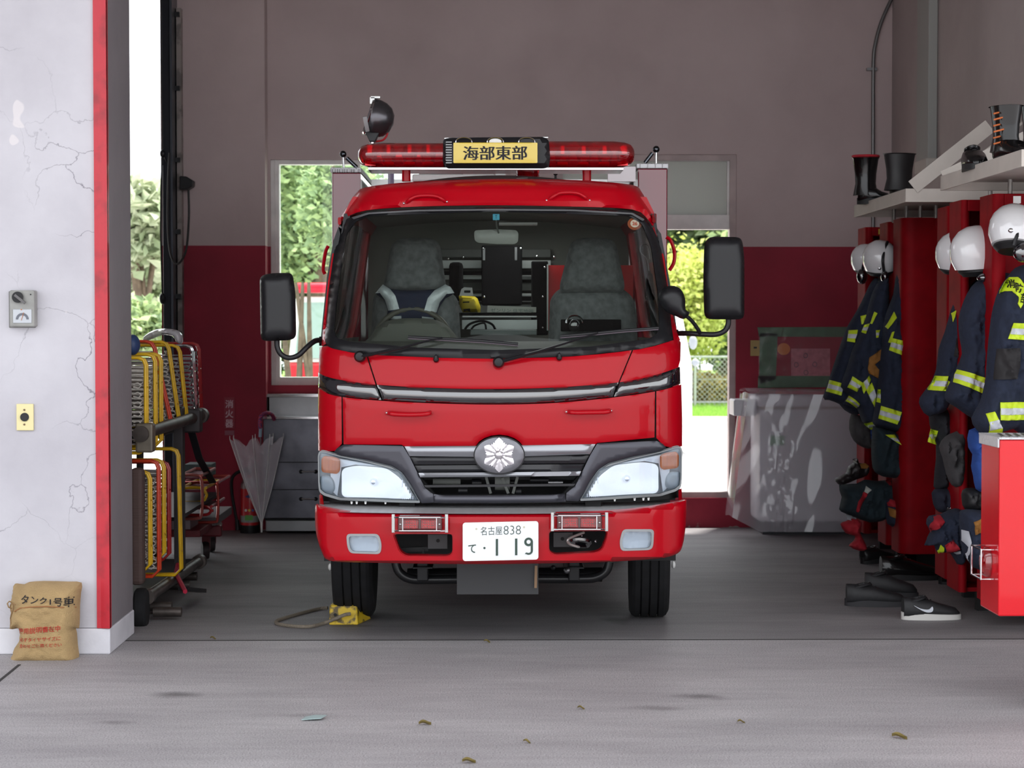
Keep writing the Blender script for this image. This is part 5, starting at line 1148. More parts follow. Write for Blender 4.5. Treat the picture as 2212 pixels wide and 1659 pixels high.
# ---- lockers: each a red unit with a rounded front post, rail and back
def locker(label, px, Y, wpost, wtot, hooks=True, tagm=None):
    x0 = u(px, Y); t_ = thing('gear_locker', label, 'locker', (x0, Y, HB), 'red gear lockers along the right wall')
    x1 = min(x0+wtot, XR-.03); wp = wpost; D = .26; r = min(wp*.5, .07)
    def post(uu, v):
        L = [(x0+.002, Y+D), (x0, Y+r)] ; s_ = uu*3
        if s_ <= 1: a = L[0]; b = L[1]; x = a[0]+(b[0]-a[0])*s_; y = a[1]+(b[1]-a[1])*s_
        elif s_ <= 2: a = PI-(s_-1)*PI/2; x = x0+r+r*math.cos(a); y = Y+r-r*math.sin(a)
        else: x = x0+r+(wp-r)*(s_-2); y = Y+.012*(s_-2)**2
        return (x, y, HB+(HT-HB)*v)
    m = MB().grid(post, 30, 6); 
    MB().grid(post, 30, 6).build('rounded_post', LOCK, t_, ang=60)
    m = MB(); n = 30; ring = [post(i/30, 1) for i in range(31)]+[(x0+wp, Y+D, HT)]; m.add(ring, [tuple(range(len(ring)))]); ring2 = [(x, y, HB) for x, y, z in ring]; m.add(ring2, [tuple(range(len(ring2)))]); m.box(x0+wp-.004, x0+wp, Y+.012, Y+D, HB, HT); m.build('post_cap', LOCK, t_, smooth=False)
    MB().box(x0+wp, x1, Y+D-.02, Y+D, HB, HT).build('back_panel', LOCK, t_, smooth=False)
    rl = MB().box(x0+wp-.01, x1, Y, Y+.02, HT-.055, HT).build('top_rail', LOCK, t_, smooth=False, bevel=.004)
    MB().box(x0+wp, x1, Y+.02, Y+D, HT-.012, HT).build('top_plate', LOCK, t_, smooth=False); MB().box(x0+wp, x1, Y+.03, Y+D, HB, HB+.02).build('bottom_plate', LOCK, t_, smooth=False)
    if tagm: MB().box(x0+wp+tagm[0], x0+wp+tagm[0]+.035, Y-.003, Y, HT-.045, HT-.012).build('name_tag', TAGY if tagm[1] else WHT, t_, smooth=False)
    if px < 2140: MB().box(x0+.14, x1-.02, Y+D-.06, Y+D-.01, .0, HB).build('plinth', BLKM, t_, smooth=False)
    MB().tube([(x0+wp+.03, Y+D-.02, HT-.25), (x0+wp+.03, Y+.08, HT-.25), (x0+wp+.03, Y+.05, HT-.22)], .006, 6).build('hook', STL, t_)
    return t_
locker('farthest red gear locker, under the end of the lower shoe shelf', 1870, 11.9, .05, .4, tagm=(.03, 1))
locker('second red gear locker from the far end, narrow post showing', 1919, 11.27, .07, .4)
locker('red gear locker with the widest rounded post showing fully', 1950, 10.83, .20, .6, tagm=(.09, 1))
l4 = locker('red gear locker with a perforated back right of the wide post', 2050, 9.74, .09, .5)
l5 = locker('red gear locker behind the big white helmet', 2078, 9.28, .04, .5)
locker('nearest red gear locker at the right edge with white tag', 2147, 8.84, .06, .5, tagm=(.03, 0))
for k in range(5): MB().cyl(W(2119+k*5.5, 469, 9.51), W(2119+k*5.5, 469, 9.50), .0035, n=8).build('vent_hole', BLKM, l5)
# ---- shoe shelves
SHM = mat('shelf_cream', (188,180,172), .45, nz=(6,.12))
def shelf(name_label, Y0, Y1, zz, posts):
    x0 = 2.15; t_ = thing('boot_shelf', name_label, 'shelf', (x0, Y0, zz))
    MB().box(x0, XR-.02, Y0, Y1, zz, zz+.012).build('shelf_board', SHM, t_, smooth=False)
    MB().box(x0-.004, x0+.006, Y0, Y1, zz-.04, zz+.03).build('front_edge', SHM, t_, smooth=False, bevel=.002)
    MB().box(x0-.004, XR-.02, Y0-.006, Y0+.006, zz-.04, zz+.03).build('side_edge', SHM, t_, smooth=False, bevel=.002)
    MB().box(x0-.004, XR-.02, Y1-.006, Y1+.006, zz-.04, zz+.03).build('side_edge', SHM, t_, smooth=False, bevel=.002)
    return t_
zs = 2.105
s1_ = shelf('cream metal boot shelf further back, holding two tall black boots', 9.92, 11.32, zs, 0)
s2_ = shelf('cream metal boot shelf nearest the right edge, holding laced boots', 7.75, 9.14, zs+.005, 0)
MB().bar(W(1972, 404, 9.91), W(2138, 272, 9.91), .006, .075, (0,0,1)).build('brace', SHM, s1_, smooth=False)
MB().bar(W(2050, 385, 9.93), W(2212, 262, 9.93), .03, .012, (0,0,1)).build('brace_strip', SHM, s1_, smooth=False)
a = W(2005, 425, 9.93)
MB().box(W(2150,300,9.91).x, W(2152,1,9.91).x+.03, 9.9, 9.93, W(1,292,9.9).z, W(1,266,9.9).z).build('brace_end', SHM, s1_, smooth=False)
MB().bar((2.16, 9.15, zs+.03), (2.78, 9.15, zs+.33), .006, .06).build('brace', SHM, s2_, smooth=False)
for px, y0, y1, Y, par in ((1931,440,478,11.2,s1_),(1958,436,472,10.9,s1_),(1988,434,470,10.88,s1_),(2022,430,468,10.8,s1_),(2139,396,432,9.4,s1_),(2182,378,418,8.95,s2_)):
    MB().cyl(W(px, y0, Y), W(px, y1+3, Y), .011, n=12).build('support_tube', mat('tube_grey', (150,146,142), .35, metal=.4), par)
# wall channel and conduit
t_ = thing('wall_channel', 'pale vertical cable channel on the right wall above the shelf', 'channel', (XR-.03, 12.25, 2.3))
MB().box(XR-.06, XR-.002, 12.02, 12.35, W(1,388,12.2).z, 4.28).build('channel_cover', mat('channel_grey', (150,150,146), .5), t_, smooth=False, bevel=.004)
MB().box(XR-.03, XR-.002, 12.36, 12.48, W(1,330,12.2).z, 4.28).build('channel_edge', mat('channel_edge', (172,172,170), .5), t_, smooth=False)
MB().box(XR-.075, XR-.002, 12.0, 12.33, W(1,372,12.2).z, W(1,345,12.2).z).build('end_bracket', SHM, t_, smooth=False, bevel=.006)
t_ = thing('wall_conduit', 'thin grey metal conduit pipe on the back wall, bending at its top', 'pipe', W(1885, 700, 13.36))
MB().tube([W(1886,1120,13.37)]+smooth([W(1886,480,13.37), W(1886,250,13.37), W(1887,130,13.37), W(1892,90,13.37), W(1903,50,13.37), W(1920,10,13.37), W(1938,-25,13.37)], 5, False), .013, 10).build('pipe', mat('conduit', (120,118,118), .35, metal=.7), t_)
pbox('clamp', 1873, 146, 1895, 152, 13.36, 13.395, STL, t_, .001)
t_ = thing('thin_rod', 'thin dark rod on the back wall corner behind the black boots', 'rod', W(1935, 340, 13.3)); MB().tube([W(1935,238,13.37), W(1936,460,13.37)], .006, 6).build('rod', BLK, t_)
# ---- helmets
HWH = mat('helmet_white', (226,226,228), .12, coat=1); 
def helmet(label, px, py, r, Y, yaw, tilt, gog=(), strap=()):
    c_ = W(px, py, Y); t_ = thing('fire_helmet', label, 'helmet', c_, 'white fire helmets on the lockers')
    fw = Vector((math.sin(yaw), -math.cos(yaw)*1.0, 0)); up_ = (Vector((0,0,1))+Vector((math.cos(yaw), math.sin(yaw), 0))*tilt).normalized()
    MB().lathe(c_, up_, [(r*.80,-r*.72),(r*.86,-r*.70),(r*1.0,-r*.3),(r*1.0,0),(r*.97,r*.25),(r*.86,r*.52),(r*.64,r*.78),(r*.34,r*.95),(0,r*1.0)], 36, sx=1.0, sy=1.12, xd=fw).build('shell', HWH, t_)
    MB().lathe(c_, up_, [(r*.76,-r*.66),(r*.8,-r*.8),(r*.6,-r*1.0),(r*.3,-r*.95)], 24).build('neck_guard', mat('guard_black', (24,24,26), .5), t_)
    sd_ = up_.cross(fw)
    if strap: MB().tube(smooth([W(x, y, Y-r*1.18+.03*abs(i-len(strap)/2)) for i, (x, y) in enumerate(strap)], 4, False), r*.085, 6).build('goggle_strap', BLK, t_)
    for (x, y, a_, b_) in gog: MB().ball(W(x, y, Y-r*.85), .04, 16, 12, (a_*Y/F/.04, .9, b_*Y/F/.04)).build('goggles', BLKG, t_)
    MB().ball(c_+sd_*r*-1.02-up_*r*.4, r*.12, 8, 6).build('rivet', CHR, t_)
    return t_
helmet('farthest white fire helmet, half hidden behind another white helmet', 1869, 558, .088, 11.6, 1.25, -.25, [(1862,597,12,17)], [(1888,527),(1880,540),(1868,560),(1862,584)])
helmet('second farthest white fire helmet, above the far dark jackets', 1901, 556, .103, 11.25, 1.35, -.25, [(1911,598,9,14)], [(1917,522),(1911,540),(1907,562),(1910,590)])
helmet('white fire helmet with goggles hanging right of the wide red post', 2066, 545, .105, 9.6, 1.3, -.2, [(2070,577,13,22)], [(2073,494),(2063,515),(2057,538),(2064,560)])
helmet('big round white fire helmet above the right-hand jackets', 2111, 541, .122, 9.12, -2.6, .1, [(2124,600,14,10)])
helmet('white fire helmet cut by the right edge of the picture', 2190, 493, .112, 8.68, 1.2, .25, [(2212,545,24,22)], [(2212,480),(2198,505),(2190,530)])
# ---- coats
def coat(label, Y, out, dep, stripes, patches=(), wpx=22, seed=1, lean=0, cloth=None, cat='jacket', name='turnout_coat', grp='dark fire coats on the lockers', fold=.026, step=5, hook=None):
    O = smooth(out, 2); cx_ = sum(p[0] for p in O)/len(O); cy_ = min(p[1] for p in O)
    t_ = thing(name, label, cat, W(cx_, cy_, Y), grp)
    m = MB(); S = puff(m, Y, O, dep, step, wpx, fold, (.10,.035), seed, back=.5); m.build('coat_body' if cat == 'jacket' else 'cloth', cloth or NAVY, t_, ang=70)
    for q in stripes:      # q: quad corners going across, band of lime with silver core
        a, b, c_, d_ = q
        L = lambda p, r, t: (p[0]+(r[0]-p[0])*t, p[1]+(r[1]-p[1])*t)
        sb = sheet(MB(), lambda x, y: S(x, y, .011), [a, b, c_, d_], step=4, off=0, thick=.008).build('lime_stripe', LIME, t_, ang=70)
        sheet(MB(), lambda x, y: S(x, y, .0145), [L(a, d_, .33), L(b, c_, .33), L(b, c_, .70), L(a, d_, .70)], step=4, off=0, thick=.003).build('silver_stripe', SLV, sb, ang=70)
    for P, m_, nm in patches: sheet(MB(), lambda x, y: S(x, y, .010), P, step=4, off=0, thick=.008).build(nm, m_, t_, ang=70)
    if hook: MB().tube([W(*hook[0], Y), W(*hook[1], Y+.1)], .006, 6).build('hanger_loop', STL, t_)
    return t_, S
DKP = mat('elbow_patch', (34,32,34), .8); TAN = mat('glove_tan', (150,100,40), .8, nz=(20,.3)); NAV2 = mat('navy_green_cloth', (24,40,48), .9, nz=(20,.25)); CHA = mat('charcoal_cloth', (68,66,68), .9, nz=(14,.3), bump=(60,.2)); BLU = mat('blue_cloth', (34,72,146), .85, nz=(14,.25), bump=(50,.2)); REDC = mat('red_cloth', (168,24,40), .8, nz=(20,.25))
coat('farthest dark coat, its striped sleeve flaring to the left', 11.35, z3([(470,600),(420,620),(380,700),(330,800),(270,900),(230,1000),(170,1180),(112,1355),(150,1375),(215,1400),(250,1440),(330,1470),(420,1400),(460,1200),(480,1000),(490,800)]), .10,
     [z3(q) for q in ([(265,928),(312,925),(292,1005),(250,998)], [(148,1245),(225,1268),(208,1342),(125,1318)], [(245,1235),(272,1235),(248,1310),(222,1300)])],
     [(z3([(335,838),(378,826),(345,890),(338,890)]), LIME, 'collar_flash'), (z3([(300,1120),(325,1082),(345,1225),(322,1215),(290,1160)]), TAN, 'glove')])
coat('dark coat with glove, hanging in front of the farthest one', 11.2, z3([(530,590),(480,600),(430,680),(400,780),(370,900),(300,1050),(260,1180),(225,1290),(270,1340),(240,1400),(330,1430),(360,1510),(440,1560),(475,1480),(500,1250),(520,1000),(530,800)]), .11,
     [z3(q) for q in ([(280,1220),(340,1260),(305,1318),(250,1290)], [(385,1215),(395,1240),(350,1330),(328,1272)], [(360,1300),(400,1260),(435,1380),(420,1420)], [(365,895),(392,885),(368,950),(346,940)], [(270,1345),(330,1400),(320,1425),(250,1380)], [(360,1525),(440,1500),(440,1560),(400,1560)])],
     [(z3([(420,810),(436,820),(405,888),(395,885)]), LIME, 'collar_flash'), (z3([(385,1100),(470,1040),(468,1100),(420,1145),(455,1195),(450,1240),(380,1200),(375,1170)]), TAN, 'glove')], seed=2, hook=(z3([(470,665)])[0], z3([(470,560)])[0]))
coat('dark coat hanging hard against the left of the wide red post', 10.98, z3([(640,530),(600,545),(575,600),(560,700),(530,780),(500,880),(490,1000),(480,1100),(465,1250),(440,1440),(428,1520),(470,1550),(550,1570),(600,1590),(640,1590),(640,900)]), .11,
     [z3(q) for q in ([(530,978),(640,1005),(640,1105),(512,1055)], [(465,1408),(585,1445),(560,1525),(448,1488)], [(425,928),(452,926),(440,975),(425,975)], [(448,1305),(466,1305),(462,1390),(443,1385)], [(485,1590),(550,1590),(588,1655),(560,1640)])],
     [(z3([(545,810),(556,850),(510,920),(500,905)]), LIME, 'collar_flash'), (z3([(530,940),(542,935),(525,1010),(510,1005)]), LIME, 'collar_flash')], seed=3)
coat('dark coat hanging right of the wide red post, yellow-banded cuff', 9.45, z3([(1010,720),(960,740),(930,800),(890,940),(850,1050),(835,1180),(790,1280),(730,1360),(735,1420),(790,1480),(900,1440),(930,1350),(1000,1200),(1100,1100),(1190,900),(1195,620),(1100,600),(1050,660)]), .10,
     [z3(q) for q in ([(985,815),(1065,790),(1035,895),(955,882)], [(810,1218),(880,1218),(862,1312),(772,1308)], [(880,1245),(915,1270),(890,1380),(862,1340)])],
     [(z3([(925,820),(945,800),(935,840),(922,875)]), LIME, 'collar_flash'), (z3([(950,935),(1035,960),(1010,1040),(960,1110),(915,1090),(930,1000)]), DKP, 'elbow_patch'), (z3([(978,1140),(1010,1100),(1000,1150),(955,1210)]), mat('orange_tab', (190,80,40), .7), 'orange_tab')], seed=4, hook=(z3([(1005,720)])[0], z3([(1005,600)])[0]))
coat('dark coat under the big helmet with a wide striped cuff', 9.1, z3([(1300,560),(1195,570),(1110,610),(1060,650),(1010,745),(978,860),(985,980),(1000,1080),(965,1170),(930,1250),(892,1330),(900,1380),(960,1420),(1030,1470),(1090,1500),(1130,1480),(1165,1300),(1220,1200),(1300,1000),(1310,700)]), .12,
     [z3(q) for q in ([(960,1178),(1158,1245),(1145,1348),(930,1258)],)],
     [(z3([(1125,690),(1198,640),(1198,735),(1150,790),(1135,745)]), LIME, 'shoulder_flash')], seed=5, wpx=26)
SE = coat('nearest dark coat at the right edge with lettered shoulder flash', 8.8, z3([(1420,505),(1340,530),(1290,590),(1240,660),(1200,780),(1180,900),(1160,1100),(1150,1250),(1110,1400),(1060,1490),(1090,1560),(1150,1600),(1240,1590),(1330,1560),(1500,1570),(1500,505)]), .13,
     [z3(q) for q in ([(1275,882),(1500,890),(1500,1000),(1245,982)], [(1205,1380),(1500,1378),(1500,1490),(1215,1500),(1180,1412)], )][:1]+[z3([(1200,1382),(1500,1378),(1500,1492),(1200,1495)]), z3([(1115,1455),(1160,1440),(1235,1590),(1150,1610)])],
     [(z3([(1285,590),(1320,590),(1345,630),(1365,680),(1372,745),(1345,745),(1322,790),(1305,760),(1310,720),(1280,680),(1245,680),(1220,695),(1235,640),(1255,610)]), LIME, 'shoulder_flash'), (z3([(1190,1045),(1320,1040),(1325,1150),(1300,1235),(1170,1240),(1180,1120)]), DKP, 'elbow_patch')], seed=6, wpx=30)
if 1:
    S_ = SE[1]; Sf = lambda x, y: S_(x, y, .012)
    for ch_, q in (('消', [(1262,602),(1302,605),(1296,662),(1256,658)]), ('防', [(1300,622),(1338,640),(1334,700),(1294,684)]), ('部', [(1328,690),(1364,700),(1352,765),(1318,752)])):
        text_on('flash_character', Sf, ch_, z3(q), INK, SE[0], .003, .02)
# lower gear
def gear(name, label, cat, Y, out, dep, m_, extras=(), seed=0, wpx=20, grp=None, fold=.036):
    t_, S = coat(label, Y, out, dep, [], extras, wpx, seed, 0, m_, cat, name, grp, fold, 4.5); return t_, S
gear('work_trousers', 'dark green-navy trousers hanging below the coat left of the wide post', 'trousers', 11.0, z4([(505,70),(600,90),(720,150),(735,300),(735,445),(620,455),(540,430),(500,380),(490,250),(495,150)]), .12, NAV2, seed=8)
gear('cloth_bag', 'round charcoal cloth bag hanging below the farthest coat', 'bag', 11.45, z4([(340,-20),(400,-10),(490,30),(495,200),(480,240),(420,225),(360,180),(325,90)]), .10, CHA, seed=9)
gear('blue_trousers_strap', 'sliver of blue cloth beside the charcoal bag', 'cloth', 11.35, z4([(486,90),(508,110),(512,190),(498,195),(488,150)]), .03, BLU, seed=9); bpy.data.objects['blue_trousers_strap'].name = 'blue_cloth'
gear('rope_bag', 'navy bag with red straps on the floor left of the wide post', 'bag', 11.2, z4([(250,510),(380,500),(440,470),(540,480),(640,470),(735,480),(735,640),(620,660),(600,760),(480,790),(340,740),(290,720),(250,690),(270,600)]), .14, NAV2, [(z4([(400,545),(430,560),(395,620),(360,700),(345,690),(355,620)]), REDC, 'red_strap'), (z4([(425,505),(455,530),(430,560),(405,545)]), mat('buckle_pale', (170,176,170), .5), 'buckle'), (z4([(285,725),(335,735),(340,768),(285,752)]), SLV, 'silver_band'), (z4([(580,460),(630,455),(610,500),(595,500)]), REDC, 'red_tab')], 10)
gear('black_harness', 'black harness with buckles on top of the navy bag', 'harness', 11.3, z4([(222,460),(300,420),(320,370),(360,340),(350,318),(390,312),(400,345),(450,350),(480,380),(460,440),(380,470),(280,510),(240,500)]), .06, mat('harness_black', (30,24,26), .5), [(z4([(395,350),(440,345),(465,365),(440,385),(400,380)]), TAN, 'tan_pad')], 11, 12)
gear('red_sling', 'red sling with white threads trailing onto the floor below the navy bag', 'sling', 11.1, z4([(260,800),(300,780),(350,760),(420,790),(410,870),(440,930),(460,990),(400,1002),(322,965),(355,930),(370,890),(300,870)]), .05, REDC, (), 12, 12)
gear('navy_pouch', 'navy pouch with tan patches and red rim left of the wide post', 'pouch', 11.05, z4([(600,620),(660,610),(740,640),(740,820),(690,830),(610,800),(600,700)]), .08, NAVY, [(z4([(605,670),(655,685),(655,750),(615,735)]), TAN, 'tan_patch'), (z4([(685,725),(715,740),(710,765),(683,755)]), TAN, 'tan_patch'), (z4([(600,640),(625,612),(680,625),(715,660),(715,740),(690,700),(650,665),(604,662)]), REDC, 'red_rim')], 13)
gear('dark_trousers', 'black-navy trousers hanging just right of the wide red post', 'trousers', 9.6, z4([(915,-60),(1100,-40),(1160,20),(1100,200),(1120,300),(1140,520),(1010,540),(955,520),(975,300),(970,200),(960,180)]), .10, mat('dark_gear', (26,28,36), .8, nz=(14,.3)), [(z4([(910,85),(960,100),(955,205),(878,180)]), LIME, 'lime_band'), (z4([(900,115),(957,128),(956,170),(888,150)]), SLV, 'silver_band')], 14)
gear('charcoal_trousers', 'folded charcoal cloth hanging between the right-hand lockers', 'trousers', 9.35, z4([(1040,150),(1100,120),(1175,110),(1185,300),(1180,450),(1150,525),(1090,510),(1050,430),(1020,300),(995,220)]), .10, CHA, seed=15, fold=.05)
gear('blue_trousers', 'bright blue trousers hanging beside the red tread-topped box', 'trousers', 8.95, z4([(1220,100),(1360,80),(1400,200),(1400,560),(1340,570),(1270,540),(1250,440),(1235,370),(1245,280),(1215,230)]), .10, BLU, seed=16, fold=.05)
gear('black_hood', 'black hood hanging under the blue trousers', 'hood', 9.0, z4([(1170,550),(1240,530),(1400,570),(1400,690),(1300,700),(1190,690),(1165,620)]), .09, mat('hood_black', (22,22,24), .6), seed=17)
gear('navy_gloves', 'dark gloves and pouch hanging under the black-navy trousers', 'gloves', 9.55, z4([(960,540),(1130,545),(1150,640),(1150,700),(1030,720),(970,690),(945,610)]), .07, mat('dark_gear2', (24,28,44), .85), [(z4([(1030,670),(1090,655),(1100,700),(1030,705)]), BLKG, 'visor')], 18)
gear('equipment_bag', 'navy equipment bag with red flap low beside the right-hand lockers', 'bag', 9.3, z4([(900,800),(920,740),(1000,730),(1060,700),(1160,690),(1170,850),(1190,900),(1180,1080),(1130,1100),(1080,1020),(980,1010),(960,960),(885,960),(930,860)]), .12, NAVY, [(z4([(910,790),(940,740),(990,728),(1000,770),(940,830),(905,850)]), REDC, 'red_flap'), (z4([(1000,940),(1060,900),(1105,970),(1030,1010)]), REDC, 'red_flap'), (z4([(1065,995),(1110,980),(1118,1005),(1095,1012)]), SLV, 'silver_tab'), (z4([(975,940),(995,960),(1010,1010),(975,1012)]), LIME, 'lime_tab')], 19)
gear('equipment_bag', 'navy bag with a tan square and white stripe next to the red box', 'bag', 8.95, z4([(1150,720),(1200,690),(1330,700),(1420,720),(1420,1130),(1290,1140),(1230,1100),(1170,1000),(1150,850)]), .13, NAVY, [(z4([(1200,765),(1270,740),(1308,820),(1215,860)]), TAN, 'tan_patch'), (z4([(1145,835),(1175,838),(1195,920),(1185,965),(1155,920)]), SLV, 'white_stripe'), (z4([(1180,960),(1188,960),(1192,1060),(1180,1060)]), SLV, 'white_stripe'), (z4([(1310,710),(1350,700),(1350,790),(1315,780)]), REDC, 'red_tab')], 20)
# ---- footwear
def shoe(name, label, p0, dirv, L, Wd, hgt, m_, sole, tall=0, grp=None, extra=None, slant=.0):
    d_ = Vector((dirv[0], dirv[1], 0)).normalized(); s_ = Vector((-d_.y, d_.x, 0)); p0 = Vector(p0)
    t_ = thing(name, label, 'shoe' if not tall else 'boot', p0, grp)
    ns = 14; nn = 16
    def sec(uu, v, grow=0, sole_=False):
        x = uu*L; wd = Wd/2*(.72+.28*math.sin(PI*min(1, (uu+.05))*1.0))*(1 if uu < .75 else math.sqrt(max(.02, 1-((uu-.75)/.262)**2)))*(1 if uu > .08 else .75+3*uu)
        top = lerp_tab(uu, [(0, hgt), (.12, hgt*1.0), (.3, hgt*.92), (.45, hgt*.90), (.62, hgt*.72), (.8, hgt*.58), (.94, hgt*.46), (1, hgt*.25)])
        if tall: top = lerp_tab(uu, [(0, hgt*.9), (.3, hgt*.9), (.5, hgt*.8), (.62, hgt*.62), (.8, hgt*.5), (1, hgt*.22)])
        a = 2*PI*v; ca, sa = math.cos(a), math.sin(a)
        y = wd*(abs(ca)**.7)*(1 if ca > 0 else -1); z = .012+top*.5+top*.5*(abs(sa)**.6)*(1 if sa > 0 else -1)
        if sa > 0 and not tall: y *= 1-.35*sa*(1-uu)**.3
        return p0+d_*x+s_*y+Vector((0,0,z))
    m = MB(); m.grid(lambda a, v: sec(v, a), nn, ns, closeu=True); m.f.append(tuple(range(nn))); m.f.append(tuple(ns*nn+k for k in range(nn)))
    m.build('upper', m_, t_, ang=60)
    m = MB()
    def sl(uu, v):
        ring = [(-.0, 1), (.0, 0)]; a = 2*PI*uu; x = .5+.53*math.cos(a)*1.0; y = Wd*.53*(abs(math.sin(a))**.75)*(1 if math.sin(a) > 0 else -1)*(.85+.2*x)
        return p0+d_*(x*L)+s_*y+Vector((0,0,.001+v*(.024+.012*(1-x))))
    m.grid(sl, 28, 1, closeu=True); m.f.append(tuple(range(28))); m.f.append(tuple(28+k for k in range(28))); m.build('sole', sole, t_, ang=50)
    if tall:
        c_ = p0+d_*L*.2; rr0 = Wd*.52
        m = MB().lathe(c_+Vector((0,0,hgt*.5)), Vector((0,0,1))+d_*slant, [(rr0*1.0, 0), (rr0*.82, tall*.25), (rr0*.86, tall*.45), (rr0*1.02, tall*.75), (rr0*1.10, tall-hgt*.5-.01)], 24, sx=1.3, sy=1, xd=d_); m.build('shaft', m_, t_)
    else:
        c_ = p0+d_*L*.22+Vector((0,0,hgt+.002))
        MB().tube([c_+d_*(L*.17*math.cos(2*PI*k/16))+s_*(Wd*.27*math.sin(2*PI*k/16))+Vector((0,0,.012*math.cos(2*PI*k/16))) for k in range(16)], .008, 6, closed=True).build('collar', m_, t_)
        MB().lathe(c_+Vector((0,0,.002)), (0,0,1), [(0,0),(Wd*.24,0)], 14, sx=L*.17/(Wd*.27), xd=d_).build('opening', BLKM, t_)
        for k in range(4):
            q = p0+d_*L*(.42+.07*k)+Vector((0,0,hgt*(.93-.12*k)+.01)); MB().tube([q-s_*Wd*.17, q+Vector((0,0,.008)), q+s_*Wd*.17], .003, 6).build('lace', BLK, t_)
        MB().bar(p0+d_*L*.34+Vector((0,0,hgt*.8)), p0+d_*L*.30+Vector((0,0,hgt*1.15)), Wd*.4, .006, d_).build('tongue', m_, t_, smooth=False, bevel=.003)
    return t_
SB = mat('shoe_black', (32,32,35), .6, nz=(60,.3)); SO = mat('sole_black', (22,22,24), .6); SWH = mat('sole_white', (200,198,194), .6); SG_ = mat('sole_grey', (44,44,47), .7)
GL = mat('boot_gloss_black', (14,13,14), .22, coat=.35, spec=.3)
Yn = 1.432*F/(1341-700); pn = gp(1950, 1338, 0)
n_ = shoe('trainer', 'black trainer with white sole and pale curved tick, nearest on the floor', pn, (1, .06), .278, .105, .095, SB, SWH, grp=None)
PN = plane(Yn-.062)
sk_ = [(1975,1309),(1985,1316),(1998,1321),(2007,1319),(2013,1311),(2013.5,1314),(2015.5,1319.5),(2012,1323),(2003,1324),(1990,1320)]
sheet(MB(), PN, smooth([(1974,1308),(1988,1314.5),(2001,1317),(2008,1316),(2014,1310.5),(2016,1316),(2013,1322),(2002,1323),(1988,1317)], 3), step=3, thick=.004).build('curved_tick', SLV, n_, smooth=False)
shoe('trainer', 'dull black trainer lying behind the white-soled one', gp(1828, 1308, 0), (1, -.05), .30, .105, .10, SB, SG_)
shoe('trainer', 'second dull black trainer, mostly hidden behind its pair', gp(1868, 1288, 0), (1, -.12), .27, .10, .115, SB, SG_)
shoe('black_shoe', 'black shoe on the floor at the foot of the navy pouch', gp(1862, 1218, 0), (1, .5), .24, .10, .085, mat('dark_leather', (24,22,24), .4), SO)
shoe('leather_boot', 'shiny black boot lying under the wide red post', gp(1902, 1252, 0), (1, .04), .34, .13, .12, GL, SO)
shoe('leather_boot', 'black shoe behind the shiny boot under the wide red post', gp(1935, 1230, 0), (1, .2), .28, .12, .10, GL, SO)
shoe('leather_boot', 'black toe poking out under the right-hand lockers', gp(2031, 1262, 0), (1, .3), .22, .10, .05, GL, SO)
b1 = shoe('rubber_boot', 'tall glossy black rubber boot with red rim on the far shelf', (u(1853,10.95), 10.95, zs+.012), (1, -.25), .21, .105, .10, GL, SO, tall=.275)
c_ = Vector((u(1853,10.95), 10.95, zs+.012))+Vector((1,-.25,0)).normalized()*.042
MB().tube([c_+Vector((.075*math.cos(a*PI/10), .058*math.sin(a*PI/10), .274)) for a in range(20)], .007, 6, closed=True).build('red_rim', REDC, b1)
shoe('rubber_boot', 'tall matt black boot behind the red-rimmed one on the far shelf', (u(1928,10.5), 10.5, zs+.012), (1, .3), .20, .13, .10, mat('boot_matt', (24,22,24), .5), SO, tall=.26)
shoe('laced_boot', 'low glossy black boot farthest left on the near shelf', (2.19, 8.75, zs+.017), (-.1, -1), .26, .11, .10, GL, SO); shoe('laced_boot', 'low glossy black boot second on the near shelf, pale piping', (2.33, 8.7, zs+.017), (-.1, -1), .27, .11, .11, GL, SO)
lb_ = shoe('laced_boot', 'tall black boot with orange laces at the upper right edge', (2.21, 8.32, zs+.017), (.25, -1), .26, .12, .11, GL, SO, tall=.26)
shoe('laced_boot', 'tall black boot right behind the orange-laced one', (2.36, 8.38, zs+.017), (.25, -1), .26, .12, .11, GL, SO, tall=.27)
OL = mat('orange_lace', (190,100,50), .7)
for k in range(6): MB().tube([(2.155, 8.21, zs+.10+.026*k), (2.20, 8.215+.02*(k%2), zs+.112+.026*k)], .004, 6).build('orange_lace', OL, lb_)
# ---- red tread-topped vehicle corner at right edge
YR = 7.0
vc = thing('red_equipment_box', 'red vehicle corner with tread-plate top and guarded lamp at the right edge', 'vehicle', (W(2167,1,YR).x, YR, 0))
xa = W(2167, 1, YR).x; zb_ = W(1, 1335, YR).z; zt_ = W(1, 951, YR).z
RBX = mat('box_red', (206, 2, 22), .25, coat=.6, spec=.25)
MB().box(xa, xa+.5, YR, YR+.262, zb_, zt_).build('body', RBX, vc, smooth=False, bevel=.006)
MB().box(xa-.008, xa+.5, YR-.006, YR+.268, zt_, zt_+.008).box(xa-.008, xa-.002, YR-.006, YR+.268, zt_-.03, zt_+.008).build('tread_top', TRD, vc, smooth=False, bevel=.002)
for k in range(9): 
    MB().bar((xa+.02+k*.03, YR+.02, zt_+.009), (xa+.06+k*.03, YR+.24, zt_+.009), .012, .003).build('tread_rib', STL, vc, smooth=False)
MB().box(xa+.2, xa+.5, YR+.03, YR+.25, 0.0, zb_+.01).build('support', BLKM, vc, smooth=False)
cy = YR+.13; cz = W(2147, 1214, YR+.13).z
lm = MB().lathe((xa-.001, cy, cz), (-1,0,0), [(.045,0),(.045,.012),(.038,.026),(.02,.034),(0,.036)], 20, sx=1.25, sy=1, xd=(0,0,1)).build('side_lamp', DOME, vc)
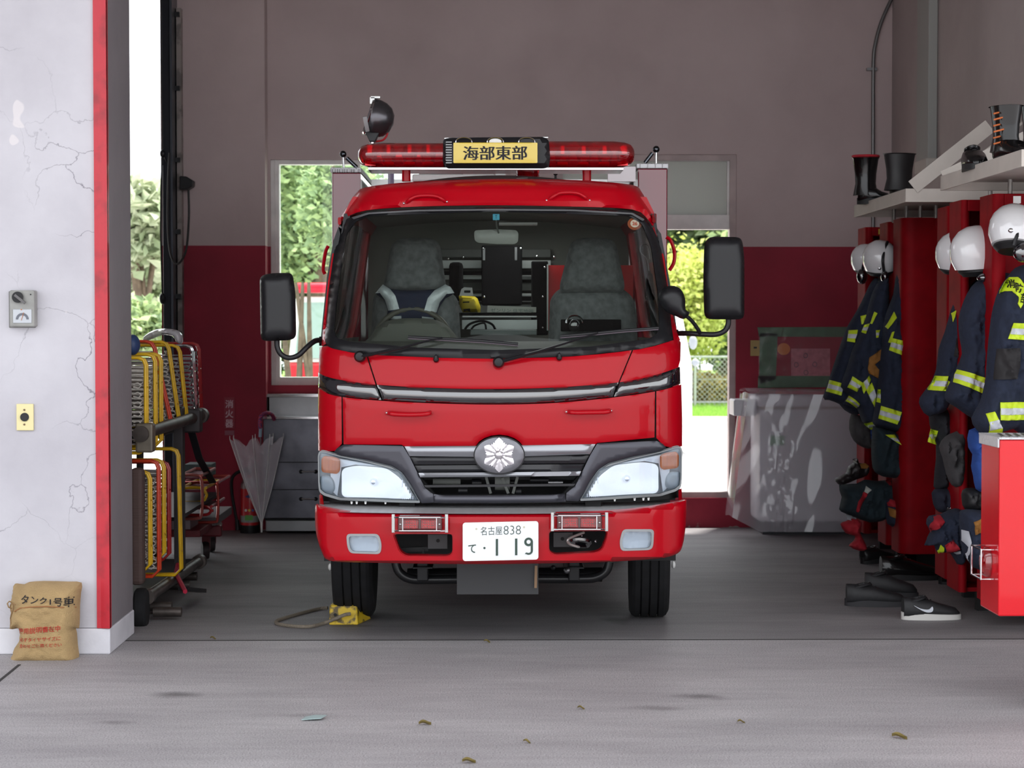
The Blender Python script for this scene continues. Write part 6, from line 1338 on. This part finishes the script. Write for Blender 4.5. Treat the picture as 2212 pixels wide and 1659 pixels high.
for dy in (-.07, .07): MB().tube([(xa-.002, cy+dy, cz+.055), (xa-.05, cy+dy, cz+.055), (xa-.05, cy+dy, cz-.055), (xa-.002, cy+dy, cz-.055)], .004, 6).build('guard_wire', CHR, lm)
for dz in (-.055, .055): MB().tube([(xa-.05, cy-.07, cz+dz), (xa-.05, cy+.07, cz+dz)], .0035, 6).build('guard_wire', CHR, lm)
# ---- back wall right: socket plate, wrapped poster, plastic-covered cabinet
t_ = thing('wall_plate', 'small tan wall plate beside the green-taped poster', 'wall socket', W(1631, 768, YB)); pbox('plate', 1621, 735, 1641, 769, YB-.012, YB-.001, mat('tan_plate', (168,142,84), .5), t_, .002); pbox('slot', 1628, 749, 1635, 753, YB-.0135, YB-.011, BLK, t_, 0)
po = thing('taped_poster', 'pink notice under clear plastic held by green tape on the red wall', 'poster', W(1735, 840, YB))
GT = mat('green_tape', (74,112,84), .6, nz=(10,.25)); PS = plane(YB-.006)
for P in ([(1636,707),(1840,706),(1840,728),(1640,727)], [(1638,812),(1840,812),(1840,836),(1637,838)], [(1641,720),(1680,720),(1676,820),(1640,830)]): sheet(MB(), PS, P, step=14, thick=.002).build('green_tape', GT, po, smooth=False)
sheet(MB(), PS, Q(1709,753,1793,812), step=14, thick=.002).build('pink_notice', mat('pink_paper', (196,120,132), .7, nz=(30,.25)), po, smooth=False)
sheet(MB(), PS, [(1679+14*0+ (1 if 0 else 0)+14+14*math.cos(a*PI/8), 754+13*math.sin(a*PI/8)) for a in range(16)], step=8, thick=.003).build('orange_disc', mat('orange_disc', (200,112,44), .6), po, smooth=False)
for px, py in ((1740,768),(1760,787),(1741,805),(1720,788)): MB().tube([PS(px+4.5*math.cos(a*PI/6), py+5*math.sin(a*PI/6))+Vector((0,-.003,0)) for a in range(12)], .0025, 5, closed=True).build('printed_ring', mat('print_grey', (110,84,96), .7), po)
mh = MB(); sheet(mh, plane(YB-.012), [(1638,709),(1840,706),(1840,838),(1638,836)], step=7, thick=.001, hf=lambda x, y: .003*mnoise.noise(Vector((x*.05, y*.05, 3)))); mh.build('clear_film', film('clear_film', (200,190,196), .06, refl=2, bs=.25, sc=12), po, ang=80)
# cabinet under plastic
YK = 12.9
kc = thing('white_cabinet', 'white chest cabinet standing by the right door under clear plastic', 'cabinet', (u(1700,YK), YK, 0))
kw = mat('cabinet_white', (214,212,218), .4)
a = W(1640, 1122, YK); b = W(1880, 880, YK)
MB().box(a.x, b.x, YK, 13.36, .09, b.z).build('chest', kw, kc, smooth=False, bevel=.012); MB().box(a.x-.01, b.x+.01, YK-.02, 13.37, b.z+.004, b.z+.07).build('lid', kw, kc, smooth=False, bevel=.012)
MB().box(a.x+.03, b.x-.03, YK+.04, 13.3, 0, .09).build('base', mat('base_dark', (48,50,54), .6), kc, smooth=False); MB().box(a.x+.0, b.x, YK-.006, YK, b.z-.012, b.z+.004).build('lid_joint', mat('joint_tan', (150,130,110), .6), kc, smooth=False)
pbox('green_label', 1664, 942, 1695, 962, YK-.006, YK-.0005, mat('label_green', (90,150,104), .6), kc, .001)
MB().box(a.x-.17, a.x-.012, YK+.05, YK+.3, b.z-.06, b.z+.05).build('side_shelf', kw, kc, smooth=False, bevel=.01)
hn = W(1614, 886, YK); MB().box(hn.x-.02, hn.x+.012, YK-.04, YK-.02, hn.z-.04, hn.z+.035).build('handle', WHT, kc, smooth=False, bevel=.006)
cv = thing('plastic_sheet', 'crumpled clear plastic sheet draped over the white cabinet', 'plastic sheet', (u(1700,12.8), 12.8, 0))
zt2 = W(1640, 850, 12.85).z
def drape(uu, v):
    # front fall of the sheet, from the top edge to the floor, flaring out to the left
    x_t = W(1617+uu*270, 850, 12.84).x; x_b = W(1582+uu*305, 1130, 12.72).x
    zz = zt2-.012*uu; zb2 = .04+.0*uu+ (.10*(1-uu*5) if uu < .2 else 0)
    z = zz+(zb2-zz)*v; x = x_t+(x_b-x_t)*v
    y = 12.84-.12*v+.03*mnoise.noise(Vector((uu*4, v*1.5, 1)))*v+.012*mnoise.noise(Vector((uu*9+v*3, v*3, 4)))+.014*max(0, 1-((uu-.25-.1*v)/.12)**2)*v*mnoise.noise(Vector((uu*40, v*14, 7)))*2+.05*max(0, .25-uu)*v
    return (x, y, z)
m = MB().grid(drape, 60, 50); m.build('front_fall', film('drape_film', (222,218,228), .42, rough=.1, refl=2, bs=.12, sc=4), cv, ang=24)
def drtop(uu, v):
    x, y, z = drape(uu, 0); return (x, y+.5*v, z+.03*math.sin(v*PI)+.008*mnoise.noise(Vector((uu*9, v*4, 2))))
MB().grid(drtop, 40, 8).build('top_fall', film('drape_film', (222,218,228), .42), cv, ang=30)
def drside(uu, v):
    x, y, z = drape(0, v); return (x-.02*math.sin(uu*PI), y+.45*uu*(1-.2*v), z+.03*math.sin(uu*9+v*6)*.3)
MB().grid(drside, 10, 20).build('side_fall', film('drape_film', (222,218,228), .42), cv, ang=30)

# ================================================================= OUTDOORS BEHIND THE GARAGE
def leafmass(name, c, R, n, ls, m_, parent=None, seed=0, blobs=6, flat=.8):
    rn = random.Random(seed); m = MB(); c = Vector(c); R = Vector(R)
    bl = [(Vector((rn.uniform(-.6,.6), rn.uniform(-.6,.6), rn.uniform(-.6,.6))), rn.uniform(.25,.5)) for _ in range(blobs*3)]
    vs = []; fs = []
    for i in range(n):
        b_, br_ = bl[rn.randrange(blobs*3)]
        d_ = Vector((rn.gauss(0,1), rn.gauss(0,1), rn.gauss(0,1))).normalized()*(abs(rn.gauss(.55,.35)))*br_*1.3
        p = c+Vector(((b_.x+d_.x)*R.x, (b_.y+d_.y)*R.y, (b_.z+d_.z)*R.z))
        a = Vector((rn.gauss(0,1), rn.gauss(0,1), rn.gauss(0,.6))).normalized(); b2 = a.orthogonal(); b2.rotate(Matrix.Rotation(rn.uniform(0,6.28), 3, a)); s_ = ls*rn.uniform(.6,1.4)
        k = len(vs); cc = a.cross(b2)*s_*.15
        vs += [p-a*s_, p-b2*s_*.4+cc, p+a*s_, p+b2*s_*.4+cc]; fs += [(k,k+1,k+2,k+3)]
    m.v = [tuple(v) for v in vs]; m.f = fs
    o = bpy.data.meshes.new(name); org = ORG.get(parent.name, Vector()) if parent else Vector()
    o.from_pydata([tuple(Vector(v)-org) for v in m.v], [], m.f); o.materials.append(m_); ob = bpy.data.objects.new(name, o); COL.objects.link(ob)
    if parent: ob.parent = parent
    return ob
def leafm(name, c1, c2):
    m_, t, p = nodes_of(name); g = N(t, 'ShaderNodeNewGeometry'); n_ = N(t, 'ShaderNodeTexNoise', Scale=1.1, Detail=3.0); t.links.new(g.outputs['Position'], n_.inputs['Vector'])
    r = ramp(t, g.outputs['Random Per Island'], [(0, c1), (1, c2)]); t.links.new(r, p.inputs['Base Color']); p.inputs['Roughness'].default_value = .6
    p.inputs['Subsurface Weight'].default_value = 0
    tl = N(t, 'ShaderNodeBsdfTranslucent'); t.links.new(r, tl.inputs[0]); mx = N(t, 'ShaderNodeMixShader'); mx.inputs[0].default_value = .35
    out = [x for x in t.nodes if x.type == 'OUTPUT_MATERIAL'][0]; t.links.new(p.outputs[0], mx.inputs[1]); t.links.new(tl.outputs[0], mx.inputs[2]); t.links.new(mx.outputs[0], out.inputs[0]); return m_
LG = leafm('leaf_green', (126,150,112), (192,210,152)); LY_ = leafm('leaf_yellow', (186,196,96), (222,226,150)); LD = leafm('leaf_dark', (56,78,52), (110,128,84)); LP = leafm('leaf_pale', (150,166,130), (206,212,184)); LO = leafm('leaf_dry', (168,150,70), (216,196,130))
BRK = mat('bark', (120,104,88), .9, nz=(12,.4))
def tree(label, x, Y, z0, z1, rx, ry, n, ls, m_, seed, trunk=.12, name='garden_tree', blobs=9):
    t_ = thing(name, label, 'tree' if name != 'yard_bush' else 'bush', (x, Y, 0), None)
    zc = (z0+z1)/2; leafmass('foliage', (x, Y, zc), (rx, ry, (z1-z0)/2), n, ls, m_, t_, seed, blobs)['kind'] = 'stuff'
    rn = random.Random(seed)
    MB().tube(smooth([(x, Y, -.05), (x+rn.uniform(-.1,.1), Y, zc*.4), (x+rn.uniform(-.2,.2), Y, zc), (x, Y, z1*.85)], 3, False), [trunk]*4+[trunk*.8]*3+[trunk*.45]*3, 8).build('trunk', BRK, t_)
    for k in range(4):
        a = rn.uniform(0, 6.28); MB().tube([(x, Y, zc*.6), (x+.4*rx*math.cos(a), Y+.4*ry*math.sin(a), zc), (x+.8*rx*math.cos(a), Y+.8*ry*math.sin(a), zc+.3*(z1-z0))], [trunk*.5, trunk*.3, trunk*.12], 6).build('branch', BRK, t_)
    return t_
XO = lambda px, Y: (px-1063)*Y/F
ZO = lambda py, Y: W(1063, py, Y).z
tree('leafy green tree filling the left window', XO(690,27), 27, ZO(640,27), ZO(250,27), 1.1, 1.4, 14000, .07, LG, 1)
tree('pale green tree seen at the left window beside the truck', XO(735,23), 23, ZO(560,23), ZO(300,23), .5, .8, 4500, .055, LG, 2)
tree('dark tree behind the left window foliage', XO(640,34), 34, ZO(720,34), ZO(300,34), 1.2, 1.2, 5000, .12, LD, 3)
tree('thin pale palm-like tree outside the roller doorway', XO(318,24), 24, ZO(590,24), ZO(385,24), .42, .6, 1800, .12, LP, 4, .07)
tree('pale bushy tree low in the roller doorway', XO(300,28), 28, ZO(720,28), ZO(440,28), .8, .8, 2500, .10, LP, 5, .06)
tree('dark evergreen outside the right doorway', XO(1560,36), 36, ZO(800,36), ZO(330,36), 1.6, 1.4, 12000, .13, LD, 6)
tree('sunlit yellow-green bush outside the right doorway', XO(1500,33.5), 33.5, ZO(775,33.5), ZO(530,33.5), .85, .9, 15000, .06, LY_, 7, .06, 'yard_bush', 12)
tree('green tree behind the right door mirror', XO(1600,34.5), 34.5, ZO(770,34.5), ZO(480,34.5), .7, .9, 5000, .09, LG, 8)
tree('dry golden bush behind the chain-link fence', XO(1560,34), 34, ZO(880,34), ZO(800,34), .9, .5, 2600, .08, LO, 9, .03, 'yard_bush')
tree('small green shrub at the foot of the roller doorway', XO(310,22), 22, ZO(780,22), ZO(640,22), .5, .5, 1800, .08, LG, 10, .03, 'yard_bush')
for i, (px, px2) in enumerate(((604,640), (655,640), (668,672), (640,690))):
    t_ = thing('sapling_trunk', ('leftmost', 'second', 'third', 'rightmost')[i]+' thin bare trunk outside the left window', 'tree', (XO(px,21.5), 21.5, 0), 'bare thin trunks outside the left window'); MB().tube([(XO(px2,21.5), 21.5, 0), (XO((px+px2)/2,21.5), 21.5, .9), (XO(px,21.5), 21.5, 1.9)], [.045,.035,.02], 7).build('stem', BRK, t_)
# grass strip, ground, fence
struct('grass_ground', MB().box(-40, 40, 28.2, 60, -.2, 0), mat('grass_soil', (132,168,78), .9, nz=(6,.3))).name = 'lawn_ground'
rn = random.Random(5); m = MB()
for i in range(9000):
    x = XO(rn.uniform(1440,1640),30) if i % 4 else rn.uniform(-6,6); y = rn.uniform(28.3,33.5); h_ = rn.uniform(.03,.09); dx = rn.uniform(-.02,.02); k = len(m.v)
    m.v += [(x-.006, y, 0), (x+.006, y, 0), (x+dx, y+rn.uniform(-.02,.02), h_)]; m.f.append((k,k+1,k+2))
g_ = bpy.data.meshes.new('grass'); g_.from_pydata(m.v, [], m.f); g_.materials.append(leafm('grass_blade', (120,168,60), (176,210,110))); go = bpy.data.objects.new('grass', g_); COL.objects.link(go); tag(go, 'bright green grass strip beyond the pavement', 'grass', kind='stuff')
YFn = 32.5; fx0, fx1 = XO(1380,YFn), XO(1760,YFn); fz1 = ZO(771,YFn)
fe = thing('chain_link_fence', 'grey chain-link fence seen through the right doorway', 'fence', (fx0, YFn, 0))
FM = mat('fence_wire', (176,180,178), .4, metal=.3)
m = MB(); s_ = .085; k = 0
x = fx0-(fz1)
while x < fx1:
    for sg_ in (1, -1):
        a = (x, .02) if sg_ > 0 else (x, fz1); L = fz1-.02; b = (x+L, fz1) if sg_ > 0 else (x+L, .02)
        m.bar((a[0], YFn+.01*sg_, a[1]), (b[0], YFn+.01*sg_, b[1]), .007, .007, (0,1,0))
    x += s_
wm = m.build('wire_mesh', FM, fe, smooth=False); wm['kind'] = 'stuff'
MB().cyl((fx0, YFn, fz1), (fx1, YFn, fz1), .02, n=8).build('top_rail', FM, fe); MB().cyl((fx0, YFn, .1), (fx1, YFn, .1), .015, n=8).build('bottom_rail', FM, fe); MB().cyl((fx0, YFn, fz1*.56), (fx1, YFn, fz1*.56), .006, n=6).build('mid_wire', FM, fe)
for px in (1400, 1502, 1660): MB().cyl((XO(px,YFn), YFn-.03, 0), (XO(px,YFn), YFn-.03, fz1+.02), .022, n=8).build('fence_post', FM, fe)
struct('curb', MB().box(-20, 20, 28.15, 28.3, 0, .06), mat('kerb_pale', (210,208,204), .8)).name = 'kerb_strip'
# white van, facing us, mostly hidden behind the truck
VY = 21.0; vx1 = XO(1497, VY)
va = thing('white_van', 'overexposed white van parked outside, right beside the fire truck', 'van', ((vx1-.74), VY, 0))
VW = mat('van_white', (236,238,240), .3, coat=.6)
def vb(uu, v):
    P = [(0,.32),(0,.9),(.10,1.0),(.55,1.75),(.75,1.86),(3.2,1.88),(3.3,1.8),(3.32,.32)]
    t_2 = v*(len(P)-1); i = min(int(t_2), len(P)-2); f_ = t_2-i; y = P[i][0]+(P[i+1][0]-P[i][0])*f_; z = P[i][1]+(P[i+1][1]-P[i][1])*f_
    hw_ = .74-.12*max(0, (z-1.0))/.88; e = 2*uu-1; x = hw_*e
    return (vx1-.74+x, VY+y+.06*e*e*(1 if y < .6 else 0), z)
MB().grid(vb, 12, 28).build('van_body', VW, va)
for s_ in (-1, 1): MB().prism([(vx1-.74+s_*.72, VY+.05, .32), (vx1-.74+s_*.72, VY+.05, .95), (vx1-.74+s_*.62, VY+.55, 1.74), (vx1-.74+s_*.61, VY+3.2, 1.8), (vx1-.74+s_*.72, VY+3.3, .32)], (s_*.015,0,0)).build('side_panel', VW, va, smooth=False)
MB().prism([(vx1-.74-.6, VY+.12, 1.04), (vx1-.74+.6, VY+.12, 1.04), (vx1-.74+.54, VY+.52, 1.70), (vx1-.74-.54, VY+.52, 1.70)], (0,-.03,.01)).build('van_windscreen', mat('van_glass', (70,80,84), .1, coat=1), va, smooth=False)
for x in (vx1-.16, vx1-1.32):
    for dy in (.55, 2.7): MB().lathe((x, VY+dy, .29), (1,0,0), [(.0,-.08),(.2,-.08),(.28,-.07),(.29,0),(.28,.07),(.2,.08),(0,.08)], 24, xd=(0,0,1)).build('van_wheel', RUB, va)
for px, py, w_, h_ in ((1497,740,10,13),(1502,783,9,7)):
    p = W(px, py, VY+.4); mm_ = MB().ball(p, .06, 12, 8, (w_/10*.8,.5,h_/10)).build('van_mirror', mat('van_mirror_grey', (150,156,164), .4), va)
    MB().cyl(p, p-Vector((.12,0,.02)), .01, n=6).build('mirror_stem', GRY, mm_)
# red fire engine outside left window
FY = 24.0; fx = XO(712, FY)
re_ = thing('far_fire_engine', 'pale-lit red fire engine with red light bar outside the left window', 'fire truck', (fx, FY, 0))
zr = ZO(640, FY)
RW = mat('far_red', (220,40,56), .35, coat=.5); PW = mat('far_white', (236,226,226), .4)
MB().box(fx-.52, fx+.9, FY, FY+3, .35, .95).build('cab_lower', RW, re_, smooth=False, bevel=.04)
MB().prism([(fx-.52, FY, .95), (fx+.9, FY, .95), (fx+.84, FY+.35, zr), (fx-.46, FY+.35, zr)], (0, 2.2, 0)).build('cab_upper', PW, re_, smooth=False, bevel=.03)
MB().prism([(fx-.44, FY+.02, 1.0), (fx+.82, FY+.02, 1.0), (fx+.76, FY+.32, zr-.08), (fx-.38, FY+.32, zr-.08)], (0,-.03,.005)).build('windscreen', mat('far_glass', (150,170,165), .1, coat=1), re_, smooth=False)
a = W(637, 634, FY+.3); b = W(686, 609, FY+.3); MB().cyl((a.x, FY+.4, (a.z+b.z)/2), (a.x+1.2, FY+.4, (a.z+b.z)/2), (b.z-a.z)*.45, n=16).build('far_light_bar', mat('far_lamp_red', (225,24,60), .3), re_)
MB().cyl((fx, FY+.4, zr-.02), (fx, FY+.4, zr+.08), .04, n=10).build('bar_stand', RW, re_)
for s_ in (-.45, .8): MB().lathe((fx+s_, FY+.7, .33), (1,0,0), [(.0,-.08),(.3,-.08),(.33,0),(.3,.08),(0,.08)], 24, xd=(0,0,1)).build('far_wheel', RUB, re_)
MB().box(fx-.5, fx+.88, FY-.06, FY+.02, .38, .55).build('far_bumper', PW, re_, smooth=False, bevel=.02)
# pale pole and red lattice mast outside the roller doorway
t_ = thing('lattice_mast', 'orange-red lattice mast far outside the roller doorway', 'mast', (XO(346,30), 30, 0)); 
for dx in (-.07, .07): MB().cyl((XO(346,30)+dx, 30, 0), (XO(346,30)+dx, 30, ZO(540,30)), .012, n=6).build('mast_leg', mat('mast_red', (206,96,76), .5), t_)
for k in range(10): MB().bar((XO(346,30)-.07, 30, .1+.24*k), (XO(346,30)+.07, 30, .22+.24*k), .012, .012, (0,1,0)).build('mast_rung', _m['mast_red'], t_, smooth=False)
# more greenery along the far side of the yard, beyond the fence
for k, x in enumerate((-13.5, -10.8, -5.2, -2.6, 1.2, 6.6, 9.3, 12.4)):
    w_ = ('far left of the roller doorway', 'left of the roller doorway', 'between roller doorway and left window', 'straight behind the far fire engine', 'behind the white van', 'right of the door opening', 'further right of the door opening', 'farthest right of the door opening')[k]
    t_ = tree('leafy yard tree ' + w_, x, 41+1.2*(k % 3), -.1, 3.4+.5*(k % 2), 1.9, 1.2, 3500, .13, (LG, LP, LD)[k % 3], 40+k, .09)
    t_['group'] = 'leafy trees across the yard'
